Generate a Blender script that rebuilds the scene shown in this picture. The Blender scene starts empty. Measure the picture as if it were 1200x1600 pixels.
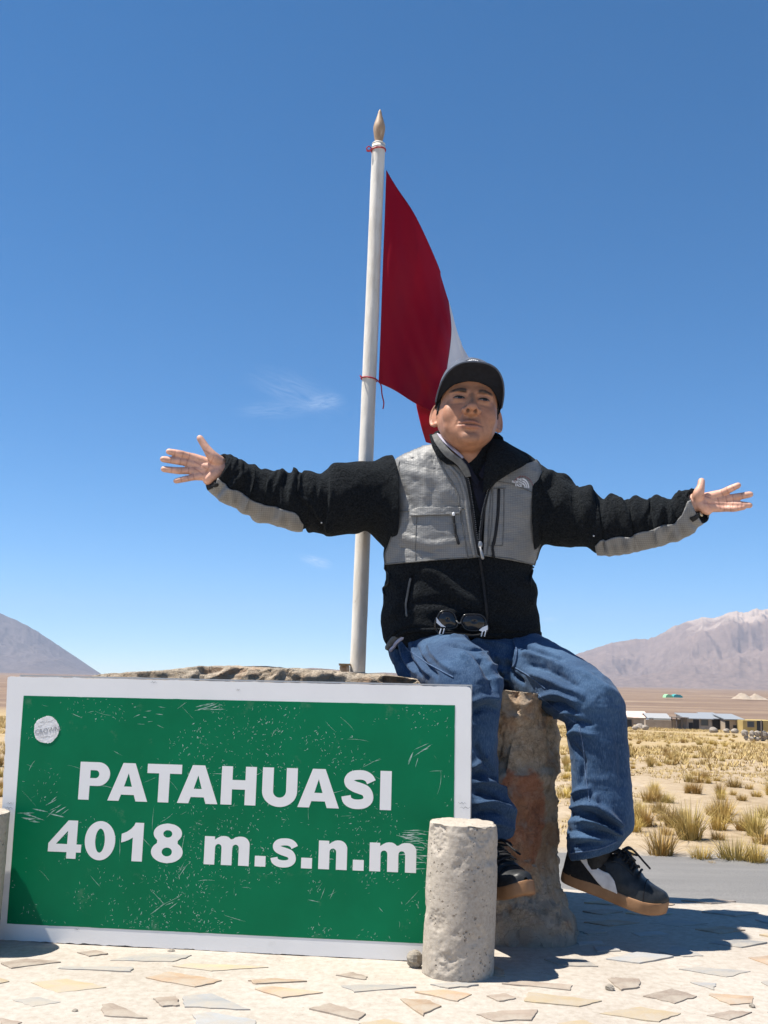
import bpy, bmesh, math, random
import numpy as np
from mathutils import Vector, Matrix
from mathutils.bvhtree import BVHTree
R = math.radians
rng = np.random.default_rng(7)
random.seed(7)
sc = bpy.context.scene
col = sc.collection

# ------------------------------------------------------------------ camera
FPX, CH, PITCH, ROLL = 1600.0, 0.61, R(9.3), R(1.25)
cam_d = bpy.data.cameras.new('camera')
cam = bpy.data.objects.new('camera', cam_d)
col.objects.link(cam)
cam_d.sensor_fit = 'VERTICAL'
cam_d.sensor_height = 36.0
cam_d.lens = 36.0 * FPX / 1600.0
cam_d.clip_start = 0.05
cam_d.clip_end = 60000
cam.matrix_world = (Matrix.Translation((0, 0, CH)) @ Matrix.Rotation(math.pi / 2 + PITCH, 4, 'X')
                    @ Matrix.Rotation(ROLL, 4, 'Z'))
sc.camera = cam

# ------------------------------------------------------------------ sky, sun, exposure
SUN_EL, SUN_AZ = R(66), R(-95)          # azimuth measured from +Y towards +X: the sun stands to the left
sun_vec = Vector((math.cos(SUN_EL) * math.sin(SUN_AZ), math.cos(SUN_EL) * math.cos(SUN_AZ), math.sin(SUN_EL)))
world = bpy.data.worlds.new('World')
sc.world = world
world.use_nodes = True
wt = world.node_tree
for n in list(wt.nodes):
    wt.nodes.remove(n)
w_out = wt.nodes.new('ShaderNodeOutputWorld')
w_bg = wt.nodes.new('ShaderNodeBackground')
w_bg.inputs['Strength'].default_value = 0.093
w_sky = wt.nodes.new('ShaderNodeTexSky')
w_sky.sky_type = 'NISHITA'
w_sky.sun_disc = False
w_sky.sun_elevation = SUN_EL
w_sky.sun_rotation = SUN_AZ
w_sky.altitude = 4000
w_sky.air_density = 1.0
w_sky.dust_density = 0.0
w_sky.ozone_density = 4.0
w_sat = wt.nodes.new('ShaderNodeHueSaturation')   # the camera renders the mountain sky a touch richer
w_sat.inputs['Saturation'].default_value = 1.25
w_sat.inputs['Hue'].default_value = 0.494
wt.links.new(w_sky.outputs[0], w_sat.inputs['Color'])
wt.links.new(w_bg.outputs[0], w_out.inputs[0])
sun_d = bpy.data.lights.new('sun', 'SUN')
sun_d.energy = 5.0
sun_d.angle = R(0.53)
sun_d.color = (1.0, 0.95, 0.87)
sun = bpy.data.objects.new('sun', sun_d)
col.objects.link(sun)
sun.rotation_euler = sun_vec.to_track_quat('Z', 'Y').to_euler()
sun.location = (-6, -3, 8)
sc.view_settings.view_transform = 'Standard'
sc.view_settings.look = 'None'
sc.view_settings.exposure = 0.88
sc.view_settings.gamma = 1.0
sc.view_settings.use_curve_mapping = False
sc.cycles.use_denoising = True
sc.cycles.max_bounces = 8
sc.cycles.volume_bounces = 0

# ------------------------------------------------------------------ helpers
def ray(px, py):
    """unit-depth world direction of a pixel of the 1200 x 1600 photograph"""
    u, v = px - 600.0, py - 800.0
    c, s = math.cos(ROLL), math.sin(ROLL)
    u2, v2 = c * u + s * v, -s * u + c * v
    dx, dy, dz = u2 / FPX, 1.0, -v2 / FPX
    c, s = math.cos(PITCH), math.sin(PITCH)
    return np.array([dx, dy * c - dz * s, dy * s + dz * c])
C0 = np.array([0.0, 0.0, CH])
def P(px, py, Y):
    r = ray(px, py)
    return C0 + r * (Y / r[1])
def Gd(px, py, z=0.0):
    r = ray(px, py)
    return C0 + r * ((z - CH) / r[2])
def pix(p):
    d = np.asarray(p, float) - C0
    c, s = math.cos(PITCH), math.sin(PITCH)
    y = d[1] * c + d[2] * s
    z = -d[1] * s + d[2] * c
    u, v = d[0] / y * FPX, -z / y * FPX
    c, s = math.cos(ROLL), math.sin(ROLL)
    return np.array([c * u - s * v + 600, s * u + c * v + 800])

def put(o, parent=None, label=None, cat=None, group=None, kind=None):
    if o.name not in col.objects:
        col.objects.link(o)
    if parent is not None:
        o.parent = parent
    if label: o['label'] = label
    if cat: o['category'] = cat
    if group: o['group'] = group
    if kind: o['kind'] = kind
    return o
def empty(name, loc=(0, 0, 0), rot=(0, 0, 0), **k):
    o = bpy.data.objects.new(name, None)
    o.empty_display_size = 0.1
    o.location = loc
    o.rotation_euler = rot
    return put(o, **k)
def me_of(name, V, F, mat=None, smooth=True):
    me = bpy.data.meshes.new(name)
    me.from_pydata([tuple(map(float, v)) for v in V], [], [tuple(map(int, f)) for f in F])
    if mat is not None:
        me.materials.append(mat)
    if smooth:
        me.polygons.foreach_set('use_smooth', [True] * len(me.polygons))
    me.update()
    return me
def mk(name, V, F, mat=None, parent=None, smooth=True, **k):
    return put(bpy.data.objects.new(name, me_of(name, V, F, mat, smooth)), parent, **k)
def join(*parts):
    V, F, n = [], [], 0
    for v, f in parts:
        v = np.asarray(v, float).reshape(-1, 3)
        V.append(v)
        F += [tuple(int(i) + n for i in q) for q in f]
        n += len(v)
    return np.concatenate(V), F
def grid_faces(nu, nv, cu=False, cv=False, off=0):
    """faces of a (nu x nv) vertex grid, index = i*nv + j"""
    F = []
    for i in range(nu if cu else nu - 1):
        for j in range(nv if cv else nv - 1):
            a, b = i, (i + 1) % nu
            c, d = j, (j + 1) % nv
            F.append((off + a * nv + c, off + b * nv + c, off + b * nv + d, off + a * nv + d))
    return F
def box(x0, x1, y0, y1, z0, z1):
    V = [(x, y, z) for x in (x0, x1) for y in (y0, y1) for z in (z0, z1)]
    return V, [(0, 1, 3, 2), (4, 6, 7, 5), (0, 4, 5, 1), (2, 3, 7, 6), (0, 2, 6, 4), (1, 5, 7, 3)]
def nrm(v):
    v = np.asarray(v, float)
    return v / (np.linalg.norm(v, axis=-1, keepdims=True) + 1e-12)
def catmull(pts, n):
    """smooth curve through the rows of pts (any width), n samples"""
    p = np.asarray(pts, float)
    m = len(p)
    t = np.linspace(0, m - 1, n)
    i = np.clip(t.astype(int), 0, m - 2)
    f = (t - i)[:, None]
    p0, p1, p2, p3 = p[np.clip(i - 1, 0, m - 1)], p[i], p[i + 1], p[np.clip(i + 2, 0, m - 1)]
    return 0.5 * (2 * p1 + (p2 - p0) * f + (2 * p0 - 5 * p1 + 4 * p2 - p3) * f ** 2 + (3 * p1 - p0 - 3 * p2 + p3) * f ** 3)
def tube(path, rad, seg=10, n=None, cap=True, flat=1.0, up=None):
    """round (or flattened) tube along a path with a radius per point; closed by rounded caps"""
    path = np.asarray(path, float)
    rad = np.broadcast_to(np.asarray(rad, float), (len(path),)).copy()
    if n:
        q = catmull(np.c_[path, rad], n)
        path, rad = q[:, :3], q[:, 3]
    T = nrm(np.gradient(path, axis=0))
    u = np.array(up if up is not None else ([0, 0, 1.0] if abs(T[0][2]) < 0.9 else [1.0, 0, 0]))
    rings, ctr = [], []
    def add(c, t, r):
        nonlocal u
        u = u - t * np.dot(u, t)
        u = u / (np.linalg.norm(u) + 1e-9)
        w = np.cross(t, u)
        a = np.linspace(0, 2 * math.pi, seg, endpoint=False)
        rings.append(c + r * (np.cos(a)[:, None] * u * flat + np.sin(a)[:, None] * w))
    if cap:
        for k in (0.15, 0.5, 0.8):
            add(path[0] - T[0] * rad[0] * math.sqrt(1 - k * k) * 1.0, T[0], rad[0] * k)
    for c, t, r in zip(path, T, rad):
        add(c, t, r)
    if cap:
        for k in (0.8, 0.5, 0.15):
            add(path[-1] + T[-1] * rad[-1] * math.sqrt(1 - k * k) * 1.0, T[-1], rad[-1] * k)
    V = np.concatenate(rings)
    F = grid_faces(len(rings), seg, False, True)
    F.append(tuple(range(seg)))
    F.append(tuple(range(len(V) - 1, len(V) - 1 - seg, -1)))
    return V, F
def ellipsoid(c, r, nu=18, nv=12, rot=None):
    V = []
    for i in range(nv + 1):
        ph = math.pi * i / nv
        for j in range(nu):
            th = 2 * math.pi * j / nu
            V.append((math.sin(ph) * math.cos(th), math.sin(ph) * math.sin(th), math.cos(ph)))
    V = np.array(V) * np.asarray(r, float)
    if rot is not None:
        V = V @ np.array(rot).T
    return V + np.asarray(c, float), grid_faces(nv + 1, nu, False, True)
# value noise on arrays, used to roughen meshes
_perm = np.random.default_rng(11).permutation(1024)
_val = np.random.default_rng(12).uniform(-1, 1, 1024)
def vnoise(p):
    p = np.asarray(p, float)
    i = np.floor(p).astype(int)
    f = p - i
    f = f * f * f * (f * (f * 6 - 15) + 10)
    out = 0
    for dx in (0, 1):
        for dy in (0, 1):
            for dz in (0, 1):
                h = _val[_perm[(_perm[(_perm[(i[:, 0] + dx) & 1023] + i[:, 1] + dy) & 1023] + i[:, 2] + dz) & 1023]]
                w = (f[:, 0] if dx else 1 - f[:, 0]) * (f[:, 1] if dy else 1 - f[:, 1]) * (f[:, 2] if dz else 1 - f[:, 2])
                out = out + h * w
    return out
def fbm(p, octv=4, lac=2.05, gain=0.5):
    p = np.asarray(p, float)
    s, a, t = 0, 1.0, 0
    for k in range(octv):
        s = s + a * vnoise(p + 17.3 * k)
        p = p * lac
        t += a
        a *= gain
    return s / t
def ridged(p, octv=5):
    p = np.asarray(p, float)
    s, a, t = 0, 1.0, 0
    for k in range(octv):
        s = s + a * (1 - np.abs(vnoise(p + 9.1 * k)))
        p = p * 2.03
        t += a
        a *= 0.5
    return s / t
def normals_of(V, F):
    N = np.zeros_like(V)
    for k in (3, 4):
        fs = np.array([f for f in F if len(f) == k])
        if len(fs):
            n = np.cross(V[fs[:, 1]] - V[fs[:, 0]], V[fs[:, 2]] - V[fs[:, 0]])
            if k == 4:
                n = np.cross(V[fs[:, 2]] - V[fs[:, 0]], V[fs[:, 3]] - V[fs[:, 1]])
            for c in range(k):
                for q in range(3):
                    N[:, q] += np.bincount(fs[:, c], n[:, q], len(V))
    return nrm(N)
def laplace(V, F, it=5, fac=0.5, mask=None):
    E = []
    for k in sorted({len(f) for f in F}):
        fs = np.array([f for f in F if len(f) == k])
        for c in range(k):
            E.append(np.stack([fs[:, c], fs[:, (c + 1) % k]], 1))
    E = np.unique(np.sort(np.concatenate(E), 1), axis=0)
    cnt = np.zeros(len(V))
    np.add.at(cnt, E[:, 0], 1)
    np.add.at(cnt, E[:, 1], 1)
    cnt = np.maximum(cnt, 1)
    n = len(V)
    for _ in range(it):
        S = np.stack([np.bincount(E[:, 0], V[E[:, 1], k], n) + np.bincount(E[:, 1], V[E[:, 0], k], n) for k in range(3)], 1)
        d = (S / cnt[:, None] - V) * fac
        V = V + (d if mask is None else d * mask[:, None])
    return V
def voxel_union(parts, size, it=4, fac=0.5):
    """melt closed shapes into one continuous surface"""
    V, F = join(*parts)
    me = me_of('tmp', V, F, None, False)
    o = bpy.data.objects.new('tmp', me)
    col.objects.link(o)
    md = o.modifiers.new('r', 'REMESH')
    md.mode = 'VOXEL'
    md.voxel_size = size
    md.adaptivity = 0
    bpy.context.view_layer.update()
    e = o.evaluated_get(bpy.context.evaluated_depsgraph_get()).data
    n = len(e.vertices)
    A = np.empty(n * 3)
    e.vertices.foreach_get('co', A)
    A = A.reshape(-1, 3).copy()
    FF = [tuple(p.vertices) for p in e.polygons]
    bpy.data.objects.remove(o)
    bpy.data.meshes.remove(me)
    if it:
        A = laplace(A, FF, it, fac)
    return A, FF
def bvh_of(V, F):
    return BVHTree.FromPolygons([tuple(v) for v in V], [tuple(f) for f in F])
def hit(bvh, px, py):
    """where the view ray of a photograph pixel meets a surface (point, normal towards the viewer)"""
    r = ray(px, py)
    r = r / np.linalg.norm(r)
    loc, n, i, d = bvh.ray_cast(Vector(C0), Vector(r))
    if loc is None:
        return None, None
    n = np.array(n)
    if np.dot(n, r) > 0:
        n = -n
    return np.array(loc), n

# ---- material helpers
def nd(nt, typ, ins=None, **props):
    n = nt.nodes.new(typ)
    for k, v in props.items():
        setattr(n, k, v)
    for k, v in (ins or {}).items():
        if hasattr(v, 'is_output'):
            nt.links.new(v, n.inputs[k])
        else:
            n.inputs[k].default_value = v
    return n
def new_mat(name):
    m = bpy.data.materials.new(name)
    m.use_nodes = True
    nt = m.node_tree
    return m, nt, nt.nodes['Principled BSDF']
def c4(c):
    return (c[0], c[1], c[2], 1.0)
def ramp(nt, fac, stops, interp='LINEAR'):
    n = nt.nodes.new('ShaderNodeValToRGB')
    n.color_ramp.interpolation = interp
    el = n.color_ramp.elements
    while len(el) < len(stops):
        el.new(0.5)
    for e, (p, c) in zip(el, stops):
        e.position = p
        e.color = c4(c) if hasattr(c, '__len__') else (c, c, c, 1)
    nt.links.new(fac, n.inputs[0])
    return n.outputs[0]
def mixc(nt, fac, a, b, mode='MIX'):
    n = nt.nodes.new('ShaderNodeMix')
    n.data_type = 'RGBA'
    n.blend_type = mode
    for i, v in ((0, fac), (6, a), (7, b)):
        if hasattr(v, 'is_output'):
            nt.links.new(v, n.inputs[i])
        else:
            n.inputs[i].default_value = v if i == 0 else c4(v)
    return n.outputs[2]
def mth(nt, op, a, b=0.0, c=None, clamp=False):
    n = nt.nodes.new('ShaderNodeMath')
    n.operation = op
    n.use_clamp = clamp
    for i, v in enumerate((a, b) if c is None else (a, b, c)):
        if hasattr(v, 'is_output'):
            nt.links.new(v, n.inputs[i])
        else:
            n.inputs[i].default_value = v
    return n.outputs[0]
def noise(nt, vec, scale, detail=4, rough=0.55, dist=0.0):
    n = nd(nt, 'ShaderNodeTexNoise', {'Scale': scale, 'Detail': detail, 'Roughness': rough, 'Distortion': dist})
    if vec is not None:
        nt.links.new(vec, n.inputs['Vector'])
    return n.outputs[0]
def voro(nt, vec, scale, feature='F1', out='Distance', rnd=1.0):
    n = nd(nt, 'ShaderNodeTexVoronoi', {'Scale': scale, 'Randomness': rnd}, feature=feature)
    if vec is not None:
        nt.links.new(vec, n.inputs['Vector'])
    return n.outputs[out]
def coord(nt, which='Object', scale=None, rot=None):
    v = nt.nodes.new('ShaderNodeTexCoord').outputs[which]
    if scale is not None or rot is not None:
        v = nd(nt, 'ShaderNodeMapping', {'Vector': v, 'Scale': scale or (1, 1, 1), 'Rotation': rot or (0, 0, 0)}).outputs[0]
    return v
def bump(nt, bsdf, h, strength=0.3, dist=0.01, prev=None):
    n = nd(nt, 'ShaderNodeBump', {'Strength': strength, 'Distance': dist, 'Height': h})
    if prev is not None:
        nt.links.new(prev, n.inputs['Normal'])
    nt.links.new(n.outputs[0], bsdf.inputs['Normal'])
    return n.outputs[0]
def noisy(name, c1, c2, scale=8, rough=0.85, bstr=0.3, bscale=60, bdist=0.004, detail=6, space='Object', spec=0.3):
    m, nt, b = new_mat(name)
    co = coord(nt, space)
    nt.links.new(ramp(nt, noise(nt, co, scale, detail), [(0.32, c1), (0.68, c2)]), b.inputs['Base Color'])
    b.inputs['Roughness'].default_value = rough
    b.inputs['Specular IOR Level'].default_value = spec
    if bstr:
        bump(nt, b, noise(nt, co, bscale, 5), bstr, bdist)
    return m
def plain(name, c, rough=0.6, metal=0.0, spec=0.4):
    m, nt, b = new_mat(name)
    co = coord(nt)
    nt.links.new(mixc(nt, noise(nt, co, 25, 4), [v * 0.85 for v in c], [min(1, v * 1.12) for v in c]), b.inputs['Base Color'])
    b.inputs['Roughness'].default_value = rough
    b.inputs['Metallic'].default_value = metal
    b.inputs['Specular IOR Level'].default_value = spec
    return m
# ------------------------------------------------------------------ clouds in the sky (thin wisps, placed by direction)
def wisps():
    d = nd(wt, 'ShaderNodeTexCoord').outputs['Generated']
    def blob(px, py, ax, ay, ang):
        c = nrm(ray(px, py))
        right = nrm(np.cross(c, [0, 0, 1]))
        up = np.cross(right, c)
        a = R(ang)
        e1 = (right * math.cos(a) + up * math.sin(a)) / ax
        e2 = (-right * math.sin(a) + up * math.cos(a)) / ay
        x = nd(wt, 'ShaderNodeVectorMath', {0: d, 1: tuple(e1)}, operation='DOT_PRODUCT').outputs['Value']
        y = nd(wt, 'ShaderNodeVectorMath', {0: d, 1: tuple(e2)}, operation='DOT_PRODUCT').outputs['Value']
        f = nd(wt, 'ShaderNodeVectorMath', {0: d, 1: tuple(c)}, operation='DOT_PRODUCT').outputs['Value']
        y = mth(wt, 'SUBTRACT', y, float(np.dot(c, e2)))
        x = mth(wt, 'SUBTRACT', x, float(np.dot(c, e1)))
        r2 = mth(wt, 'ADD', mth(wt, 'MULTIPLY', x, x), mth(wt, 'MULTIPLY', y, y))
        g = mth(wt, 'SUBTRACT', 1.0, r2, clamp=True)
        g = mth(wt, 'MULTIPLY', g, mth(wt, 'GREATER_THAN', f, 0.5))
        v = nd(wt, 'ShaderNodeCombineXYZ', {0: mth(wt, 'MULTIPLY', x, 1.1), 1: mth(wt, 'MULTIPLY', y, 2.0), 2: px * 0.01}).outputs[0]
        n = noise(wt, v, 1.6, 7, 0.62, 1.2)
        n = mth(wt, 'MULTIPLY', mth(wt, 'SUBTRACT', n, 0.36), 2.4, clamp=True)
        return mth(wt, 'MULTIPLY', mth(wt, 'MULTIPLY', g, g), n)
    tot = None
    for a in ((462, 612, 0.062, 0.022, -18, 0.7), (505, 628, 0.026, 0.011, 10, 1.3), (494, 877, 0.021, 0.0075, -14, 2.2), (858, 968, 0.013, 0.0035, 2, 1.6), (430, 640, 0.05, 0.012, 4, 0.7)):
        b = mth(wt, 'MULTIPLY', blob(*a[:5]), a[5])
        tot = b if tot is None else mth(wt, 'ADD', tot, b)
    tot = mth(wt, 'MULTIPLY', tot, 0.27, clamp=True)
    c = mixc(wt, tot, w_sat.outputs[0], (6.0, 6.6, 7.4))
    wt.links.new(c, w_bg.inputs['Color'])
wisps()

# ------------------------------------------------------------------ ground and far land
ROADZ = -2.35
def land(x, y):
    r = np.hypot(x, y)
    z = np.interp(r, [0, 30, 60, 180, 600, 3000, 12000], [ROADZ, ROADZ - 0.02, -3.1, -6.5, -7.2, -8, -10])
    k = np.clip((r - 19) / 12, 0, 1)
    p = np.stack([x, y, 0 * x], -1)
    z = z + k * (fbm(p * 0.16, 4) * 0.22 + fbm(p * 0.9, 3) * 0.05)
    z = z + np.clip((r - 300) / 600, 0, 1) * fbm(p * 0.0035, 4) * 3.0
    return z
def land1(x, y):
    return float(land(np.array([float(x)]), np.array([float(y)]))[0])

def mat_ground():
    m, nt, b = new_mat('dry_soil')
    pos = nd(nt, 'ShaderNodeNewGeometry').outputs['Position']
    ln = nd(nt, 'ShaderNodeVectorMath', {0: pos}, operation='LENGTH').outputs['Value']
    n1 = noise(nt, pos, 0.35, 8, 0.6)
    n2 = noise(nt, pos, 4.0, 6, 0.6)
    sand = ramp(nt, n1, [(0.3, (0.27, 0.195, 0.115)), (0.5, (0.345, 0.262, 0.17)), (0.72, (0.42, 0.34, 0.25))])
    sand = mixc(nt, 0.35, sand, ramp(nt, n2, [(0.35, (0.22, 0.165, 0.105)), (0.6, (0.46, 0.375, 0.27))]))
    peb = ramp(nt, voro(nt, pos, 7.0), [(0.10, 1.0), (0.20, 0.0)])
    sand = mixc(nt, mth(nt, 'MULTIPLY', peb, 0.5), sand, (0.17, 0.14, 0.115))
    gravel = ramp(nt, noise(nt, pos, 18, 5, 0.7), [(0.35, (0.12, 0.11, 0.10)), (0.62, (0.36, 0.33, 0.29))])
    ynear = nd(nt, 'ShaderNodeSeparateXYZ', {0: pos}).outputs[1]
    edge = mth(nt, 'ADD', ynear, mth(nt, 'MULTIPLY', noise(nt, pos, 0.9, 4), 2.2))
    nearm = nd(nt, 'ShaderNodeMapRange', {0: edge, 1: 19.9, 2: 20.9}).outputs[0]
    sand = mixc(nt, nearm, gravel, sand)
    grass = ramp(nt, noise(nt, pos, 0.55, 8, 0.7), [(0.36, (0.38, 0.30, 0.20)), (0.52, (0.36, 0.26, 0.12)), (0.66, (0.27, 0.185, 0.075))])
    st = nd(nt, 'ShaderNodeMapping', {'Vector': pos, 'Scale': (0.006, 0.03, 1)}).outputs[0]
    far = ramp(nt, noise(nt, st, 1.0, 8, 0.65), [(0.3, (0.155, 0.105, 0.078)), (0.5, (0.20, 0.14, 0.10)), (0.62, (0.25, 0.18, 0.125)), (0.75, (0.36, 0.29, 0.215))])
    k1 = nd(nt, 'ShaderNodeMapRange', {0: ln, 1: 45.0, 2: 75.0}).outputs[0]
    k2 = nd(nt, 'ShaderNodeMapRange', {0: mth(nt, 'ADD', ln, mth(nt, 'MULTIPLY', n1, 40)), 1: 205.0, 2: 255.0}).outputs[0]
    c = mixc(nt, mth(nt, 'MULTIPLY', k1, 0.75), sand, grass)
    c = mixc(nt, k2, c, far)
    nt.links.new(c, b.inputs['Base Color'])
    b.inputs['Roughness'].default_value = 0.95
    b.inputs['Specular IOR Level'].default_value = 0.1
    bump(nt, b, noise(nt, pos, 9, 8, 0.7), 0.5, 0.05)
    return m
MAT_SOIL = mat_ground()
def build_ground():
    az = np.concatenate([np.arange(-180, -36, 4.0), np.arange(-36, 36, 0.3), np.arange(36, 180, 4.0)])
    rr = np.concatenate([[0.5, 4, 8, 11, 13, 14.5, 16, 17.5, 18.6, 19.3], np.geomspace(20, 11500, 190)])
    A, RR = np.meshgrid(np.radians(az), rr, indexing='ij')
    x, y = RR * np.sin(A), RR * np.cos(A)
    z = land(x.ravel(), y.ravel()).reshape(x.shape)
    V = np.stack([x, y, z], -1).reshape(-1, 3)
    F = grid_faces(len(az), len(rr), True, False)
    F.append(tuple(i * len(rr) for i in range(len(az)))[::-1])
    F = [f[::-1] for f in F]
    mk('ground', V, F, MAT_SOIL, kind='structure')
build_ground()

# mountains ---------------------------------------------------------------
def mat_mount(name, lo, mid, hi, z0, z1):
    m, nt, b = new_mat(name)
    g = nd(nt, 'ShaderNodeNewGeometry')
    pos = g.outputs['Position']
    z = nd(nt, 'ShaderNodeSeparateXYZ', {0: pos}).outputs[2]
    n = noise(nt, pos, 0.0032, 10, 0.6)
    nf = noise(nt, pos, 0.02, 8, 0.65)
    h = nd(nt, 'ShaderNodeMapRange', {0: mth(nt, 'ADD', z, mth(nt, 'MULTIPLY', mth(nt, 'SUBTRACT', n, 0.5), (z1 - z0) * 0.9)), 1: z0, 2: z1}).outputs[0]
    c = ramp(nt, h, [(0.0, lo), (0.5, mid), (0.68, mid), (0.86, hi)])
    c = mixc(nt, 0.4, c, ramp(nt, nf, [(0.35, [v * 0.62 for v in mid]), (0.65, [min(1, v * 1.35) for v in mid])]))
    nt.links.new(c, b.inputs['Base Color'])
    b.inputs['Roughness'].default_value = 1.0
    b.inputs['Specular IOR Level'].default_value = 0.0
    bump(nt, b, nf, 0.6, 18.0)
    return m
def skyline(px, py, D):
    p = P(px, py, D)
    return math.atan2(p[0], p[1]), p[2] * math.hypot(p[0], p[1]) / math.hypot(p[0], p[1]), math.hypot(p[0], p[1])
def massif(name, pts, D, depth_front, depth_back, mat, base_z=-10, rough=1.0, naz=520, nr=130, seed=0, label=None, spur=0.5):
    pa = np.array([math.atan2(*(P(px, py, D)[:2])) for px, py in pts])
    # heights as angles of elevation kept at the ridge distance
    ph = np.array([(P(px, py, D)[2] - CH) / np.hypot(*P(px, py, D)[:2]) for px, py in pts])
    az = np.linspace(pa[0], pa[-1], naz)
    ridge = np.interp(az, pa, ph) * D
    jag = np.stack([az * 95 + seed, 0 * az, 0 * az], -1)
    ridge = ridge * (1 + rough * (0.035 * fbm(jag, 4) + 0.03 * (ridged(jag * 2.3, 3) - 0.75)))
    s = np.linspace(-1, 1, nr)                     # -1 front foot, 0 ridge, 1 back foot
    A, S = np.meshgrid(az, s, indexing='ij')
    RR = D + np.where(S < 0, S * depth_front, S * depth_back)
    x, y = RR * np.sin(A), RR * np.cos(A)
    q = np.stack([x, y, 0 * x], -1).reshape(-1, 3) / 1000.0
    prof = np.where(S < 0, (1 + S) ** 1.55, (1 - S) ** 1.3)
    gul = ridged(np.c_[A.ravel() * D / 620.0 + S.ravel() * 1.1, S.ravel() * 2.2 + 0.4 * fbm(q * 1.3 + seed, 3), 0 * q[:, 0] + seed], 5).reshape(x.shape)
    big = fbm(q * 0.9 + 3.7 + seed, 4).reshape(x.shape)
    away = np.clip(np.abs(S) * 5, 0, 1)
    fine = ridged(np.c_[A.ravel() * D / 170.0 - S.ravel() * 2.0, S.ravel() * 7 + 0.5 * fbm(q * 3 + seed, 3), 0 * q[:, 0] + seed + 4], 4).reshape(x.shape)
    z = base_z - 6 + (np.maximum(ridge, 0)[:, None] + 10) * prof * (1 + rough * away * (0.62 * (gul - 0.72) + 0.24 * (fine - 0.72) + spur * 0.6 * big))
    iso = ridged(q * 1.7 + seed * 1.3, 6).reshape(x.shape)
    z = z + (np.maximum(ridge, 0)[:, None] + 10) * np.sqrt(prof) * away * rough * 0.85 * (iso - 0.76)
    z = z + CH * (prof > .98)
    V = np.stack([x, y, z], -1).reshape(-1, 3)
    F = [f[::-1] for f in grid_faces(naz, nr)]
    return mk(name, V, F, mat, kind='structure')
MAT_MR = mat_mount('pale_mountain_rock', (0.165, 0.118, 0.092), (0.225, 0.162, 0.128), (0.52, 0.42, 0.34), 60, 600)
MAT_ML = mat_mount('volcano_rock', (0.13, 0.105, 0.098), (0.15, 0.122, 0.112), (0.185, 0.152, 0.14), 0, 1100)
MAT_HL = mat_mount('low_hill_soil', (0.17, 0.12, 0.09), (0.19, 0.135, 0.10), (0.22, 0.16, 0.12), -10, 200)
massif('mountain', [(820, 1068), (860, 1044), (885, 1026), (905, 1017), (930, 1010), (950, 1003), (970, 998), (985, 995), (1000, 995), (1012, 994), (1028, 989),
        (1042, 983), (1055, 974), (1068, 967), (1085, 962), (1098, 962), (1110, 963), (1122, 959), (1135, 955), (1150, 950), (1163, 951), (1175, 949), (1190, 947),
        (1200, 946), (1290, 940), (1400, 952), (1500, 985), (1650, 1040), (1760, 1088)], 8200, 2500, 2000, MAT_MR, seed=2.0, spur=1.0)
massif('volcano', [(-560, 1058), (-480, 1010), (-400, 985), (-330, 968), (-270, 955), (-215, 948), (-160, 942), (-110, 936), (-60, 934), (-25, 944), (0, 955), (18, 963), (38, 973),
        (60, 985), (85, 1002), (110, 1019), (135, 1036), (160, 1053), (185, 1068)], 8600, 2100, 2100, MAT_ML, seed=8.0, rough=0.55, spur=0.2)
massif('low_hills', [(-60, 1064), (60, 1058), (160, 1055), (240, 1054), (330, 1052), (400, 1047), (450, 1043), (490, 1041), (530, 1044), (560, 1050), (600, 1048), (640, 1050), (700, 1056),
        (800, 1064), (900, 1072)], 4200, 900, 900, MAT_HL, seed=5.0, rough=0.5)

# road ---------------------------------------------------------------------
def build_road():
    m, nt, b = new_mat('dusty_asphalt')
    pos = coord(nt)
    st = nd(nt, 'ShaderNodeMapping', {'Vector': pos, 'Scale': (0.25, 2.2, 1)}).outputs[0]
    c = ramp(nt, noise(nt, st, 0.8, 7, 0.6), [(0.3, (0.115, 0.107, 0.098)), (0.55, (0.15, 0.14, 0.128)), (0.75, (0.205, 0.19, 0.17))])
    c = mixc(nt, 0.3, c, ramp(nt, noise(nt, pos, 60, 3), [(0.35, (0.09, 0.09, 0.09)), (0.65, (0.30, 0.29, 0.275))]))
    nt.links.new(c, b.inputs['Base Color'])
    b.inputs['Roughness'].default_value = 0.9
    bump(nt, b, noise(nt, pos, 90, 4), 0.4, 0.01)
    xs = np.linspace(-60, 60, 121)
    ys = np.linspace(0, 1, 14)
    X, U = np.meshgrid(xs, ys, indexing='ij')
    Y = 10.6 + U * 8.3 - 0.03 * X + 0.10 * np.sin(X * 0.9) * (U > 0.95)
    Z = ROADZ + 0.012 + 0.05 * np.sin(U * math.pi)
    V = np.stack([X, Y, Z], -1).reshape(-1, 3)
    mk('road', V, [f[::-1] for f in grid_faces(121, 14)], m, kind='structure')
build_road()
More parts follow.
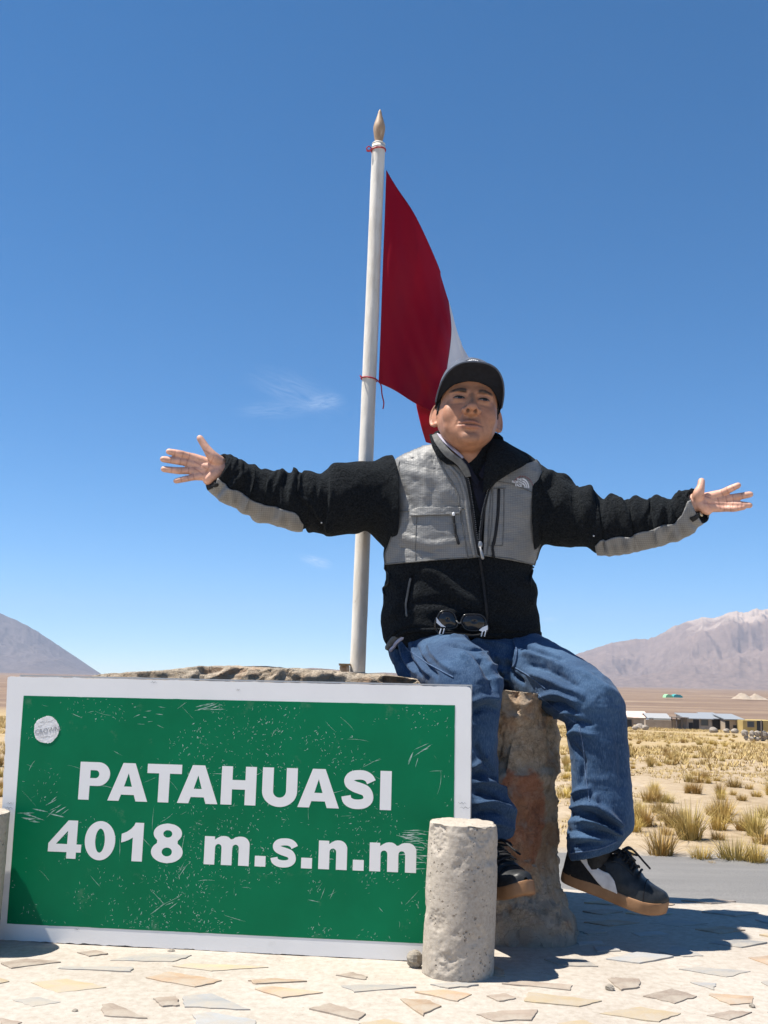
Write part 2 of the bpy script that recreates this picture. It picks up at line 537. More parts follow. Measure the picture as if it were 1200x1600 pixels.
# ------------------------------------------------------------------ stone terrace
def mat_cement():
    m, nt, b = new_mat('pale_cement')
    co = coord(nt)
    c = ramp(nt, noise(nt, co, 3.2, 8, 0.6), [(0.3, (0.315, 0.275, 0.23)), (0.5, (0.375, 0.335, 0.285)), (0.7, (0.415, 0.378, 0.332))])
    c = mixc(nt, 0.45, c, ramp(nt, noise(nt, co, 55, 6, 0.7), [(0.35, (0.31, 0.262, 0.21)), (0.62, (0.50, 0.455, 0.395))]))
    spk = ramp(nt, voro(nt, co, 75.0), [(0.10, 1.0), (0.17, 0.0)])
    spk = mth(nt, 'MULTIPLY', spk, ramp(nt, noise(nt, co, 9.0, 3), [(0.52, 0.0), (0.62, 0.8)]))
    c = mixc(nt, spk, c, (0.25, 0.205, 0.16))
    stain = ramp(nt, noise(nt, co, 1.3, 5, 0.6, 0.8), [(0.55, 0.0), (0.75, 0.35)])
    c = mixc(nt, stain, c, (0.35, 0.29, 0.23))
    nt.links.new(c, b.inputs['Base Color'])
    b.inputs['Roughness'].default_value = 0.92
    b.inputs['Specular IOR Level'].default_value = 0.2
    p = bump(nt, b, noise(nt, co, 28, 8, 0.7), 0.35, 0.004)
    bump(nt, b, noise(nt, co, 160, 4, 0.7), 0.35, 0.002, p)
    return m
EDGE = [(-3.6, -2.2), (3.2, -2.2), (3.2, 2.55), (2.0, 2.86), (1.15, 3.06), (0.6, 3.22), (0.1, 3.5), (-1.0, 3.62), (-3.6, 3.62)]
def build_terrace():
    E = np.array(EDGE)
    def front(x):                       # far edge of the terrace for an x
        return np.interp(x, [-3.6, -1.0, 0.1, 0.6, 1.15, 2.0, 3.2], [3.62, 3.62, 3.5, 3.22, 3.06, 2.86, 2.55])
    xs = np.linspace(-3.6, 3.2, 240)
    ts = np.concatenate([np.linspace(0, 0.55, 12, endpoint=False), np.linspace(0.55, 1, 130)])
    X, T = np.meshgrid(xs, ts, indexing='ij')
    fy = front(X) + 0.012 * fbm(np.stack([X.ravel() * 9, 0 * X.ravel(), 0 * X.ravel()], -1), 4).reshape(X.shape)
    Y = -2.2 + (fy + 2.2) * T
    q = np.stack([X, Y, 0 * X], -1).reshape(-1, 3)
    Z = (0.0020 * fbm(q * 5, 4) + 0.0009 * fbm(q * 24, 3) - 0.0012).reshape(X.shape)
    n = len(ts)
    V = np.stack([X, Y, Z], -1).reshape(-1, 3)
    F = [f[::-1] for f in grid_faces(len(xs), n)]
    # outer face down to the ground, a little battered
    ring = [i * n for i in range(len(xs))] + [(len(xs) - 1) * n + j for j in range(1, n)] + [i * n + n - 1 for i in range(len(xs) - 2, -1, -1)] + [j for j in range(n - 2, 0, -1)]
    base = len(V)
    cen = np.array([0, 0.7])
    low = V[ring].copy()
    low[:, :2] = cen + (low[:, :2] - cen) * 1.06
    low[:, 2] = ROADZ - 0.1
    V = np.concatenate([V, low])
    k = len(ring)
    F += [(ring[i], ring[(i + 1) % k], base + (i + 1) % k, base + i) for i in range(k)]
    return mk('terrace', V, F, mat_cement(), kind='structure')
terrace = build_terrace()

def mat_stone(name, ca, cb, cc):
    m, nt, b = new_mat(name)
    co = coord(nt)
    rnd = nd(nt, 'ShaderNodeObjectInfo').outputs['Random']
    off = nd(nt, 'ShaderNodeVectorMath', {0: co, 1: nd(nt, 'ShaderNodeCombineXYZ', {0: mth(nt, 'MULTIPLY', rnd, 37.0), 1: mth(nt, 'MULTIPLY', rnd, 11.0), 2: 0.0}).outputs[0]}, operation='ADD').outputs[0]
    st = nd(nt, 'ShaderNodeMapping', {'Vector': off, 'Scale': (1, 2.6, 1), 'Rotation': (0, 0, 0.4)}).outputs[0]
    c = ramp(nt, noise(nt, st, 9, 7, 0.62, 0.6), [(0.3, ca), (0.5, cb), (0.7, cc)])
    hs = nd(nt, 'ShaderNodeHueSaturation', {'Color': c, 'Value': mth(nt, 'ADD', 0.70, mth(nt, 'MULTIPLY', rnd, 0.36)), 'Saturation': 1.0}).outputs[0]
    dust = ramp(nt, noise(nt, co, 14, 6, 0.7), [(0.34, 0.05), (0.62, 0.8)])
    nt.links.new(mixc(nt, dust, hs, (0.36, 0.315, 0.255)), b.inputs['Base Color'])
    b.inputs['Roughness'].default_value = 0.75
    p = bump(nt, b, noise(nt, st, 30, 7, 0.65), 0.5, 0.004)
    return m
ST = {'g': mat_stone('grey_slate', (0.20, 0.205, 0.21), (0.29, 0.29, 0.285), (0.36, 0.33, 0.28)),
      'o': mat_stone('orange_slate', (0.26, 0.15, 0.085), (0.43, 0.27, 0.15), (0.50, 0.38, 0.25)),
      'y': mat_stone('yellow_slate', (0.42, 0.30, 0.16), (0.50, 0.385, 0.22), (0.40, 0.33, 0.26)),
      'b': mat_stone('brown_slate', (0.17, 0.125, 0.10), (0.26, 0.19, 0.145), (0.36, 0.28, 0.22)),
      'l': mat_stone('bluish_slate', (0.25, 0.27, 0.29), (0.33, 0.345, 0.36), (0.41, 0.40, 0.38))}
STONES = [
 ('b', (0, 1505), (40, 1498), (95, 1503), (20, 1513)), ('g', (172, 1500), (225, 1490), (300, 1493), (270, 1503)), ('g', (90, 1513), (100, 1510), (208, 1512), (205, 1519)),
 ('y', (48, 1535), (105, 1530), (166, 1543), (90, 1552)), ('o', (228, 1528), (265, 1519), (347, 1532), (305, 1542)), ('y', (270, 1510), (300, 1506), (420, 1511), (330, 1517)),
 ('o', (388, 1532), (430, 1529), (480, 1533), (400, 1537)), ('b', (525, 1524), (550, 1520), (575, 1527), (570, 1531)), ('g', (532, 1540), (600, 1539), (650, 1543), (555, 1550)),
 ('o', (398, 1545), (420, 1541), (505, 1551), (440, 1559)), ('b', (240, 1560), (275, 1557), (280, 1571), (250, 1572)), ('l', (284, 1557), (330, 1553), (390, 1577), (290, 1573)),
 ('b', (157, 1570), (175, 1568), (230, 1591), (162, 1587)), ('l', (300, 1585), (330, 1582), (400, 1595), (395, 1608), (310, 1604)), ('b', (483, 1576), (515, 1568), (572, 1584), (560, 1593)),
 ('b', (0, 1591), (35, 1598), (10, 1608)), ('o', (648, 1551), (690, 1547), (737, 1553), (715, 1564)), ('o', (625, 1561), (665, 1562), (690, 1572), (660, 1587)),
 ('b', (745, 1585), (780, 1580), (840, 1578), (830, 1594), (770, 1595)), ('y', (820, 1565), (825, 1551), (940, 1564), (905, 1573)), ('b', (783, 1537), (820, 1533), (895, 1540), (890, 1547)),
 ('y', (937, 1583), (1000, 1573), (1063, 1584), (1030, 1597)), ('b', (950, 1530), (962, 1528), (1000, 1530), (1000, 1543), (970, 1547)), ('l', (1078, 1535), (1120, 1537), (1115, 1547)),
 ('o', (1107, 1554), (1112, 1552), (1177, 1557), (1175, 1568), (1140, 1570)), ('b', (1105, 1587), (1140, 1580), (1175, 1582), (1140, 1594)), ('g', (1060, 1514), (1090, 1511), (1172, 1518), (1135, 1527)),
 ('l', (948, 1498), (1000, 1487), (1053, 1495), (1000, 1505)), ('g', (850, 1499), (910, 1497), (935, 1510), (880, 1509)), ('l', (928, 1480), (965, 1479), (970, 1486), (932, 1487)),
 ('l', (902, 1473), (940, 1471), (945, 1476), (905, 1477)), ('g', (1015, 1442), (1060, 1438), (1105, 1443), (1060, 1448)), ('o', (912, 1441), (960, 1437), (1000, 1442), (950, 1447)),
 ('b', (910, 1424), (950, 1420), (975, 1424), (940, 1429)), ('g', (1095, 1425), (1140, 1421), (1185, 1426), (1150, 1432)), ('o', (1085, 1452), (1130, 1447), (1165, 1453), (1125, 1459)),
 ('g', (1108, 1474), (1150, 1468), (1200, 1473), (1160, 1481)), ('b', (1065, 1407), (1110, 1404), (1150, 1408), (1110, 1412)), ('l', (1180, 1437), (1230, 1432), (1260, 1440), (1215, 1446)),
 ('o', (1170, 1497), (1215, 1492), (1250, 1500), (1200, 1508)), ('g', (672, 1538), (715, 1535), (748, 1539), (700, 1544)), ('l', (985, 1458), (1030, 1455), (1045, 1460), (1000, 1464)),
 ('y', (560, 1600), (600, 1594), (640, 1603), (600, 1612)), ('g', (905, 1455), (935, 1452), (950, 1456), (920, 1460)), ('b', (760, 1556), (790, 1553), (808, 1560), (780, 1565)),
 ('o', (1000, 1412), (1030, 1409), (1055, 1413), (1025, 1417)), ('b', (120, 1488), (150, 1485), (170, 1490), (140, 1494)), ('y', (870, 1600), (910, 1594), (940, 1604), (905, 1610)),
 ('g', (1190, 1535), (1240, 1530), (1270, 1543), (1215, 1551)), ('y', (-60, 1530), (-20, 1524), (15, 1533), (-25, 1543)), ('g', (20, 1562), (60, 1558), (95, 1566), (50, 1574)), ]
def paving_stone(kind, poly):
    poly = np.asarray(poly, float)
    n = len(poly)
    out = []
    r2 = np.random.default_rng(int(abs(poly[0, 0] * 977 + poly[0, 1] * 131)) + 5)
    for i in range(n):
        a, b = poly[i], poly[(i + 1) % n]
        for t in np.linspace(0, 1, 5, endpoint=False):
            out.append(a + (b - a) * t + r2.normal(0, 0.0016, 2) * (1 if t else 0.6))
    out = np.array(out)
    c = out.mean(0)
    k = len(out)
    h = 0.0009 + r2.uniform(0, 0.0010)
    tilt = r2.normal(0, 0.006, 2)
    def lev(s, z):
        p = c + (out - c) * s
        return np.c_[p - c, z + (p - c) @ tilt]
    V = np.concatenate([lev(1.03, -0.012), lev(1.0, h * 0.7), lev(0.975, h), lev(0.5, h + 0.0006), [[0, 0, h + 0.0006]]])
    F = [(l * k + i, l * k + (i + 1) % k, (l + 1) * k + (i + 1) % k, (l + 1) * k + i) for l in range(3) for i in range(k)]
    F += [(3 * k + i, 3 * k + (i + 1) % k, 4 * k) for i in range(k)]
    o = mk('stone', V, F, ST[kind], terrace, False)
    o.location = (c[0], c[1], 0)
taken = []
for s in STONES:
    pl = [Gd(*p)[:2] for p in s[1:]]
    paving_stone(s[0], pl)
    taken.append((np.mean(pl, 0), 0.12))
r5 = np.random.default_rng(77)
for _ in range(700):                     # smaller chips bedded between the larger stones in view
    px_, py_ = r5.uniform(-60, 1260), r5.uniform(1405, 1600)
    q = Gd(px_, py_)[:2]
    if (px_ < 900 and py_ < 1512) or q[1] > np.interp(q[0], [0.1, 0.6, 1.15, 2.0], [3.3, 3.1, 2.94, 2.75]):
        continue
    if any(np.hypot(*(t[0] - q)) < 0.115 for t in taken) or len(taken) > 118:
        continue
    taken.append((q, 0.1))
    an = np.arange(4) * 1.5708 + r5.uniform(-0.5, 0.5, 4)
    rad = r5.uniform(0.028, 0.062, 4)
    paving_stone(r5.choice(list('ggobyl')), np.c_[q[0] + 1.2 * rad * np.cos(an), q[1] + rad * np.sin(an)])
for _ in range(900):
    x, y = rng.uniform(-2.6, 2.6), rng.uniform(0.3, 3.3)
    px = pix((x, y, 0))
    if 0 < px[0] < 1200 and px[1] < 1600 and y > 1.5 and not (px[0] > 900 and px[1] < 1440):
        continue
    if y > np.interp(x, [-1.0, 0.1, 0.6, 1.15, 2.0, 3.2], [3.5, 3.4, 3.12, 2.96, 2.76, 2.45]):
        continue
    if any(np.hypot(*(t[0] - (x, y))) < 0.2 for t in taken) or len(taken) > 215:
        continue
    taken.append((np.array([x, y]), 0.1))
    k = rng.integers(4, 6)
    an = np.sort(rng.uniform(0, 6.283, k))
    if np.max(np.diff(np.r_[an, an[0] + 6.283])) > 2.6:
        continue
    rad = rng.uniform(0.05, 0.1, k)
    paving_stone(rng.choice(list('ggobyl')), np.c_[x + rad * np.cos(an), y + rad * np.sin(an) * 0.8])
# loose pebbles lying on the terrace
MAT_PEB = noisy('pebble_rock', (0.20, 0.175, 0.14), (0.33, 0.29, 0.24), 30, 0.9, 0.5, 120)
def lump(r, seed, nu=14, nv=9, amp=0.35):
    V, F = ellipsoid((0, 0, 0), (1, 1, 1), nu, nv)
    V = V * (1 + amp * fbm(V * 1.4 + seed, 3)[:, None])
    V = V * np.asarray(r)
    V[:, 2] -= V[:, 2].min()
    return V, F
def pebble(px, py, r, label, seed):
    V, F = lump(r, seed)
    p = Gd(px, py)
    mk('pebble', V + [0, 0, -0.004], F, MAT_PEB, label=label, cat='pebble', group='loose pebbles on the terrace', smooth=False).location = p
pebble(648, 1511, (0.018, 0.014, 0.019), 'grey pebble lying at the left foot of the round concrete post', 3)
pebble(953, 1546, (0.009, 0.008, 0.007), 'tiny pebble on the cement right of the post, below the man\'s shadow', 4)
pebble(1175, 1573, (0.006, 0.006, 0.005), 'tiny pebble at the lower right corner beside an orange stone', 6)
pebble(117, 1580, (0.006, 0.005, 0.004), 'tiny pebble at the lower left in front of the sign', 8)
pebble(268, 1486, (0.008, 0.006, 0.004), 'tiny pebble just under the bottom edge of the sign', 9)

# ------------------------------------------------------------------ concrete posts
def mat_concrete():
    m, nt, b = new_mat('weathered_concrete')
    co = coord(nt)
    c = ramp(nt, noise(nt, co, 7, 7, 0.6), [(0.3, (0.33, 0.28, 0.225)), (0.55, (0.41, 0.355, 0.29)), (0.72, (0.47, 0.415, 0.35))])
    c = mixc(nt, 0.3, c, ramp(nt, noise(nt, co, 130, 4, 0.7), [(0.35, (0.27, 0.235, 0.195)), (0.65, (0.58, 0.54, 0.48))]))
    pit = mth(nt, 'MAXIMUM', ramp(nt, voro(nt, co, 52.0), [(0.09, 1.0), (0.16, 0.0)]), ramp(nt, voro(nt, co, 125.0), [(0.10, 0.8), (0.2, 0.0)]))
    pit = mth(nt, 'MULTIPLY', pit, ramp(nt, noise(nt, co, 16.0, 3), [(0.46, 0.0), (0.54, 1.0)]))
    c = mixc(nt, mth(nt, 'MULTIPLY', pit, 0.55), c, (0.17, 0.14, 0.11))
    nt.links.new(c, b.inputs['Base Color'])
    b.inputs['Roughness'].default_value = 0.95
    b.inputs['Specular IOR Level'].default_value = 0.15
    p = bump(nt, b, mth(nt, 'MULTIPLY', pit, -1.0), 0.9, 0.004)
    bump(nt, b, noise(nt, co, 95, 7, 0.72), 0.5, 0.003, p)
    return m
MAT_CON = mat_concrete()
def concrete_post(loc, r, h, lean, seed, label):
    na, nz = 150, 150
    a = np.linspace(0, 2 * math.pi, na, endpoint=False)
    rows = [(r * k, -0.0) for k in (0.02, 0.5, 0.9)] + [(r, z) for z in np.linspace(0.0, h, nz)] + [(r * k, h) for k in (0.985, 0.95, 0.85, 0.7, 0.5, 0.25, 0.02)]
    V = np.array([(q * math.cos(t), q * math.sin(t), z) for q, z in rows for t in a])
    rad = np.hypot(V[:, 0], V[:, 1])
    side = (rad > r * 0.97)
    d = 0.0011 * fbm(V * 22 + seed, 4)
    # chipped rims and spalled patches
    rim_t = np.exp(-(h - V[:, 2]) / 0.016) * side
    rim_b = np.exp(-V[:, 2] / 0.012) * side
    d -= 0.006 * np.clip(fbm(V * 42 + seed + 5, 4) + 0.25, 0, 1) * (rim_t + 0.8 * rim_b)
    big = np.clip(fbm(V * 16 + seed + 9, 4) - 0.25, 0, 1)
    d -= 0.012 * big + 0.0007 * np.abs(fbm(V * 90 + seed, 3))
    if seed == 1:
        for (an, zz, ra, dep) in ((-2.35, 0.115, 0.021, 0.0035), (-2.5, h - 0.03, 0.03, 0.004), (-2.0, 0.035, 0.022, 0.003), (-1.15, h - 0.005, 0.03, 0.0035)):
            c = np.array([r * math.cos(an), r * math.sin(an), zz])
            dd = np.linalg.norm(V - c, axis=1) * (1 + 0.35 * fbm(V * 60, 3))
            k = 1 / (1 + np.exp((dd - ra) / 0.0018))
            d -= k * (dep + 0.0022 * fbm(V * 190, 3)) * side
    V[:, 0] *= 1 + d / r
    V[:, 1] *= 1 + d / r
    top = V[:, 2] >= h - 1e-6
    V[top, 2] += 0.0012 * fbm(V[top] * 60 + seed, 3) - 0.005 * np.clip((rad[top] / r - 0.8) / 0.2, 0, 1) * np.clip(fbm(V[top] * 30 + seed, 3) + 0.2, 0, 1)
    F = grid_faces(len(rows), na, False, True)
    o = mk('concrete_post', V, F, MAT_CON, label=label, cat='post', group='round concrete posts at the sign')
    o.location = loc
    o.rotation_euler = (0, lean, 0)
    return o
pc = Gd(715, 1518)
concrete_post((pc[0], pc[1], -0.004), 0.0765, 0.312, R(2.0), 1, 'short round concrete post before the right end of the green sign')
pl = P(0, 1400, 2.412) - [0.0765, 0, 0]
concrete_post((pl[0], pl[1], -0.004), 0.0765, 0.30, R(0.8), 2, 'short round concrete post cut off by the left edge of the photo')
# ------------------------------------------------------------------ the green sign
SW, SH = 1.088, 0.602
b0, b1 = Gd(-6, 1468), Gd(735, 1507)
SANG = math.atan2(b1[1] - b0[1], b1[0] - b0[0])
SLEAN = R(1.0)
sign = empty('road_sign', ((b0[0] + b1[0]) / 2, (b0[1] + b1[1]) / 2, 0.004), (-SLEAN, 0, SANG),
             label='green metal sign with white border and white lettering leaning on the boulder', cat='sign')
sign_M = Matrix.Translation(sign.location) @ Matrix.Rotation(SANG, 4, 'Z') @ Matrix.Rotation(-SLEAN, 4, 'X')
sign_I = np.array(sign_M.inverted())
def on_sign(px, py):
    """photograph pixel -> sign plane coordinates"""
    o = sign_I @ np.r_[C0, 1]
    d = sign_I[:3, :3] @ ray(px, py)
    t = -o[1] / d[1]
    q = o[:3] + d * t
    return q[0], q[2]
def mat_sign(name, c1, c2, rough):
    m, nt, b = new_mat(name)
    co = coord(nt)
    c = ramp(nt, noise(nt, co, 5, 6, 0.6), [(0.3, c1), (0.7, c2)])
    dirt = ramp(nt, noise(nt, co, 16, 7, 0.7), [(0.6, 0.0), (0.85, 0.25)])
    c = mixc(nt, dirt, c, (0.40, 0.38, 0.33))
    # fine rubbed scratches in three directions
    for k, (ang, sx, sy, th) in enumerate(((0.5, 190, 6, 0.735), (-0.9, 240, 9, 0.745), (1.45, 210, 8, 0.74))):
        v = nd(nt, 'ShaderNodeMapping', {'Vector': coord(nt, 'Object', None, (0, ang, 0)), 'Scale': (sy, 1, sx), 'Location': (k * 3.1, 0, 0)}).outputs[0]
        s = ramp(nt, noise(nt, v, 1.0, 3, 0.6), [(th, 0.0), (th + 0.03, 0.55)])
        c = mixc(nt, s, c, (0.62, 0.66, 0.62))
    nt.links.new(c, b.inputs['Base Color'])
    b.inputs['Roughness'].default_value = rough
    b.inputs['Specular IOR Level'].default_value = 0.12
    bump(nt, b, noise(nt, co, 4, 3), 0.15, 0.004)
    return m
MAT_WHT = mat_sign('white_reflective_sheet', (0.75, 0.735, 0.715), (0.81, 0.795, 0.775), 0.45)
MAT_GRN = mat_sign('green_reflective_sheet', (0.0003, 0.135, 0.054), (0.0006, 0.170, 0.070), 0.45)
MAT_SCR = noisy('scratch_bare_sheet', (0.14, 0.32, 0.22), (0.52, 0.60, 0.55), 60, 0.7, 0)
MAT_STK = noisy('torn_paper_sticker', (0.62, 0.60, 0.58), (0.80, 0.79, 0.78), 60, 0.8, 0.3, 200)
MAT_INK = noisy('faded_grey_print', (0.22, 0.22, 0.22), (0.40, 0.40, 0.40), 90, 0.8, 0)
def rect_round(x0, x1, z0, z1, r, k=8):
    pts = []
    for cx, cz, a0 in ((x1 - r, z1 - r, 0), (x0 + r, z1 - r, 90), (x0 + r, z0 + r, 180), (x1 - r, z0 + r, 270)):
        for t in np.linspace(a0, a0 + 90, k):
            pts.append((cx + r * math.cos(R(t)), cz + r * math.sin(R(t))))
    return pts
def plate(pts, y0, y1):
    n = len(pts)
    V = [(x, y0, z) for x, z in pts] + [(x, y1, z) for x, z in pts]
    F = [tuple(range(n)), tuple(range(2 * n - 1, n - 1, -1))] + [(i, (i + 1) % n, n + (i + 1) % n, n + i) for i in range(n)]
    return V, F
# the board edge is slightly nicked
def nicked(pts, m=6, amp=0.0009):
    p = np.array(pts)
    out = []
    for i in range(len(p)):
        a, b = p[i], p[(i + 1) % len(p)]
        k = max(1, int(np.linalg.norm(b - a) / 0.006))
        for t in np.arange(k) / k:
            out.append(a + (b - a) * t)
    out = np.array(out)
    q = np.c_[out * 60, np.zeros(len(out))]
    return out + amp * np.c_[fbm(q, 3), fbm(q + 31, 3)] * (1 + 2.5 * (fbm(q * 0.3, 2) > 0.3))[:, None]
V, F = plate(nicked([on_sign(733, 1506), on_sign(736.6, 1080), on_sign(734.5, 1074.5), on_sign(729, 1073), on_sign(18, 1057), on_sign(13, 1058.5), on_sign(11.5, 1064), on_sign(-5, 1468)]), 0.0, 0.0022)
mk('board', V, F, MAT_WHT, sign, False)
gx0, gz1 = on_sign(37, 1087)
gx1, _ = on_sign(711, 1102)
_, gz0 = on_sign(12, 1443)
V, F = plate(nicked([on_sign(707, 1476.5), on_sign(711, 1102), on_sign(37, 1087), on_sign(11, 1443)], amp=0.0002), -0.0006, 0.0002)
mk('green_field', V, F, MAT_GRN, sign, False)
# folded frame behind the board
V, F = join(box(-SW / 2 + .004, SW / 2 - .004, .0024, .022, .003, .0065), box(-SW / 2 + .004, SW / 2 - .004, .0024, .022, SH - .0065, SH - .003),
            box(-SW / 2 + .0005, -SW / 2 + .0038, .0024, .022, .003, SH - .003), box(SW / 2 - .0038, SW / 2 - .0005, .0024, .022, .003, SH - .003))
mk('back_flange', V, F, plain('galvanised_steel', (0.42, 0.42, 0.42), 0.5, 0.7), sign, False)

# ---- lettering, drawn glyph by glyph (cap height 1)
def arc(cx, cy, rx, ry, a0, a1, n=16):
    return [(cx + rx * math.cos(R(t)), cy + ry * math.sin(R(t))) for t in np.linspace(a0, a1, n)]
def stroke_s(w, h, th, n=60):
    # S drawn as a broad stroke along a double bend
    k = w / 0.87
    pts = [(0.76, 0.70), (0.70, 0.80), (0.58, 0.868), (0.43, 0.878), (0.27, 0.848), (0.185, 0.75), (0.21, 0.645), (0.33, 0.575), (0.47, 0.53), (0.61, 0.475), (0.68, 0.37), (0.685, 0.25), (0.59, 0.155), (0.43, 0.122), (0.27, 0.14), (0.15, 0.215), (0.115, 0.33)]
    c = catmull(pts, n) * [k, h]
    t = nrm(np.gradient(c, axis=0))
    nn = np.c_[-t[:, 1], t[:, 0]]
    s = np.linspace(0, 1, n)
    half = (th / 2 * (0.93 + 0.16 * np.exp(-((s - 0.5) / 0.13) ** 2)))[:, None] * h
    a, b = c + nn * half, c - nn * half
    a[:, 1] = np.clip(a[:, 1], -0.012, h * 1.015)
    b[:, 1] = np.clip(b[:, 1], -0.012, h * 1.015)
    return [list(map(tuple, a)) + list(map(tuple, b[::-1]))]
def g_n(arches, xh=0.74):
    st, gap = 0.275, 0.17
    w = st + arches * (gap + st)
    o = [(0, 0), (0, xh - 0.015), (st - 0.015, xh - 0.015), (st - 0.015, xh - 0.10)]
    for k in range(arches):
        x1 = st + (k + 1) * (gap + st)
        x0 = x1 - gap - st
        if k == 0:
            o += [(x0 + 0.06, xh - 0.045), (x0 + 0.13, xh - 0.008), (x0 + 0.20, xh + 0.005)]
        else:
            o += [(x0 + 0.005, xh - 0.07), (x0 + 0.07, xh - 0.02), (x0 + 0.15, xh + 0.003), (x0 + 0.22, xh + 0.005)]
        if k == arches - 1:
            o += arc(x1 - 0.21, xh - 0.205, 0.21, 0.21, 80, 0, 10)
        else:
            o += arc(x1 - 0.21, xh - 0.205, 0.21, 0.21, 80, 38, 6)
    o += [(w, 0), (w - st, 0)]
    for k in range(arches - 1, -1, -1):
        x0 = st + k * (gap + st)
        o += [(x0 + gap, xh - 0.33)] + arc(x0 + gap / 2, xh - 0.30, gap / 2, 0.095, 0, 180, 9) + [(x0, xh - 0.33)]
        if k:
            o += [(x0, 0), (x0 - st, 0)]
    o += [(st, 0)]
    return [o]
def g_8():
    z = np.concatenate([np.linspace(-0.012, 0.5, 26), np.linspace(0.5, 1.012, 26)[1:]])
    w = np.maximum(0.415 * np.sqrt(np.clip(1 - ((z - 0.275) / 0.288) ** 2, 0, 1)), 0.372 * np.sqrt(np.clip(1 - ((z - 0.755) / 0.258) ** 2, 0, 1)))
    w = np.maximum(w, 0.27 * np.exp(-((z - 0.53) / 0.11) ** 4))
    o = [(0.415 + a, b) for a, b in zip(w, z)] + [(0.415 - a, b) for a, b in zip(w[::-1], z[::-1])]
    return [o, arc(0.415, 0.275, 0.135, 0.115, 360, 0, 20), arc(0.415, 0.745, 0.118, 0.098, 360, 0, 20)]
GL = {
 'P': ([[(0, 0), (0, 1), (0.50, 1)] + arc(0.50, 0.685, 0.33, 0.315, 88, -88, 16) + [(0.29, 0.37), (0.29, 0)], [(0.29, 0.575), (0.43, 0.575)] + arc(0.43, 0.68, 0.105, 0.105, -80, 80, 9) + [(0.29, 0.785)]], 0.87),
 'A': ([[(0, 0), (0.375, 1), (0.705, 1), (1.08, 0), (0.765, 0), (0.71, 0.165), (0.36, 0.165), (0.305, 0)], [(0.43, 0.38), (0.645, 0.38), (0.537, 0.735)]], 1.08),
 'T': ([[(0, 1), (0.93, 1), (0.93, 0.755), (0.61, 0.755), (0.61, 0), (0.32, 0), (0.32, 0.755), (0, 0.755)]], 0.93),
 'H': ([[(0, 0), (0, 1), (0.29, 1), (0.29, 0.645), (0.635, 0.645), (0.635, 1), (0.925, 1), (0.925, 0), (0.635, 0), (0.635, 0.40), (0.29, 0.40), (0.29, 0)]], 0.925),
 'U': ([[(0, 1), (0.29, 1), (0.29, 0.40)] + arc(0.46, 0.39, 0.17, 0.165, 180, 360, 14) + [(0.63, 1), (0.92, 1)] + arc(0.46, 0.39, 0.46, 0.405, 0, -180, 26)], 0.92),
 'S': (stroke_s(0.87, 1.0, 0.262), 0.86),
 'I': ([[(0, 0), (0, 1), (0.29, 1), (0.29, 0)]], 0.29),
 '4': ([[(0.50, 1), (0.755, 1), (0.755, 0.375), (0.885, 0.375), (0.885, 0.165), (0.755, 0.165), (0.755, 0), (0.505, 0), (0.505, 0.165), (0, 0.165), (0, 0.385)], [(0.205, 0.375), (0.505, 0.375), (0.505, 0.725)]], 0.885),
 '0': ([arc(0.405, 0.5, 0.405, 0.512, 0, 352, 46), arc(0.405, 0.5, 0.128, 0.315, 360, 8, 34)], 0.81),
 '1': ([[(0.30, 0), (0.30, 0.615), (0.20, 0.55), (0.10, 0.505), (0.0, 0.475), (0.0, 0.70), (0.13, 0.755), (0.24, 0.835), (0.32, 0.93), (0.35, 1.005), (0.575, 1.005), (0.575, 0)]], 0.60),
 '8': (g_8(), 0.83),
 'm': (g_n(2), 1.165), 'n': (g_n(1), 0.72),
 's': (stroke_s(0.70, 0.745, 0.262), 0.68),
 '.': ([[(0, 0), (0, 0.27), (0.275, 0.27), (0.275, 0)]], 0.275)}
def curve_mesh(name, loops, extr, res=4):
    cu = bpy.data.curves.new(name, 'CURVE')
    cu.dimensions = '2D'
    cu.fill_mode = 'BOTH'
    cu.extrude = extr
    for l in loops:
        sp = cu.splines.new('POLY')
        sp.points.add(len(l) - 1)
        sp.points.foreach_set('co', [c for x, y in l for c in (x, y, 0, 1)])
        sp.use_cyclic_u = True
    o = bpy.data.objects.new(name, cu)
    col.objects.link(o)
    bpy.context.view_layer.update()
    me = bpy.data.meshes.new_from_object(o.evaluated_get(bpy.context.evaluated_depsgraph_get()))
    bpy.data.objects.remove(o)
    bpy.data.curves.remove(cu)
    return me
def write(text, x0, x1, zb0, zb1, cap, gaps):
    """set the glyphs of a line between x0 and x1 on a baseline that runs zb0..zb1"""
    adv, tot = [], 0
    for k, ch in enumerate(text):
        if ch == ' ':
            adv.append(None)
            continue
        adv.append(tot)
        tot += GL[ch][1] + (gaps[k] if k < len(text) - 1 else 0)
    sx = (x1 - x0) / tot
    for ch, a in zip(text, adv):
        if a is None:
            continue
        loops = [[(p[0] * sx, p[1] * cap) for p in l] for l in GL[ch][0]]
        me = curve_mesh('letter', loops, 0.00008)
        me.materials.append(MAT_WHT)
        o = put(bpy.data.objects.new('letter', me), sign)
        t = a / tot
        o.location = (x0 + a * sx, -0.00075, zb0 + (zb1 - zb0) * t)
        o.rotation_euler = (math.pi / 2, 0, 0)
xa, za = on_sign(122, 1249)
xb, zb = on_sign(611, 1266)
_, zt = on_sign(124, 1190)
write('PATAHUASI', xa, xb, za, zb, zt - za, [-0.07, -0.04, -0.09, 0.08, 0.16, 0.02, 0.06, 0.13])
xa, za = on_sign(74, 1340)
xb, zb = on_sign(650, 1364)
_, zt = on_sign(120, 1283)
_, zq = on_sign(120, 1341)
write('4018 m.s.n.m', xa, xb, za, zb, (zt - zq) * 1.03, [0.085, 0.16, 0.20, 0.56, 0, 0.15, 0.12, 0.11, 0.16, 0.15, 0.14])

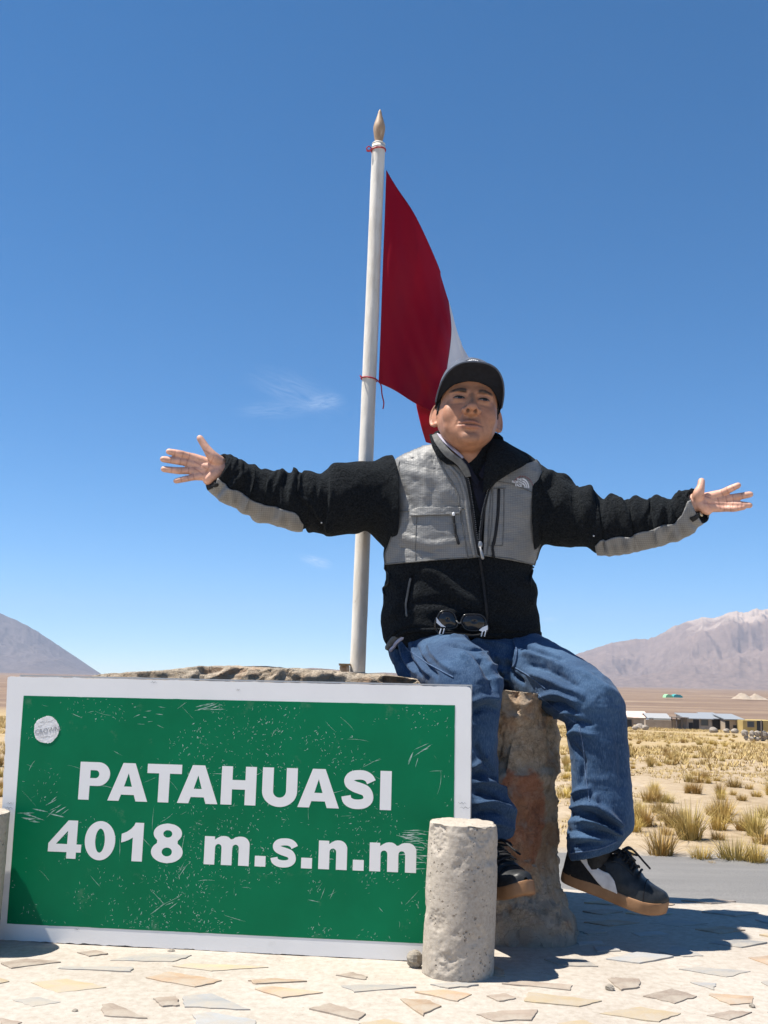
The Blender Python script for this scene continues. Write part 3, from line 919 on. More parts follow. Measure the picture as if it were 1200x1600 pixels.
# ---- scratches: thin slivers where the green film is scraped off
def scratches():
    r2 = np.random.default_rng(21)
    V, F = [], []
    def sliver(x, z, L, w, ang, bend=0.0):
        n = max(2, int(L / 0.004))
        t = np.linspace(-0.5, 0.5, n + 1)
        a = ang + bend * t
        px = x + np.cumsum(np.cos(a)) * L / (n + 1) - L / 2 * math.cos(ang)
        pz = z + np.cumsum(np.sin(a)) * L / (n + 1) - L / 2 * math.sin(ang)
        ww = w * (1 - (2 * np.abs(t)) ** 2) * r2.uniform(0.35, 1.25, n + 1) + 0.00006
        if px.min() < gx0 + .003 or px.max() > gx1 - .003 or pz.min() < gz0 + .003 or pz.max() > gz1 - .003:
            return
        b = len(V)
        for i in range(n + 1):
            dx, dz = -math.sin(a[i]) * ww[i] / 2, math.cos(a[i]) * ww[i] / 2
            V.append((px[i] - dx, -0.00068, pz[i] - dz))
            V.append((px[i] + dx, -0.00068, pz[i] + dz))
            if i:
                k = b + 2 * i
                F.append((k - 2, k - 1, k + 1, k))
    for _ in range(5600):          # small flecks, denser towards the bottom
        u = r2.uniform(0, 1)
        z = gz0 + (gz1 - gz0) * (r2.uniform(0, 1) ** 1.25)
        x = gx0 + (gx1 - gx0) * u
        if fbm(np.array([[x * 9, z * 9, 0.3]]), 3)[0] < r2.uniform(-0.1, 0.42):
            continue
        ang = r2.choice([r2.normal(1.45, 0.5), r2.normal(0.3, 0.7)])
        sliver(x, z, r2.uniform(0.0025, 0.012), r2.uniform(0.0005, 0.0018), ang, r2.normal(0, 1.2))
    for _ in range(60):           # longer scrapes
        x = r2.uniform(gx0, gx1)
        z = gz0 + (gz1 - gz0) * r2.uniform(0, 1)
        sliver(x, z, r2.uniform(0.015, 0.06), r2.uniform(0.0004, 0.0012), r2.choice([r2.normal(0.5, 0.25), r2.normal(1.3, 0.3), r2.normal(-0.15, 0.15), 2.4]), r2.normal(0, 0.3))
    def at(px, py, L, w, ang, n=1, sp=4.0, bend=0.0):
        for _ in range(n):
            x, z = on_sign(px + r2.normal(0, sp), py + r2.normal(0, sp * 0.6))
            sliver(x, z, L * r2.uniform(0.5, 1.2), w * r2.uniform(0.5, 1.4), ang + r2.normal(0, 0.12), bend)
    at(330, 1102, 0.05, 0.0022, 0.35, 9, 12)        # scrape at the top middle
    at(236, 1113, 0.02, 0.0015, 0.0, 6, 12)
    at(657, 1170, 0.055, 0.0016, 0.45, 3, 3)
    at(640, 1190, 0.04, 0.0016, 1.1, 3, 5)
    at(587, 1192, 0.05, 0.0008, 0.4, 2, 3)
    for py in (1298, 1303, 1308, 1313, 1319, 1326, 1334, 1343, 1352):
        at(645, py, 0.045, 0.0018, -0.03, 4, 8)     # rubbed band beside the post
    for py in (1265, 1270, 1275):
        at(42, py, 0.05, 0.0022, -0.04, 4, 14)
    at(85, 1262, 0.03, 0.0018, 0.7, 8, 14)
    at(280, 1360, 0.06, 0.001, 1.0, 3, 6)
    at(505, 1390, 0.03, 0.001, 1.1, 3, 6)
    at(268, 1413, 0.05, 0.0012, 0.6, 4, 10)
    o = mk('scratches', V, F, MAT_SCR, sign, False)
    o['kind'] = 'stuff'
    # nicks on the white border beside the post and along the edge
    V2, F2 = [], []
    for px, py, L in ((722, 1255, 0.02), (727, 1262, 0.028), (16, 1255, 0.02), (14, 1262, 0.022), (520, 1458, 0.012), (120, 1452, 0.014), (240, 1066, 0.018), (372, 1078, 0.012)):
        x, z = on_sign(px, py)
        b = len(V2)
        for i in range(9):
            t = i / 8 - 0.5
            w = 0.0008 * (1 - abs(2 * t)) + 0.0002 * r2.uniform(0, 1)
            zz = z + 0.002 * math.sin(i * 2.3 + px)
            V2 += [(x + t * L, -0.0004, zz - w), (x + t * L, -0.0004, zz + w)]
            if i:
                k = b + 2 * i
                F2.append((k - 2, k - 1, k + 1, k))
    mk('border_nicks', V2, F2, MAT_INK, sign, False)['kind'] = 'stuff'
scratches()

# ---- round torn sticker with its print
sx, sz = on_sign(73, 1140)
pts = []
r2 = np.random.default_rng(4)
for t in np.linspace(0, 360, 90, endpoint=False):
    rr = 0.0315 * (1 + 0.025 * math.sin(R(t) * 5 + 1) + r2.normal(0, 0.014))
    pts.append((sx + rr * math.cos(R(t)), sz + rr * math.sin(R(t))))
V, F = plate(pts, -0.0014, -0.0005)
stk = mk('sticker', V, F, MAT_STK, sign, False)
def flat_text(body, size, mat, parent, loc, rot, name, shear=0.0, offset=0.0, extr=0.0002):
    cu = bpy.data.curves.new('t', 'FONT')
    cu.body = body
    cu.size = size
    cu.align_x = 'CENTER'
    cu.align_y = 'CENTER'
    cu.shear = shear
    cu.offset = offset
    cu.extrude = extr
    cu.resolution_u = 3
    o = bpy.data.objects.new('t', cu)
    col.objects.link(o)
    bpy.context.view_layer.update()
    me = bpy.data.meshes.new_from_object(o.evaluated_get(bpy.context.evaluated_depsgraph_get()))
    bpy.data.objects.remove(o)
    bpy.data.curves.remove(cu)
    me.materials.append(mat)
    q = put(bpy.data.objects.new(name, me), parent)
    q.location = loc
    q.rotation_euler = rot
    return q
flat_text('CROWN', 0.0155, MAT_INK, stk, (sx + 0.001, -0.0017, sz - 0.002), (math.pi / 2, R(-10), 0), 'sticker_print', 0.15)
V, F = [], []
for k, (x0, x1, z) in enumerate(((-0.018, -0.006, 0.016), (0.003, 0.015, 0.019), (-0.012, 0.010, -0.018), (-0.021, -0.012, 0.007))):
    b = len(V)
    V += [(sx + x0, -0.0017, sz + z - .0006), (sx + x1, -0.0017, sz + z + .0012), (sx + x1, -0.0017, sz + z + .0024), (sx + x0, -0.0017, sz + z + .0006)]
    F.append((b, b + 1, b + 2, b + 3))
mk('sticker_wear', V, F, MAT_INK, stk, False)['kind'] = 'stuff'

# ------------------------------------------------------------------ boulder
def mat_boulder():
    m, nt, b = new_mat('boulder_rock')
    co = coord(nt)
    c = ramp(nt, noise(nt, co, 4.5, 9, 0.66, 0.5), [(0.25, (0.33, 0.235, 0.15)), (0.42, (0.50, 0.37, 0.25)), (0.56, (0.60, 0.475, 0.34)), (0.72, (0.68, 0.58, 0.45))])
    c = mixc(nt, 0.6, c, ramp(nt, noise(nt, co, 38, 10, 0.78), [(0.33, (0.12, 0.09, 0.06)), (0.43, (0.46, 0.345, 0.235)), (0.55, (0.60, 0.475, 0.34)), (0.66, (0.78, 0.68, 0.54))]))
    c = mixc(nt, ramp(nt, noise(nt, co, 9, 9, 0.75, 1.2), [(0.52, 0.0), (0.56, 0.45), (0.60, 0.0)]), c, (0.17, 0.125, 0.085))
    # iron-red broken face on the right end (its own shape on the stone)
    s = nd(nt, 'ShaderNodeSeparateXYZ', {0: co})
    def ell(cx, cz, rx, rz):
        x = mth(nt, 'DIVIDE', mth(nt, 'SUBTRACT', s.outputs[0], cx), rx)
        z = mth(nt, 'DIVIDE', mth(nt, 'SUBTRACT', s.outputs[2], cz), rz)
        return mth(nt, 'SQRT', mth(nt, 'ADD', mth(nt, 'MULTIPLY', x, x), mth(nt, 'MULTIPLY', z, z)))
    d = mth(nt, 'MINIMUM', ell(0.362, 0.285, 0.063, 0.135), ell(0.305, 0.37, 0.06, 0.04))
    d = mth(nt, 'ADD', d, mth(nt, 'MULTIPLY', mth(nt, 'SUBTRACT', noise(nt, co, 14, 6, 0.6), 0.5), 1.1))
    red = ramp(nt, d, [(0.80, 1.0), (0.95, 0.0)])
    redc = ramp(nt, noise(nt, co, 22, 9, 0.75), [(0.3, (0.26, 0.085, 0.04)), (0.5, (0.50, 0.20, 0.105)), (0.7, (0.60, 0.36, 0.23))])
    c = mixc(nt, mth(nt, 'MULTIPLY', red, 0.9), c, redc)
    och = ramp(nt, noise(nt, co, 7.0, 6, 0.6), [(0.52, 0.0), (0.62, 0.55)])
    c = mixc(nt, och, c, (0.48, 0.26, 0.14))
    # cement smear at the foot
    foot = nd(nt, 'ShaderNodeMapRange', {0: mth(nt, 'ADD', s.outputs[2], mth(nt, 'MULTIPLY', noise(nt, co, 13, 5), 0.10)), 1: 0.11, 2: 0.075}).outputs[0]
    c = mixc(nt, mth(nt, 'MULTIPLY', foot, 0.8), c, (0.46, 0.42, 0.365))
    # paler where the surface faces up
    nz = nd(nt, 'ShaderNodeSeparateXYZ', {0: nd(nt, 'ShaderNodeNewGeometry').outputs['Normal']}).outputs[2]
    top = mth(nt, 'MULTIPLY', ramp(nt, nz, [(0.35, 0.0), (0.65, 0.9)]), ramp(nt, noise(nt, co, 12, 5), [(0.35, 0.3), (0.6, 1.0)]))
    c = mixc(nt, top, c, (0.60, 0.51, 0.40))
    crk = ramp(nt, voro(nt, nd(nt, 'ShaderNodeVectorMath', {0: co, 1: nd(nt, 'ShaderNodeTexNoise', {'Vector': co, 'Scale': 6.0, 'Detail': 5.0}).outputs['Color']}, operation='ADD').outputs[0], 4.5, 'DISTANCE_TO_EDGE'), [(0.0, 1.0), (0.018, 0.0)])
    c = mixc(nt, mth(nt, 'MULTIPLY', crk, 0.22), c, (0.07, 0.052, 0.036))
    nt.links.new(c, b.inputs['Base Color'])
    b.inputs['Roughness'].default_value = 0.95
    b.inputs['Specular IOR Level'].default_value = 0.15
    p = bump(nt, b, mth(nt, 'SUBTRACT', noise(nt, co, 22, 10, 0.72), mth(nt, 'MULTIPLY', crk, 0.12)), 1.0, 0.035)
    bump(nt, b, noise(nt, co, 110, 6, 0.7), 0.8, 0.008, p)
    return m
def build_boulder():
    # a long upright slab: outline rows give the half extents, then the surface is broken up
    def roundbox(cx, cy, cz, hx, hy, hz, e, nu=220, nv=130):
        th = np.linspace(0, 2 * math.pi, nu, endpoint=False)
        ph = np.linspace(-math.pi / 2, math.pi / 2, nv)
        PH, TH = np.meshgrid(ph, th, indexing='ij')
        sp = lambda v, k: np.sign(v) * np.abs(v) ** k
        x = hx * sp(np.cos(PH), e) * sp(np.cos(TH), e)
        y = hy * sp(np.cos(PH), e) * sp(np.sin(TH), e)
        z = hz * sp(np.sin(PH), e)
        return np.stack([x + cx, y + cy, z + cz], -1).reshape(-1, 3), grid_faces(nv, nu, False, True)
    A = roundbox(-0.17, 2.875, 0.30, 0.62, 0.31, 0.36, 0.26)
    B = roundbox(0.265, 2.835, 0.27, 0.215, 0.235, 0.325, 0.34, 120, 90)
    Cc = roundbox(0.325, 2.755, 0.05, 0.165, 0.225, 0.18, 0.45, 90, 60)
    V, F = voxel_union([A, B, Cc], 0.0062, 3)
    # broken faces: shave the block back to a set of planes
    r2 = np.random.default_rng(15)
    c0 = np.array([0.28, 2.80, 0.32])
    for n_, off in (((0.35, -0.93, 0.05), 0.222), ((0.85, -0.50, 0.12), 0.228), ((0.95, -0.1, 0.28), 0.235), ((-0.25, -0.95, 0.2), 0.215), ((0.75, -0.3, 0.6), 0.335), ((0.1, -0.85, 0.52), 0.325), ((0.97, -0.2, -0.10), 0.222), ((0.62, -0.78, -0.08), 0.222)):
        n_ = nrm(n_)
        k = np.clip((V - c0) @ n_ - off, 0, None) * (V[:, 0] > 0.02) * np.clip((V[:, 2] - 0.05) / 0.12, 0, 1)
        V = V - k[:, None] * n_
    N = normals_of(V, F)
    d = 0.014 * fbm(V * 4.2 + 3, 3) + 0.034 * (ridged(V * 7.5 + 1.7, 4) - 0.75) + 0.010 * fbm(V * 24, 4) + 0.020 * (ridged(V * 17 + 5, 4) - 0.75)
    # facets: snap to a few planes for a broken look
    cell = np.round(fbm(V * 5.5 + 8, 2) * 3.2) / 3.2
    d += 0.020 * cell
    V = V + N * d[:, None]
    top = V[:, 2] > 0.5
    V[top, 2] = np.minimum(V[top, 2], np.interp(V[top, 0], [-0.8, -0.62, -0.43, -0.16, 0.0, 0.14, 0.2, 0.5], [0.600, 0.618, 0.640, 0.634, 0.628, 0.612, 0.592, 0.585]) + 0.008 * fbm(V[top] * 13, 4) - 0.004)
    V[:, 2] = np.maximum(V[:, 2], -0.03)
    mk('boulder', V, F, mat_boulder(), label='rough brown boulder with rusty red patch that the man sits on', cat='boulder')
    return V, F
BOULD = build_boulder()
BOULD_B = bvh_of(*BOULD)

# ------------------------------------------------------------------ flagpole and flag
def build_pole():
    a, b = P(558, 1062, 3.0), P(591.5, 228, 3.0)
    root = empty('flagpole', (a[0], a[1], 0.5), label='white painted wooden flagpole with a carved spear tip', cat='flagpole')
    base = np.array(root.location)
    m, nt, bs = new_mat('chipped_white_paint')
    co = coord(nt)
    st = nd(nt, 'ShaderNodeMapping', {'Vector': co, 'Scale': (1, 1, 0.25)}).outputs[0]
    c = ramp(nt, noise(nt, st, 30, 7, 0.6), [(0.3, (0.56, 0.50, 0.41)), (0.5, (0.68, 0.63, 0.55)), (0.72, (0.75, 0.71, 0.64))])
    ch = ramp(nt, noise(nt, co, 48, 8, 0.7), [(0.63, 0.0), (0.69, 0.8)])
    nt.links.new(mixc(nt, ch, c, (0.36, 0.27, 0.17)), bs.inputs['Base Color'])
    bs.inputs['Roughness'].default_value = 0.6
    bump(nt, bs, noise(nt, st, 60, 8, 0.7), 0.5, 0.005)
    d = nrm(b - a)
    a = a - d * 0.10
    n = 90
    path = a + (b - a) * np.linspace(0, 1, n)[:, None]
    rad = np.linspace(0.0228, 0.0208, n)
    V, F = tube(path, rad, 28, cap=False)
    V += 0.0011 * np.stack([fbm(V * [30, 30, 7], 3), fbm(V * [30, 30, 7] + 9, 3), 0 * V[:, 0]], -1)
    mk('shaft', V - base, F, m, root)
    mw, nt, bs = new_mat('turned_wood')
    st = coord(nt, 'Object', (1, 1, 0.15))
    nt.links.new(ramp(nt, noise(nt, st, 120, 6, 0.6), [(0.3, (0.26, 0.155, 0.085)), (0.6, (0.43, 0.30, 0.19)), (0.8, (0.55, 0.44, 0.33))]), bs.inputs['Base Color'])
    bs.inputs['Roughness'].default_value = 0.6
    def lathe(prof, name, mat, parent):
        zz = np.array(prof)
        pth = b + d * zz[:, :1]
        V, F = tube(pth, zz[:, 1], 28, cap=False)
        return mk(name, V - base, F, mat, parent)
    q = catmull([(0.004, 0.0150), (0.014, 0.0125), (0.03, 0.0150), (0.052, 0.0185), (0.068, 0.0180), (0.088, 0.0125), (0.105, 0.0075), (0.118, 0.0045), (0.125, 0.0008)], 40)
    lathe(q, 'spear_tip', mw, root)
    lathe(catmull([(-0.012, 0.0205), (-0.008, 0.0222), (-0.004, 0.0205), (0.0, 0.0190), (0.004, 0.0212), (0.008, 0.0190), (0.011, 0.0120)], 24), 'collar', m, root)
    mr = noisy('red_cord', (0.30, 0.01, 0.02), (0.45, 0.03, 0.05), 90, 0.8, 0.3, 300)
    # cords tied round the shaft
    def loop(t, tilt, rr, name, tail):
        c = a + (b - a) * t
        th = np.linspace(0, 2 * math.pi, 40)
        pth = [c + np.array([rr * math.cos(q), rr * math.sin(q), tilt * math.cos(q)]) for q in th]
        parts = [tube(np.array(pth), 0.0022, 6, cap=False)]
        for tl in tail:
            parts.append(tube(np.array([c + np.array(p) for p in tl]), 0.0019, 6, n=24))
        V, F = join(*parts)
        mk(name, V - base, F, mr, root)
    L = np.linalg.norm(b - a)
    t1 = 1 - (np.linalg.norm(P(580, 593, 3.0) - b) / L)
    loop(t1, -0.003, 0.0245, 'cord', [[(0.024, -0.01, -0.004), (0.036, -0.012, -0.02), (0.040, -0.014, -0.05), (0.046, -0.012, -0.075), (0.044, -0.012, -0.093)],
                                      [(-0.02, -0.018, 0.0), (-0.027, -0.024, 0.004), (-0.022, -0.028, -0.004)]])
    loop(0.991, 0.002, 0.0225, 'cord', [[(-0.02, -0.01, 0.0), (-0.030, -0.014, 0.006), (-0.037, -0.014, -0.002), (-0.030, -0.014, -0.008), (-0.022, -0.012, -0.002)],
                                        [(-0.02, -0.012, -0.002), (-0.028, -0.016, -0.012), (-0.036, -0.015, -0.010)]])
    return a, b
POLE = build_pole()
def build_flag():
    a, b = POLE
    root = empty('flag', tuple(P(592, 598, 3.0)), label='red and white striped flag hanging folded from the white pole behind the man', cat='flag')
    base = np.array(root.location)
    # columns of the cloth from hoist to fly end: pixel path top -> bottom with depth
    cols = [
      [(603.5, 266, 2.99), (600, 370, 2.99), (596, 480, 2.99), (591.5, 598, 2.99)],
      [(622, 296, 3.01), (618, 395, 2.985), (612, 505, 2.995), (607, 606, 3.0)],
      [(652, 345, 3.05), (648, 440, 3.03), (640, 540, 3.015), (637, 623, 3.01)],
      [(683, 412, 3.09), (680, 490, 3.07), (670, 575, 3.04), (664, 637, 3.03)],
      [(701, 470, 3.12), (705, 520, 3.10), (697, 585, 3.07), (690, 655, 3.05)],
      [(716, 528, 3.19), (721, 560, 3.18), (715, 620, 3.13), (708, 690, 3.10)],
      [(741, 572, 3.25), (748, 620, 3.24), (744, 680, 3.21), (735, 730, 3.18)],
      [(741, 560, 3.30), (745, 620, 3.30), (735, 690, 3.27), (722, 742, 3.24)],
      [(704, 560, 3.31), (712, 610, 3.31), (706, 660, 3.29), (700, 706, 3.25)],
      [(668, 545, 3.30), (676, 590, 3.29), (684, 650, 3.27), (686, 697, 3.24)],
      [(640, 540, 3.28), (646, 585, 3.27), (652, 635, 3.25), (666, 691, 3.22)]]
    nv, nu = 56, 121
    C = np.array([catmull(c, nv) for c in cols])           # col, v, 3
    S = np.array([catmull(C[:, j], nu) for j in range(nv)])  # v, u, 3
    W = np.array([[P(*S[j, i]) for j in range(nv)] for i in range(nu)])
    u = np.linspace(0, 1, nu)[:, None]
    v = np.linspace(0, 1, nv)[None]
    # soft diagonal folds of the hanging cloth
    fold = 0.0014 * np.sin(31 * (u * 1.3 - v * 0.8) + 2 * np.sin(5 * v)) * np.clip(u * 4, 0, 1) + 0.010 * np.sin(9.0 * (u * 2.2 - v * 0.55) + 1.0) * np.clip(u * 6, 0, 1) + 0.006 * np.sin(23 * (u + 0.35 * v))  * np.clip(u * 4, 0, 1)
    W[:, :, 1] += fold
    W[:, :, 0] += 0.25 * fold * np.clip(u * 3, 0, 1) * (np.abs(u - 0.42) > 0.1)
    def cloth(name, c1, c2):
        m, nt, b = new_mat(name)
        co = coord(nt)
        nt.links.new(mixc(nt, noise(nt, co, 7, 4), c1, c2), b.inputs['Base Color'])
        b.inputs['Roughness'].default_value = 0.42
        b.inputs['Specular IOR Level'].default_value = 0.3
        wv = nd(nt, 'ShaderNodeTexWave', {'Vector': co, 'Scale': 260.0}).outputs[1]
        bump(nt, b, wv, 0.08, 0.001)
        tr = nd(nt, 'ShaderNodeBsdfTranslucent', {'Color': c4(c2)})
        mx = nd(nt, 'ShaderNodeMixShader', {0: 0.38, 1: b.outputs[0], 2: tr.outputs[0]})
        nt.links.new(mx.outputs[0], nt.nodes['Material Output'].inputs[0])
        return m
    mr = cloth('red_satin', (0.33, 0.0012, 0.013), (0.44, 0.003, 0.022))
    mw = cloth('white_satin', (0.66, 0.66, 0.68), (0.74, 0.74, 0.76))
    for nm, i0, i1, m in (('red_band', 0, 48, mr), ('white_band', 48, 84, mw), ('red_band', 84, 120, mr)):
        sub = W[i0:i1 + 1]
        o = mk(nm, sub.reshape(-1, 3) - base, grid_faces(i1 - i0 + 1, nv), m, root)
        sd = o.modifiers.new('thick', 'SOLIDIFY')
        sd.thickness = 0.0012
build_flag()
# wooden peg beside the pole foot
p = P(538, 1060, 2.98)
V, F = join(box(-0.014, 0.014, -0.012, 0.012, -0.10, 0.036))
V = np.array(V)
o = mk('wooden_stake', V, F, noisy('chipped_brown_board', (0.23, 0.13, 0.06), (0.62, 0.56, 0.46), 40, 0.8, 0.4, 90), smooth=False,
       label='short chipped wooden stake beside the foot of the flagpole', cat='stake')
o.location = (p[0], p[1], p[2])
bv = o.modifiers.new('b', 'BEVEL'); bv.width = 0.003; bv.segments = 2
V, F = join(box(-0.0165, 0.0165, -0.014, 0.014, 0.0362, 0.042))
mk('weathered_cap', V, F, noisy('weathered_wood', (0.20, 0.13, 0.07), (0.36, 0.26, 0.15), 60, 0.9, 0.5, 120), o, False)
# ------------------------------------------------------------------ dry bunch grass
def Gl(px, py):
    z = -3.0
    for _ in range(5):
        q = Gd(px, py, z)
        z = land1(q[0], q[1])
    return np.array([q[0], q[1], z])
def mat_grass(name, lo, mid, tip):
    m, nt, b = new_mat(name)
    s = nd(nt, 'ShaderNodeSeparateXYZ', {0: coord(nt)})
    rnd = nd(nt, 'ShaderNodeObjectInfo').outputs['Random']
    h = mth(nt, 'ADD', s.outputs[2], mth(nt, 'MULTIPLY', mth(nt, 'SUBTRACT', noise(nt, coord(nt), 14, 4), 0.5), 0.35))
    c = ramp(nt, h, [(0.0, lo), (0.18, mid), (0.5, tip)])
    hs = nd(nt, 'ShaderNodeHueSaturation', {'Color': c, 'Hue': mth(nt, 'ADD', 0.485, mth(nt, 'MULTIPLY', rnd, 0.025)), 'Value': mth(nt, 'ADD', 0.75, mth(nt, 'MULTIPLY', rnd, 0.45))}).outputs[0]
    nt.links.new(hs, b.inputs['Base Color'])
    b.inputs['Roughness'].default_value = 0.8
    b.inputs['Specular IOR Level'].default_value = 0.2
    return m
MAT_GR = mat_grass('straw_grass', (0.36, 0.245, 0.065), (0.48, 0.335, 0.10), (0.58, 0.44, 0.19))
MAT_GR2 = mat_grass('olive_straw_grass', (0.28, 0.205, 0.06), (0.41, 0.30, 0.10), (0.52, 0.40, 0.175))
def tuft_mesh(seed, blades, hgt, spread, wid, mat):
    r2 = np.random.default_rng(seed)
    V, F = [], []
    for _ in range(blades):
        a = r2.uniform(0, 6.283)
        r0 = spread * 0.34 * math.sqrt(r2.uniform(0, 1))
        lean = abs(r2.normal(0, 0.5)) + r0 * 1.2
        h = hgt * r2.uniform(0.5, 1.05) * (1 - 0.22 * lean)
        d = np.array([math.cos(a), math.sin(a), 0])
        sdv = np.array([-math.sin(a + r2.normal(0, 0.8)), math.cos(a), 0])
        p0 = d * r0
        w = wid * r2.uniform(0.6, 1.3)
        b = len(V)
        n = 3
        for k in range(n + 1):
            t = k / n
            p = p0 + d * (lean * hgt * 0.62 * t ** 1.7) + np.array([0, 0, h * (t - 0.16 * lean * t * t)])
            ww = w * (1 - 0.9 * t)
            V += [p - sdv * ww / 2, p + sdv * ww / 2]
            if k:
                q = b + 2 * k
                F.append((q - 2, q - 1, q + 1, q))
    return me_of('tussock', np.array(V), F, mat, False)
TUFTS = [tuft_mesh(100 + k, (230, 260, 200, 170, 240)[k % 5], (0.46, 0.52, 0.38, 0.30, 0.42)[k % 5], (0.42, 0.36, 0.5, 0.42, 0.55)[k % 5], 0.013, (MAT_GR, MAT_GR2, MAT_GR)[k % 3]) for k in range(9)]
GROUPG = 'tufts of dry bunch grass on the plain'
def tuft(px, py, hpx, kind, label):
    q = Gl(px, py)
    o = bpy.data.objects.new('tussock', TUFTS[kind % 9])
    s = hpx * np.linalg.norm(q - C0) / FPX / 0.44
    o.location = (q[0], q[1], q[2] - 0.02)
    o.rotation_euler = (0, 0, random.uniform(0, 6.28))
    o.scale = (s * random.uniform(0.9, 1.15), s * random.uniform(0.9, 1.15), s * random.uniform(0.92, 1.08))
    put(o, None, label, 'tussock', GROUPG)
NEAR = [(1033, 1336, 52, 0, 'wide golden grass tuft at the road edge right of the hanging sneaker'), (1079, 1312, 58, 1, 'tall pointed straw tuft above the widest road-edge tuft'),
        (1096, 1344, 36, 2, 'low spreading grass tuft at the road edge, second from the left'), (1149, 1345, 46, 4, 'upright golden grass tuft at the road edge, third from the left'),
        (1182, 1350, 38, 5, 'small golden grass tuft at the road edge, last on the right'), (1122, 1312, 30, 8, 'rounded olive tuft right of the tall pointed one'),
        (1180, 1306, 42, 1, 'bushy straw tuft near the right edge behind the road-edge tufts'), (1129, 1284, 40, 0, 'broad dark tuft standing alone on pale sand'),
        (1030, 1270, 32, 7, 'single pale tuft just right of the trouser shin'), (1050, 1292, 34, 1, 'dull olive tuft between the shin and the tall pointed tuft'),
        (984, 1338, 22, 3, 'small yellow tuft peeping out behind the trouser hem'), (1112, 1352, 14, 3, 'tiny yellow tuft on the gravel beside the road'),
        (1192, 1318, 30, 2, 'low tuft at the right edge above the last road-edge tuft'), (1160, 1298, 26, 6, 'small straw tuft left of the bushy right-hand tuft')]
for a in NEAR:
    tuft(*a)
placed = [(a[0], a[1]) for a in NEAR]
cnt = 0
r3 = np.random.default_rng(5)
while cnt < 275:
    py = 1146 + 160 * r3.uniform(0, 1) ** 1.35
    px = r3.uniform(880, 1300) if r3.uniform() < 0.9 else r3.uniform(-160, 14)
    if fbm(np.array([[px * 0.011, py * 0.05, 3.0]]), 3)[0] < -0.10 + 0.12 * (py > 1230):
        continue
    dmin = (py - 1120) * 0.10
    if any(abs(px - a) < dmin and abs(py - b) < dmin * 0.45 for a, b in placed):
        continue
    q = Gl(px, py)
    D = np.linalg.norm(q - C0)
    h = r3.uniform(0.26, 0.50) * FPX / D
    kd = int(r3.integers(0, 9))
    size = ('low', 'tall')[h * D / FPX > 0.38]
    hue = ('golden', 'olive', 'golden')[kd % 3]
    where = ('left of the sign' if px < 100 else 'near the trouser leg' if px < 1000 else 'under the tan wall' if px < 1058 else 'under the grey house' if px < 1112 else 'under the tin roofs' if px < 1161 else 'under the yellow house' if px < 1205 else 'right of the yellow house')
    dist = ('in the far belt' if py < 1172 else 'halfway to the village' if py < 1205 else 'on the middle plain' if py < 1245 else 'just behind the road edge')
    tuft(px, py, h, kd, f'{size} {hue} grass tuft {where}, {dist}')
    placed.append((px, py))
    cnt += 1
# the far belt of grass: one mass
def far_grass():
    r2 = np.random.default_rng(9)
    N = 46000
    az, r = np.radians(r2.uniform(-30, 36, N)), np.sqrt(r2.uniform(46 ** 2, 178 ** 2, N))
    x, y = r * np.sin(az), r * np.cos(az)
    k = fbm(np.stack([x * 0.05, y * 0.05, 0 * x + 1], -1), 3) > -0.08
    x, y = x[k], y[k]
    az2, rr2 = np.radians(r2.uniform(-26, 34, 26000)), np.sqrt(r2.uniform(21.5 ** 2, 62 ** 2, 26000))
    x2, y2 = rr2 * np.sin(az2), rr2 * np.cos(az2)
    k2 = fbm(np.stack([x2 * 0.22, y2 * 0.22, 0 * x2 + 5], -1), 4) > 0.05
    n1 = len(x)
    x, y = np.r_[x, x2[k2]], np.r_[y, y2[k2]]
    z = land(x, y)
    s = np.where(np.arange(len(x)) < n1, r2.uniform(0.18, 0.42, len(x)), r2.uniform(0.05, 0.17, len(x)))
    V, F = [], []
    for q in range(8):
        a = r2.uniform(0, 6.283, len(x))
        d = np.stack([np.cos(a), np.sin(a), 0 * a], -1)
        t = np.stack([-d[:, 1], d[:, 0], 0 * a], -1)
        o_ = np.stack([x, y, z - 0.03], -1) + d * (s * 0.5 * r2.uniform(0, 1, len(x)))[:, None]
        tip = o_ + d * (s * r2.uniform(0.2, 0.8, len(x)))[:, None]
        tip[:, 2] += s * r2.uniform(0.5, 0.95, len(x))
        V.append(np.stack([o_ - t * s[:, None] * 0.11, o_ + t * s[:, None] * 0.11, tip], 1).reshape(-1, 3))
    V = np.concatenate(V)
    F = np.arange(len(V)).reshape(-1, 3).tolist()
    m, nt, b = new_mat('far_straw')
    pos = coord(nt)
    nt.links.new(ramp(nt, noise(nt, pos, 0.25, 6, 0.7), [(0.3, (0.30, 0.21, 0.08)), (0.5, (0.46, 0.335, 0.14)), (0.7, (0.56, 0.43, 0.22))]), b.inputs['Base Color'])
    b.inputs['Roughness'].default_value = 0.9
    mk('grass_belt', np.array(V), F, m, smooth=False, kind='stuff', label='dense belt of far dry yellow grass before the village', cat='grass')
far_grass()

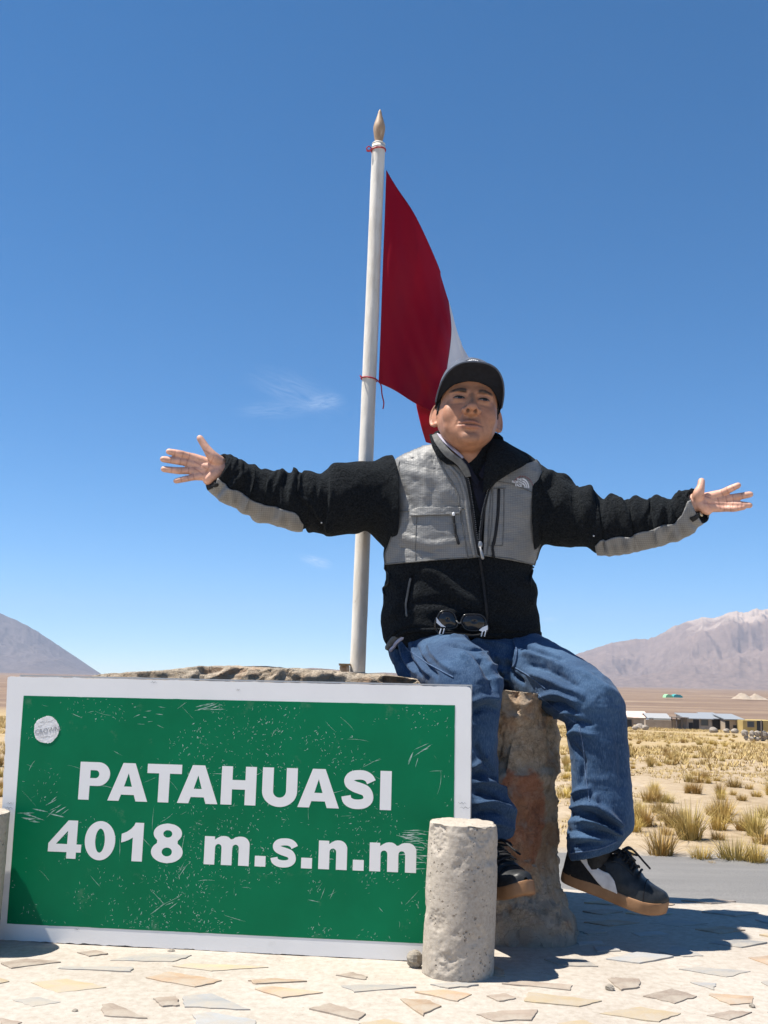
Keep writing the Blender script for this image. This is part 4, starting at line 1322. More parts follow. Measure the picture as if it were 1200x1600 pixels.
# ------------------------------------------------------------------ village
MV = {'tan': noisy('tan_adobe', (0.31, 0.25, 0.19), (0.40, 0.33, 0.26), 0.9, 0.95, 0.3, 6, 0.05), 'grey': noisy('grey_block', (0.26, 0.225, 0.20), (0.36, 0.32, 0.28), 1.2, 0.95, 0.3, 6, 0.05),
      'yel': noisy('ochre_paint', (0.36, 0.265, 0.10), (0.44, 0.33, 0.135), 1.0, 0.9, 0.2, 6, 0.03), 'brn': noisy('brown_adobe', (0.24, 0.18, 0.13), (0.32, 0.25, 0.19), 1.2, 0.95, 0.3, 6, 0.05),
      'tin': plain('tin_roof', (0.25, 0.265, 0.28), 0.6, 0.0), 'pink': noisy('pinkish_roof', (0.52, 0.40, 0.34), (0.62, 0.50, 0.43), 1.0, 0.9, 0.2, 8, 0.03), 'dark': plain('dark_opening', (0.03, 0.03, 0.032), 0.9),
      'blue': plain('pale_blue_wall', (0.40, 0.52, 0.66), 0.7), 'wht': plain('white_sheet', (0.32, 0.32, 0.32), 0.7), 'pane': plain('window_pane', (0.06, 0.075, 0.09), 0.15), 'wood': plain('grey_timber', (0.16, 0.13, 0.11), 0.9)}
VG = 'low houses of the village'
def house(x0, x1, ytop, Y, wall, roof, label, depth=5.0, doors=(), wins=(), slope=0.0, over=0.25, gable=False, name='house'):
    A, B = P(x0, 1138, Y), P(x1, 1138, Y)
    zb = min(land1(A[0], A[1]), land1(B[0], B[1])) - 0.3
    ztop = P((x0 + x1) / 2, ytop, Y)[2]
    root = empty(name, (A[0], Y, zb + 0.3), label=label, cat='house', group=VG)
    w, h = B[0] - A[0], ztop - zb
    o = np.array([0, 0, -0.3])
    V, F = box(0, w, 0, depth, 0, h)
    V = np.array(V) + 0.0
    V[:, 2] += (V[:, 1] > 0.1) * (V[:, 2] > 0.1) * slope
    mk('wall', V + o, F, MV[wall], root, False)
    if roof:
        if gable:
            V = np.array([(-over, -over, h), (w + over, -over, h), (w + over, depth / 2, h + gable), (-over, depth / 2, h + gable), (-over, depth + over, h), (w + over, depth + over, h),
                          (-over, -over, h + .08), (w + over, -over, h + .08), (w + over, depth / 2, h + gable + .08), (-over, depth / 2, h + gable + .08), (-over, depth + over, h + .08), (w + over, depth + over, h + .08)])
            F = [(6, 7, 8, 9), (9, 8, 11, 10), (0, 1, 7, 6), (1, 2, 8, 7), (2, 5, 11, 8), (3, 0, 6, 9), (4, 3, 9, 10), (5, 4, 10, 11), (0, 3, 2, 1), (3, 4, 5, 2)]
        else:
            V, F = box(-over, w + over, -over - 0.2, depth + over, h + 0.004, h + 0.14)
            V = np.array(V)
            V[:, 2] += (V[:, 1] > 0.1) * slope
        mk('roof', np.array(V) + o, F, MV[roof], root, False)
    for (u, wd, hh) in doors:
        d = mk('door', *(lambda V, F: (np.array(V) + o, F))(*box(u * w - wd / 2, u * w + wd / 2, -0.04, 0.05, 0.3, 0.3 + hh)), MV['dark'], root, False)
    for (u, wd, zz, hh) in wins:
        wnd = mk('window', *(lambda V, F: (np.array(V) + o, F))(*join(box(u * w - wd / 2 - .08, u * w + wd / 2 + .08, -0.06, 0.02, zz + .3 - .08, zz + .3), box(u * w - wd / 2 - .08, u * w + wd / 2 + .08, -0.06, 0.02, zz + hh + .3, zz + hh + .38),
                 box(u * w - wd / 2 - .08, u * w - wd / 2, -0.06, 0.02, zz + .3, zz + hh + .3), box(u * w + wd / 2, u * w + wd / 2 + .08, -0.06, 0.02, zz + .3, zz + hh + .3))), MV['wood'], root, False)
        mk('pane', *(lambda V, F: (np.array(V) + o, F))(*box(u * w - wd / 2, u * w + wd / 2, -0.03, 0.01, zz + .3, zz + hh + .3)), MV['pane'], wnd, False)
    return root
house(966, 990, 1121, 172, 'brn', None, 'low brown adobe block at the left end of the village', 5, doors=((0.7, 0.9, 1.4),))
house(974, 1013, 1122, 190, 'tan', 'pink', 'pinkish gabled roof behind the brown adobe block', 7, gable=1.1)
house(1014, 1047, 1123, 188, 'blue', 'wht', 'pale blue shed under a white pitched roof', 6, gable=0.8, doors=((0.12, 0.8, 1.5),))
house(1009, 1057, 1125, 174, 'tan', None, 'long blank tan wall before the blue shed', 1.0)
house(1073, 1112, 1124, 172, 'grey', 'tin', 'grey house with one window and a dark door in the middle of the village', 6, doors=((0.38, 0.95, 2.0), (0.17, 0.7, 1.3)), wins=((0.72, 1.1, 0.9, 0.9),), slope=0.7)
house(1112, 1134, 1124, 176, 'grey', 'tin', 'tin roofed lean-to with a wide dark opening', 7, doors=((0.42, 1.7, 1.8),), slope=0.8)
house(1134, 1161, 1125, 173, 'tan', 'tin', 'pale tan house under tin roof beside the yellow one', 6, doors=((0.1, 0.7, 1.7), (0.55, 0.7, 1.0)), slope=0.7)
house(1161, 1216, 1126, 170, 'yel', None, 'yellow house with a square window at the right edge', 6, doors=((0.48, 1.0, 1.9),), wins=((0.22, 1.0, 0.9, 0.8),))
# open pole shed
def shed():
    Y = 171
    A, B = P(1057, 1138, Y), P(1074, 1138, Y)
    zb = land1(A[0], Y)
    zt = P(1065, 1122, Y)[2]
    root = empty('pole_shed', (A[0], Y, zb), label='open shed of thin poles beside the grey house', cat='shed', group=VG)
    w = B[0] - A[0]
    for x in (0.1, w * 0.5, w - 0.1):
        for y in (0, 3):
            mk('post', *box(x - .07, x + .07, y - .07, y + .07, -0.3, zt - zb), MV['wood'], root, False)
    mk('roof', *box(-0.2, w + 0.2, -0.3, 3.4, zt - zb + .004, zt - zb + 0.12), MV['wood'], root, False)
    mk('back_wall', *box(0, w, 3.2, 3.4, -0.3, zt - zb - 0.3), MV['grey'], root, False)
shed()
# rubble, stone wall, post, far sheds, sand heaps
r4 = np.random.default_rng(3)
MAT_RUB = noisy('pale_rubble', (0.24, 0.205, 0.17), (0.38, 0.335, 0.285), 1.5, 0.95, 0.3, 8, 0.05)
for k, (px, py, s, lab) in enumerate(((1000, 1136, 0.7, 'pale rubble lump left of the long tan wall'), (1008, 1137, 0.5, 'smaller rubble lump at the foot of the long tan wall'), (993, 1137, 0.45, 'rubble lump beside the brown adobe block'),
                                      (1115, 1140, 0.6, 'white rock before the dark tin-roofed opening'), (1148, 1141, 0.5, 'rock before the pale tan house'), (1135, 1141, 0.45, 'rock before the corner of the tin roofed houses'))):
    q = Gl(px, py + 2)
    V, F = lump((s, s, s * 0.75), 20 + k, 12, 8)
    mk('rock', V, F, MAT_RUB, smooth=False, label=lab, cat='rock', group='rocks around the village').location = (q[0], q[1], q[2] - 0.1)
q = Gl(1192, 1158)
root = empty('stone_wall', tuple(q), label='ruined grey stone wall below the yellow house', cat='wall')
for k in range(16):
    V, F = lump((r4.uniform(0.2, 0.4), 0.25, r4.uniform(0.18, 0.34)), 40 + k, 9, 6)
    o = mk('stone', V, F, MAT_RUB, root, False)
    o.location = (-1.6 + (k % 8) * 0.55 + r4.uniform(-.1, .1), r4.uniform(-.1, .1), 0.0 if k < 8 else 0.36)
q = Gl(1190, 1158)
V, F = tube(np.array([(0, 0, -0.3), (0.03, 0, 1.9)]), [0.06, 0.05], 8)
mk('fence_post', V, F, MV['wood'], label='lone thin post standing before the yellow house', cat='post').location = tuple(q)
for px0, px1, c, nm, lab in ((1040, 1052, (0.30, 0.62, 0.32), 'green_tarpaulin', 'light green tarpaulin shelter far out on the plain'), (1052, 1067, (0.06, 0.36, 0.36), 'teal_tarpaulin', 'teal tarpaulin shelter beside the green one far away')):
    Y = 560
    A, B = P(px0, 1089, Y), P(px1, 1088, Y)
    z0 = land1(A[0], Y)
    w, h = B[0] - A[0], P(px0, 1084, Y)[2] - A[2]
    pr = [(0, 0), (0.1 * w, h * 0.75), (0.35 * w, h), (0.7 * w, h * 0.9), (0.95 * w, h * 0.5), (w, 0)]
    n = len(pr)
    V = [(x, 0, z - 0.3) for x, z in pr] + [(x, 6, z - 0.3) for x, z in pr]
    F = [tuple(range(n)), tuple(range(2 * n - 1, n - 1, -1))] + [(i, (i + 1) % n, n + (i + 1) % n, n + i) for i in range(n)]
    mk(nm, V, F, plain(nm + '_sheet', c, 0.6), smooth=False, label=lab, cat='shelter').location = (A[0], Y, A[2])
MAT_HEAP = noisy('pale_sand', (0.30, 0.24, 0.18), (0.40, 0.33, 0.26), 0.3, 0.95, 0.3, 3, 0.2)
for k, (px, py, wpx, hpx, lab) in enumerate(((1160, 1091, 15, 10, 'left pale sand heap on the far plain'), (1180, 1092, 19, 9, 'right pale sand heap on the far plain'))):
    Y = 600 + 8 * k
    q = P(px, py, Y)
    rr, aa = np.linspace(0, 1, 16), np.linspace(0, 2 * math.pi, 40, endpoint=False)
    V = np.array([(r * math.cos(a) * wpx * Y / FPX, r * math.sin(a) * 6, hpx * Y / FPX * 0.85 * (1 - r ** 1.5) ** 1.3) for r in rr for a in aa])
    V[:, 2] *= 1 + 0.45 * fbm(V * 0.35 + 7 * k, 3)
    V[:, 0] += 1.2 * fbm(V * 0.4 + 3, 2)
    mk('sand_heap', V, grid_faces(16, 40, False, True), MAT_HEAP, label=lab, cat='sand heap').location = (q[0], Y, q[2] - 0.4)

# ------------------------------------------------------------------ haze
def build_haze():
    m = bpy.data.materials.new('mountain_air')
    m.use_nodes = True
    nt = m.node_tree
    for n in list(nt.nodes):
        nt.nodes.remove(n)
    out = nt.nodes.new('ShaderNodeOutputMaterial')
    pv = nd(nt, 'ShaderNodeVolumePrincipled', {'Color': (0.62, 0.76, 1.0, 1), 'Density': 6.5e-5, 'Anisotropy': 0.1})
    nt.links.new(pv.outputs[0], out.inputs['Volume'])
    V, F = box(-11800, 11800, -11800, 11800, -24, 800)
    mk('haze', V, F, m, smooth=False, kind='stuff')
build_haze()
# ------------------------------------------------------------------ the seated man: shared tools
def seg_tube(secs, n, seg, flip=False, expo=1.0, ratio=1.0):
    """tube through traced cross sections (ax, ay, bx, by, Y[, depth ratio]); returns grid n x seg x 3"""
    S = np.array([list(s) + ([ratio] if len(s) == 5 else []) for s in secs], float)
    S = catmull(S, n)
    A = np.array([P(s[0], s[1], s[4]) for s in S])
    B = np.array([P(s[2], s[3], s[4]) for s in S])
    c = (A + B) / 2
    h = (A - B) / 2
    T = nrm(np.gradient(c, axis=0))
    d = nrm(np.cross(T, h))
    d[d[:, 1] > 0] *= -1                       # depth axis looks at the viewer
    d = d * np.linalg.norm(h, axis=1)[:, None] * S[:, 5:6]
    th = np.linspace(0, 2 * math.pi, seg, endpoint=False)
    co, si = np.cos(th), np.sin(th)
    co = np.sign(co) * np.abs(co) ** expo
    si = np.sign(si) * np.abs(si) ** expo
    G = c[:, None] + co[None, :, None] * h[:, None] + si[None, :, None] * d[:, None]
    return G, c, T
def grid_mesh(G, cap=True):
    n, s = G.shape[:2]
    V = G.reshape(-1, 3)
    F = grid_faces(n, s, False, True)
    if cap:
        F.append(tuple(range(s)))
        F.append(tuple(range(n * s - 1, n * s - s - 1, -1)))
    return V, F
def grid_normals(G):
    du = np.gradient(G, axis=0)
    dv = np.roll(G, -1, 1) - np.roll(G, 1, 1)
    N = nrm(np.cross(du, dv))
    c = G.mean(1, keepdims=True)
    s = np.sign(np.sum(N * (G - c), -1, keepdims=True).mean())
    return N * s
def crease(V, N, poly, w, amp, facing=True):
    """raise (amp>0) or sink a soft fold along a polyline of 3-D points"""
    p = catmull(poly, max(16, int(np.sum(np.linalg.norm(np.diff(poly, axis=0), axis=1)) / 0.005)))
    t = np.linspace(0, 1, len(p))
    taper = np.clip(np.minimum(t, 1 - t) * 5 + 0.25, 0, 1)
    lo, hi = p.min(0) - 3 * w, p.max(0) + 3 * w
    idx = np.where(np.all((V > lo) & (V < hi), axis=1))[0]
    if len(idx) == 0:
        return V
    d2 = ((V[idx, None] - p[None]) ** 2).sum(-1)
    j = d2.argmin(1)
    g = np.exp(-d2[np.arange(len(idx)), j] / (w * w)) * taper[j]
    if facing:
        g = g * np.clip(-N[idx, 1] * 3 + 0.8, 0, 1)
    V = V.copy()
    V[idx] += N[idx] * (amp * g)[:, None]
    return V
def px_creases(V, F, items):
    """items: (pixel polyline, width m, amplitude m)"""
    bv = bvh_of(V, F)
    N = normals_of(V, F)
    if np.dot((V - V.mean(0)).ravel(), N.ravel()) < 0:
        N = -N
    for pl, w, amp in items:
        pts = [hit(bv, *q)[0] for q in pl]
        pts = [q for q in pts if q is not None]
        if len(pts) >= 2:
            V = crease(V, N, np.array(pts), w, amp)
    return V
def surf(bv, px, py, off, Y=2.75):
    q, n = hit(bv, px, py)
    if q is None or q[1] > Y + 0.4:
        loc, n2, i, d = bv.find_nearest(Vector(P(px, py, Y)))
        q, n = np.array(loc), np.array(n2)
        r = ray(px, py)
        if np.dot(n, r) > 0.35 * np.linalg.norm(r):
            n = -n
    return q + n * off, n
def patch(bv, rows, nu, nv, off, Y=2.75, smooth_it=2):
    """cloth panel laid on a surface; rows: [(left px, left py, right px, right py), ...] from top to bottom"""
    Rr = catmull(np.array(rows, float), nv)
    G = np.zeros((nv, nu, 3))
    for j in range(nv):
        for i in range(nu):
            t = i / (nu - 1)
            x = Rr[j, 0] + (Rr[j, 2] - Rr[j, 0]) * t
            y = Rr[j, 1] + (Rr[j, 3] - Rr[j, 1]) * t
            G[j, i], _ = surf(bv, x, y, off, Y)
    V = G.reshape(-1, 3)
    F = grid_faces(nv, nu)
    return V, F
def thick(o, t, off=-1.0):
    m = o.modifiers.new('thick', 'SOLIDIFY')
    m.thickness = t
    m.offset = off
    return o
def strip(bv, pl, w, off, n=40, Y=2.75, seg=6, flat=1.0):
    """cord or seam following a pixel polyline on a surface"""
    q = catmull(np.array(pl, float), n)
    pts = np.array([surf(bv, x, y, off, Y)[0] for x, y in q])
    if n > 8:
        pts[1:-1] = (pts[:-2] + 2 * pts[1:-1] + pts[2:]) / 4
    return tube(pts, w, seg)

# ------------------------------------------------------------------ materials of the man
def mat_skin():
    m, nt, b = new_mat('skin')
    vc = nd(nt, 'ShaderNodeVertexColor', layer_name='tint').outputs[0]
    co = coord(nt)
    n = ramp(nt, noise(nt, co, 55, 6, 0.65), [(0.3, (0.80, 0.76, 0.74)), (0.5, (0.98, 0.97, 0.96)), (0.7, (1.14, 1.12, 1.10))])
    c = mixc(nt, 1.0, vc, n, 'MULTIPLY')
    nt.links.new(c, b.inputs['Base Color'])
    b.inputs['Roughness'].default_value = 0.5
    b.inputs['Specular IOR Level'].default_value = 0.4
    b.inputs['Subsurface Weight'].default_value = 0.1
    b.inputs['Subsurface Radius'].default_value = (0.012, 0.005, 0.003)
    b.inputs['Subsurface Scale'].default_value = 0.5
    bump(nt, b, noise(nt, co, 420, 5, 0.7), 0.3, 0.0015)
    return m
MAT_SKIN = mat_skin()
def mat_fleece():
    m, nt, b = new_mat('black_fleece')
    co = coord(nt)
    n = noise(nt, co, 210, 5, 0.7)
    nt.links.new(ramp(nt, n, [(0.3, (0.002, 0.0025, 0.003)), (0.7, (0.022, 0.024, 0.027))]), b.inputs['Base Color'])
    b.inputs['Roughness'].default_value = 1.0
    b.inputs['Specular IOR Level'].default_value = 0.06
    b.inputs['Sheen Weight'].default_value = 0.06
    b.inputs['Sheen Roughness'].default_value = 0.55
    b.inputs['Sheen Tint'].default_value = (0.55, 0.66, 0.72, 1)
    p = bump(nt, b, noise(nt, co, 85, 4, 0.7), 1.0, 0.012)
    bump(nt, b, n, 0.8, 0.004, p)
    return m
MAT_FLE = mat_fleece()
def mat_rip():
    m, nt, b = new_mat('grey_ripstop')
    co = coord(nt)
    s = nd(nt, 'ShaderNodeSeparateXYZ', {0: co})
    ln = None
    for ax in (0, 2):
        f = mth(nt, 'FRACT', mth(nt, 'MULTIPLY', s.outputs[ax], 205.0))
        l = mth(nt, 'LESS_THAN', f, 0.24)
        ln = l if ln is None else mth(nt, 'MAXIMUM', ln, l)
    c = ramp(nt, noise(nt, co, 14, 5, 0.6), [(0.3, (0.185, 0.182, 0.173)), (0.7, (0.24, 0.237, 0.227))])
    c = mixc(nt, mth(nt, 'MULTIPLY', ln, 0.5), c, (0.09, 0.088, 0.083))
    nt.links.new(c, b.inputs['Base Color'])
    b.inputs['Roughness'].default_value = 0.46
    b.inputs['Specular IOR Level'].default_value = 0.5
    v = nd(nt, 'ShaderNodeMapping', {'Vector': co, 'Scale': (1.0, 1.0, 2.0)}).outputs[0]
    p = bump(nt, b, noise(nt, v, 26, 6, 0.65, 0.6), 0.5, 0.008)
    bump(nt, b, ln, 0.25, 0.001, p)
    return m
MAT_RIP = mat_rip()
def mat_denim():
    m, nt, b = new_mat('blue_denim')
    co = coord(nt)
    c = ramp(nt, noise(nt, co, 5.5, 7, 0.6), [(0.3, (0.007, 0.024, 0.055)), (0.5, (0.014, 0.042, 0.090)), (0.7, (0.032, 0.078, 0.148))])
    for (px, py, Y, rad) in ((700, 1005, 2.70, 0.10), (745, 1040, 2.55, 0.09), (865, 1035, 2.68, 0.11), (940, 1085, 2.56, 0.09), (905, 1285, 2.50, 0.06)):   # worn pale on lap, knees and hem
        dv = nd(nt, 'ShaderNodeVectorMath', {0: co, 1: tuple(P(px, py, Y))}, operation='DISTANCE').outputs['Value']
        w = mth(nt, 'MULTIPLY', nd(nt, 'ShaderNodeMapRange', {0: dv, 1: rad, 2: rad * 0.25}).outputs[0], ramp(nt, noise(nt, co, 30, 5, 0.7), [(0.35, 0.12), (0.65, 0.62)]))
        c = mixc(nt, w, c, (0.085, 0.165, 0.27))
    v = nd(nt, 'ShaderNodeMapping', {'Vector': co, 'Scale': (1.0, 1.0, 0.22)}).outputs[0]
    c = mixc(nt, 0.28, c, ramp(nt, noise(nt, v, 420, 4, 0.7), [(0.3, (0.012, 0.026, 0.07)), (0.5, (0.05, 0.095, 0.19)), (0.72, (0.20, 0.28, 0.40))]))
    nt.links.new(c, b.inputs['Base Color'])
    b.inputs['Roughness'].default_value = 0.85
    b.inputs['Specular IOR Level'].default_value = 0.2
    b.inputs['Sheen Weight'].default_value = 0.06
    p = bump(nt, b, noise(nt, co, 24, 6, 0.6, 0.4), 0.35, 0.010)
    bump(nt, b, noise(nt, v, 420, 3, 0.7), 0.4, 0.0015, p)
    return m
MAT_DEN = mat_denim()
MAT_DENS = noisy('denim_seam', (0.035, 0.065, 0.13), (0.09, 0.14, 0.23), 200, 0.9, 0.4, 300)
MAT_NAVY = noisy('navy_knit', (0.006, 0.007, 0.014), (0.012, 0.013, 0.024), 200, 0.95, 0.4, 300)
MAT_BLK = noisy('black_webbing', (0.008, 0.008, 0.009), (0.02, 0.02, 0.021), 150, 0.7, 0.4, 400)
MAT_LEA = noisy('black_leather', (0.010, 0.011, 0.012), (0.026, 0.028, 0.030), 40, 0.42, 0.4, 160, 0.002)
MAT_SUE = noisy('black_suede', (0.006, 0.006, 0.007), (0.014, 0.014, 0.015), 120, 0.95, 0.5, 300, 0.002)
MAT_GUM = noisy('gum_rubber', (0.20, 0.10, 0.045), (0.29, 0.16, 0.08), 20, 0.5, 0.2, 120, 0.002)
MAT_FST = noisy('pale_grey_leather', (0.50, 0.48, 0.47), (0.64, 0.62, 0.60), 50, 0.55, 0.2, 160, 0.001)
MAT_CAP = noisy('slate_blue_cap_cloth', (0.06, 0.072, 0.10), (0.10, 0.118, 0.155), 60, 0.85, 0.4, 500, 0.001)
MAT_CAPN = noisy('navy_brim_cloth', (0.007, 0.008, 0.013), (0.013, 0.015, 0.022), 90, 0.9, 0.4, 500, 0.001)
MAT_HAIR = noisy('black_hair', (0.004, 0.0035, 0.003), (0.012, 0.010, 0.009), 160, 0.55, 0.8, 220, 0.004)
MAT_WTH = noisy('white_thread', (0.62, 0.62, 0.63), (0.76, 0.76, 0.77), 90, 0.8, 0.2, 300)
MAT_RTH = noisy('red_thread', (0.24, 0.015, 0.02), (0.36, 0.03, 0.035), 90, 0.8, 0.2, 300)
MAT_ZIP = plain('grey_zip_metal', (0.30, 0.30, 0.30), 0.4, 0.6)
MAT_BRASS = plain('snap_brass', (0.62, 0.52, 0.34), 0.3, 0.9)
MAT_PIP = noisy('dark_grey_piping', (0.10, 0.10, 0.095), (0.17, 0.168, 0.16), 90, 0.8, 0.3, 300)
MAT_LAV = noisy('pale_lavender_cloth', (0.42, 0.40, 0.50), (0.55, 0.53, 0.62), 60, 0.9, 0.3, 300)

# ------------------------------------------------------------------ body: head, neck, hands in one skin mesh
HS = 1.12
H_rot = np.array(Matrix.Rotation(R(-6), 3, 'X') @ Matrix.Rotation(R(3.4), 3, 'Y') @ Matrix.Rotation(R(1.6), 3, 'Z'))
H_eye = P(737, 622.5, 2.665)
H_org = H_eye - H_rot @ (np.array([0, -0.086, 0]) * HS)
def hw(p):
    """head coordinates (x image right, -y towards the face, z up from eye level) -> world"""
    return (np.asarray(p, float) * [HS * 0.965, HS, HS]) @ H_rot.T + H_org
HEAD_SL = np.array([(0.1195, 0.004, 0.012, 0.020), (0.117, 0.022, -0.012, 0.042), (0.111, 0.042, -0.038, 0.063), (0.095, 0.062, -0.066, 0.084), (0.07, 0.0715, -0.083, 0.095),
    (0.045, 0.0745, -0.0895, 0.098), (0.02, 0.0755, -0.0905, 0.096), (0.0, 0.0760, -0.0875, 0.090), (-0.02, 0.0765, -0.0865, 0.080), (-0.04, 0.0760, -0.0865, 0.064), (-0.058, 0.0705, -0.088, 0.046),
    (-0.074, 0.0635, -0.0885, 0.028), (-0.088, 0.0535, -0.0875, 0.012), (-0.100, 0.0405, -0.083, 0.000), (-0.108, 0.0280, -0.074, -0.008), (-0.113, 0.0170, -0.058, -0.018), (-0.1145, 0.004, -0.045, -0.03)])
def head_loft(grow=0.0, n=60, seg=64, rows=HEAD_SL):
    S = catmull(rows, n)
    th = np.linspace(0, 2 * math.pi, seg, endpoint=False)
    G = np.zeros((n, seg, 3))
    for i, (z, w, f, bk) in enumerate(S):
        cy = (f + bk) / 2
        # widest point sits behind the middle: front half long, back half round
        wy = cy + 0.012
        for j, t in enumerate(th):
            c, s = math.cos(t), math.sin(t)
            e = 0.86
            x = (w + grow) * math.copysign(abs(s) ** e, s)
            ry = (wy - f + grow) if c > 0 else (bk - wy + grow)
            y = wy - ry * math.copysign(abs(c) ** e, c)
            G[i, j] = (x, y, z + (grow if z > 0.1 else 0))
    return G
def build_head():
    parts = [grid_mesh(head_loft())]
    T = lambda pts, r, **k: parts.append(tube(np.array(pts, float), r, 14, **k))
    E = lambda c, r, rot=None: parts.append(ellipsoid(c, r, 20, 14, rot))
    T([(0, 0.022, -0.03), (0, 0.030, -0.09), (0.000, 0.048, -0.145), (-0.004, 0.074, -0.19)], [0.052, 0.053, 0.054, 0.057], n=12)
    E((0, 0.004, -0.094), (0.036, 0.044, 0.022))                                   # soft under-chin
    E((0, -0.0770, -0.0960), (0.026, 0.0150, 0.0165))                         # chin
    T([(0, -0.082, 0.014), (0, -0.090, -0.010), (0, -0.094, -0.030)], [0.013, 0.014, 0.018], n=10)
    for s in (-1, 1):
        E((s * 0.039, -0.0575, -0.034), (0.031, 0.0225, 0.036))               # cheekbone
        T([(s * 0.008, -0.0865, 0.0185), (s * 0.028, -0.0845, 0.0200), (s * 0.050, -0.0690, 0.0150)], [0.0095, 0.0100, 0.0085], n=10)
        E((s * 0.033, -0.0705, 0.0000), (0.0170, 0.0140, 0.0120))             # lids
        E((s * 0.012, -0.0800, -0.0600), (0.016, 0.010, 0.012))               # mouth mound
        E((s * 0.040, -0.0500, -0.0580), (0.024, 0.0235, 0.030))              # lower cheek
    V, F = voxel_union(parts, 0.0022, 26, 0.5)
    parts = [(V, F)]
    T([(0, -0.0925, 0.002), (0, -0.1005, -0.013), (0, -0.1105, -0.0275)], [0.0080, 0.0092, 0.0120], n=12)
    E((0, -0.1125, -0.0315), (0.0140, 0.0130, 0.0112))
    for s in (-1, 1):
        E((s * 0.0160, -0.0995, -0.0372), (0.0100, 0.0125, 0.0095))           # wings of the nose
        # ear: thin shell, rim and lobe, flared outwards
        ra = np.array(Matrix.Rotation(s * R(-34), 3, 'Z') @ Matrix.Rotation(s * R(-6), 3, 'Y'))
        ec = np.array([s * 0.0815, 0.012, -0.015])
        parts.append(ellipsoid(ec + ra @ np.array([s * -0.002, 0, 0]), (0.0042, 0.0155, 0.0260), 20, 14, ra))
        rim = [ec + ra @ np.array([s * 0.002, 0.0165 * math.sin(q), 0.0275 * math.cos(q)]) for q in np.linspace(-1.0, 3.6, 20)]
        parts.append(tube(np.array(rim), 0.0036, 10))
        parts.append(ellipsoid(ec + ra @ np.array([0.0, -0.005, -0.026]), (0.0042, 0.0085, 0.008), 14, 10, ra))
        parts.append(ellipsoid(ec + ra @ np.array([s * 0.001, -0.012, -0.004]), (0.0045, 0.004, 0.007), 12, 8, ra))
    T([(-0.028, -0.0780, -0.0650), (-0.013, -0.0905, -0.0632), (-0.004, -0.0935, -0.0620), (0.004, -0.0935, -0.0620), (0.013, -0.0905, -0.0632), (0.028, -0.0780, -0.0650)], [0.0022, 0.0052, 0.0056, 0.0056, 0.0052, 0.0022], n=20)
    T([(-0.026, -0.0785, -0.0672), (-0.012, -0.0895, -0.0720), (0, -0.0915, -0.0735), (0.012, -0.0895, -0.0720), (0.026, -0.0785, -0.0672)], [0.0025, 0.0058, 0.0064, 0.0058, 0.0035], n=20)
    V, F = voxel_union(parts, 0.0017, 7, 0.5)
    N = normals_of(V, F)
    if np.dot((V - V.mean(0)).ravel(), N.ravel()) < 0:
        N = -N
    x, y, z = V.T
    ax = np.abs(x)
    front = y < -0.045
    g = lambda cx, cz, sx, sz: np.exp(-((ax - cx) / sx) ** 2 - ((z - cz) / sz) ** 2) * front
    d = np.zeros(len(V))
    d -= 0.0030 * g(0.031, 0.0105, 0.015, 0.0028)                              # lid crease
    d -= 0.0022 * g(0.031, -0.0125, 0.016, 0.0035)                             # below the lower lid
    d -= 0.0030 * g(0.0145, 0.003, 0.005, 0.008)                               # inner corner
    zl = -0.0676 - 0.0008 * np.cos(ax / 0.030 * 3.1) + 0.0006 * x / 0.03
    d -= 0.0042 * np.exp(-((z - zl) / 0.0019) ** 2) * np.exp(-(ax / 0.029) ** 6) * front   # mouth line
    d -= 0.0016 * np.exp(-(x / 0.0035) ** 2 - ((z + 0.0545) / 0.0055) ** 2) * front         # philtrum
    nl = 0.0205 + (-(z + 0.038)) * 0.42                                         # smile line
    d -= 0.0022 * np.exp(-((ax - nl) / 0.004) ** 2) * np.exp(-((z + 0.054) / 0.018) ** 2) * front
    d -= 0.0022 * np.exp(-(x / 0.016) ** 2 - ((z + 0.0855) / 0.0045) ** 2) * front          # under the lower lip
    V = V + N * d[:, None]
    # nostrils
    for s in (-1, 1):
        c = np.array([s * 0.0088, -0.1095, -0.0445])
        w = np.exp(-((V - c) ** 2 / np.array([0.0048, 0.0058, 0.0058]) ** 2).sum(1))
        V = V + w[:, None] * np.array([0, 0.003, 0.0085])
    # skin tint: lips, beard shadow, brows, nostril redness and shade
    base = np.array([0.425, 0.208, 0.122])
    col_ = np.tile(base, (len(V), 1))
    def tint(w, c):
        nonlocal col_
        col_ = col_ * (1 - w[:, None]) + np.array(c) * w[:, None]
    x, y, z = V.T
    ax = np.abs(x)
    fb = 0.5 + 0.5 * fbm(V * 120, 3)
    tint(0.30 * np.exp(-((ax - 0.035) / 0.022) ** 2 - ((z + 0.03) / 0.02) ** 2) * (y < -0.05), (0.44, 0.19, 0.115))   # cheeks
    tint(0.35 * np.exp(-(x / 0.017) ** 2 - ((z + 0.036) / 0.014) ** 2) * (y < -0.09), (0.44, 0.20, 0.125))
    tint(0.55 * np.exp(-(ax / 0.027) ** 4) * np.exp(-((z + 0.0555) / 0.0065) ** 2) * (y < -0.07) * (0.4 + 0.9 * fb), (0.105, 0.062, 0.045))  # moustache shade
    tint(0.40 * np.exp(-(ax / 0.024) ** 4 - ((z + 0.095) / 0.013) ** 2) * (y < -0.06) * (0.4 + fb), (0.13, 0.08, 0.06))
    lip = np.exp(-(ax / 0.0265) ** 6) * (np.exp(-((z + 0.0632) / 0.0036) ** 4) + np.exp(-((z + 0.0735) / 0.0055) ** 4)) * (y < -0.08)
    tint(0.62 * np.clip(lip, 0, 1), (0.30, 0.115, 0.09))
    tint(0.75 * np.exp(-((z - zl) / 0.0013) ** 2) * np.exp(-(ax / 0.030) ** 6) * (y < -0.075), (0.09, 0.032, 0.025))
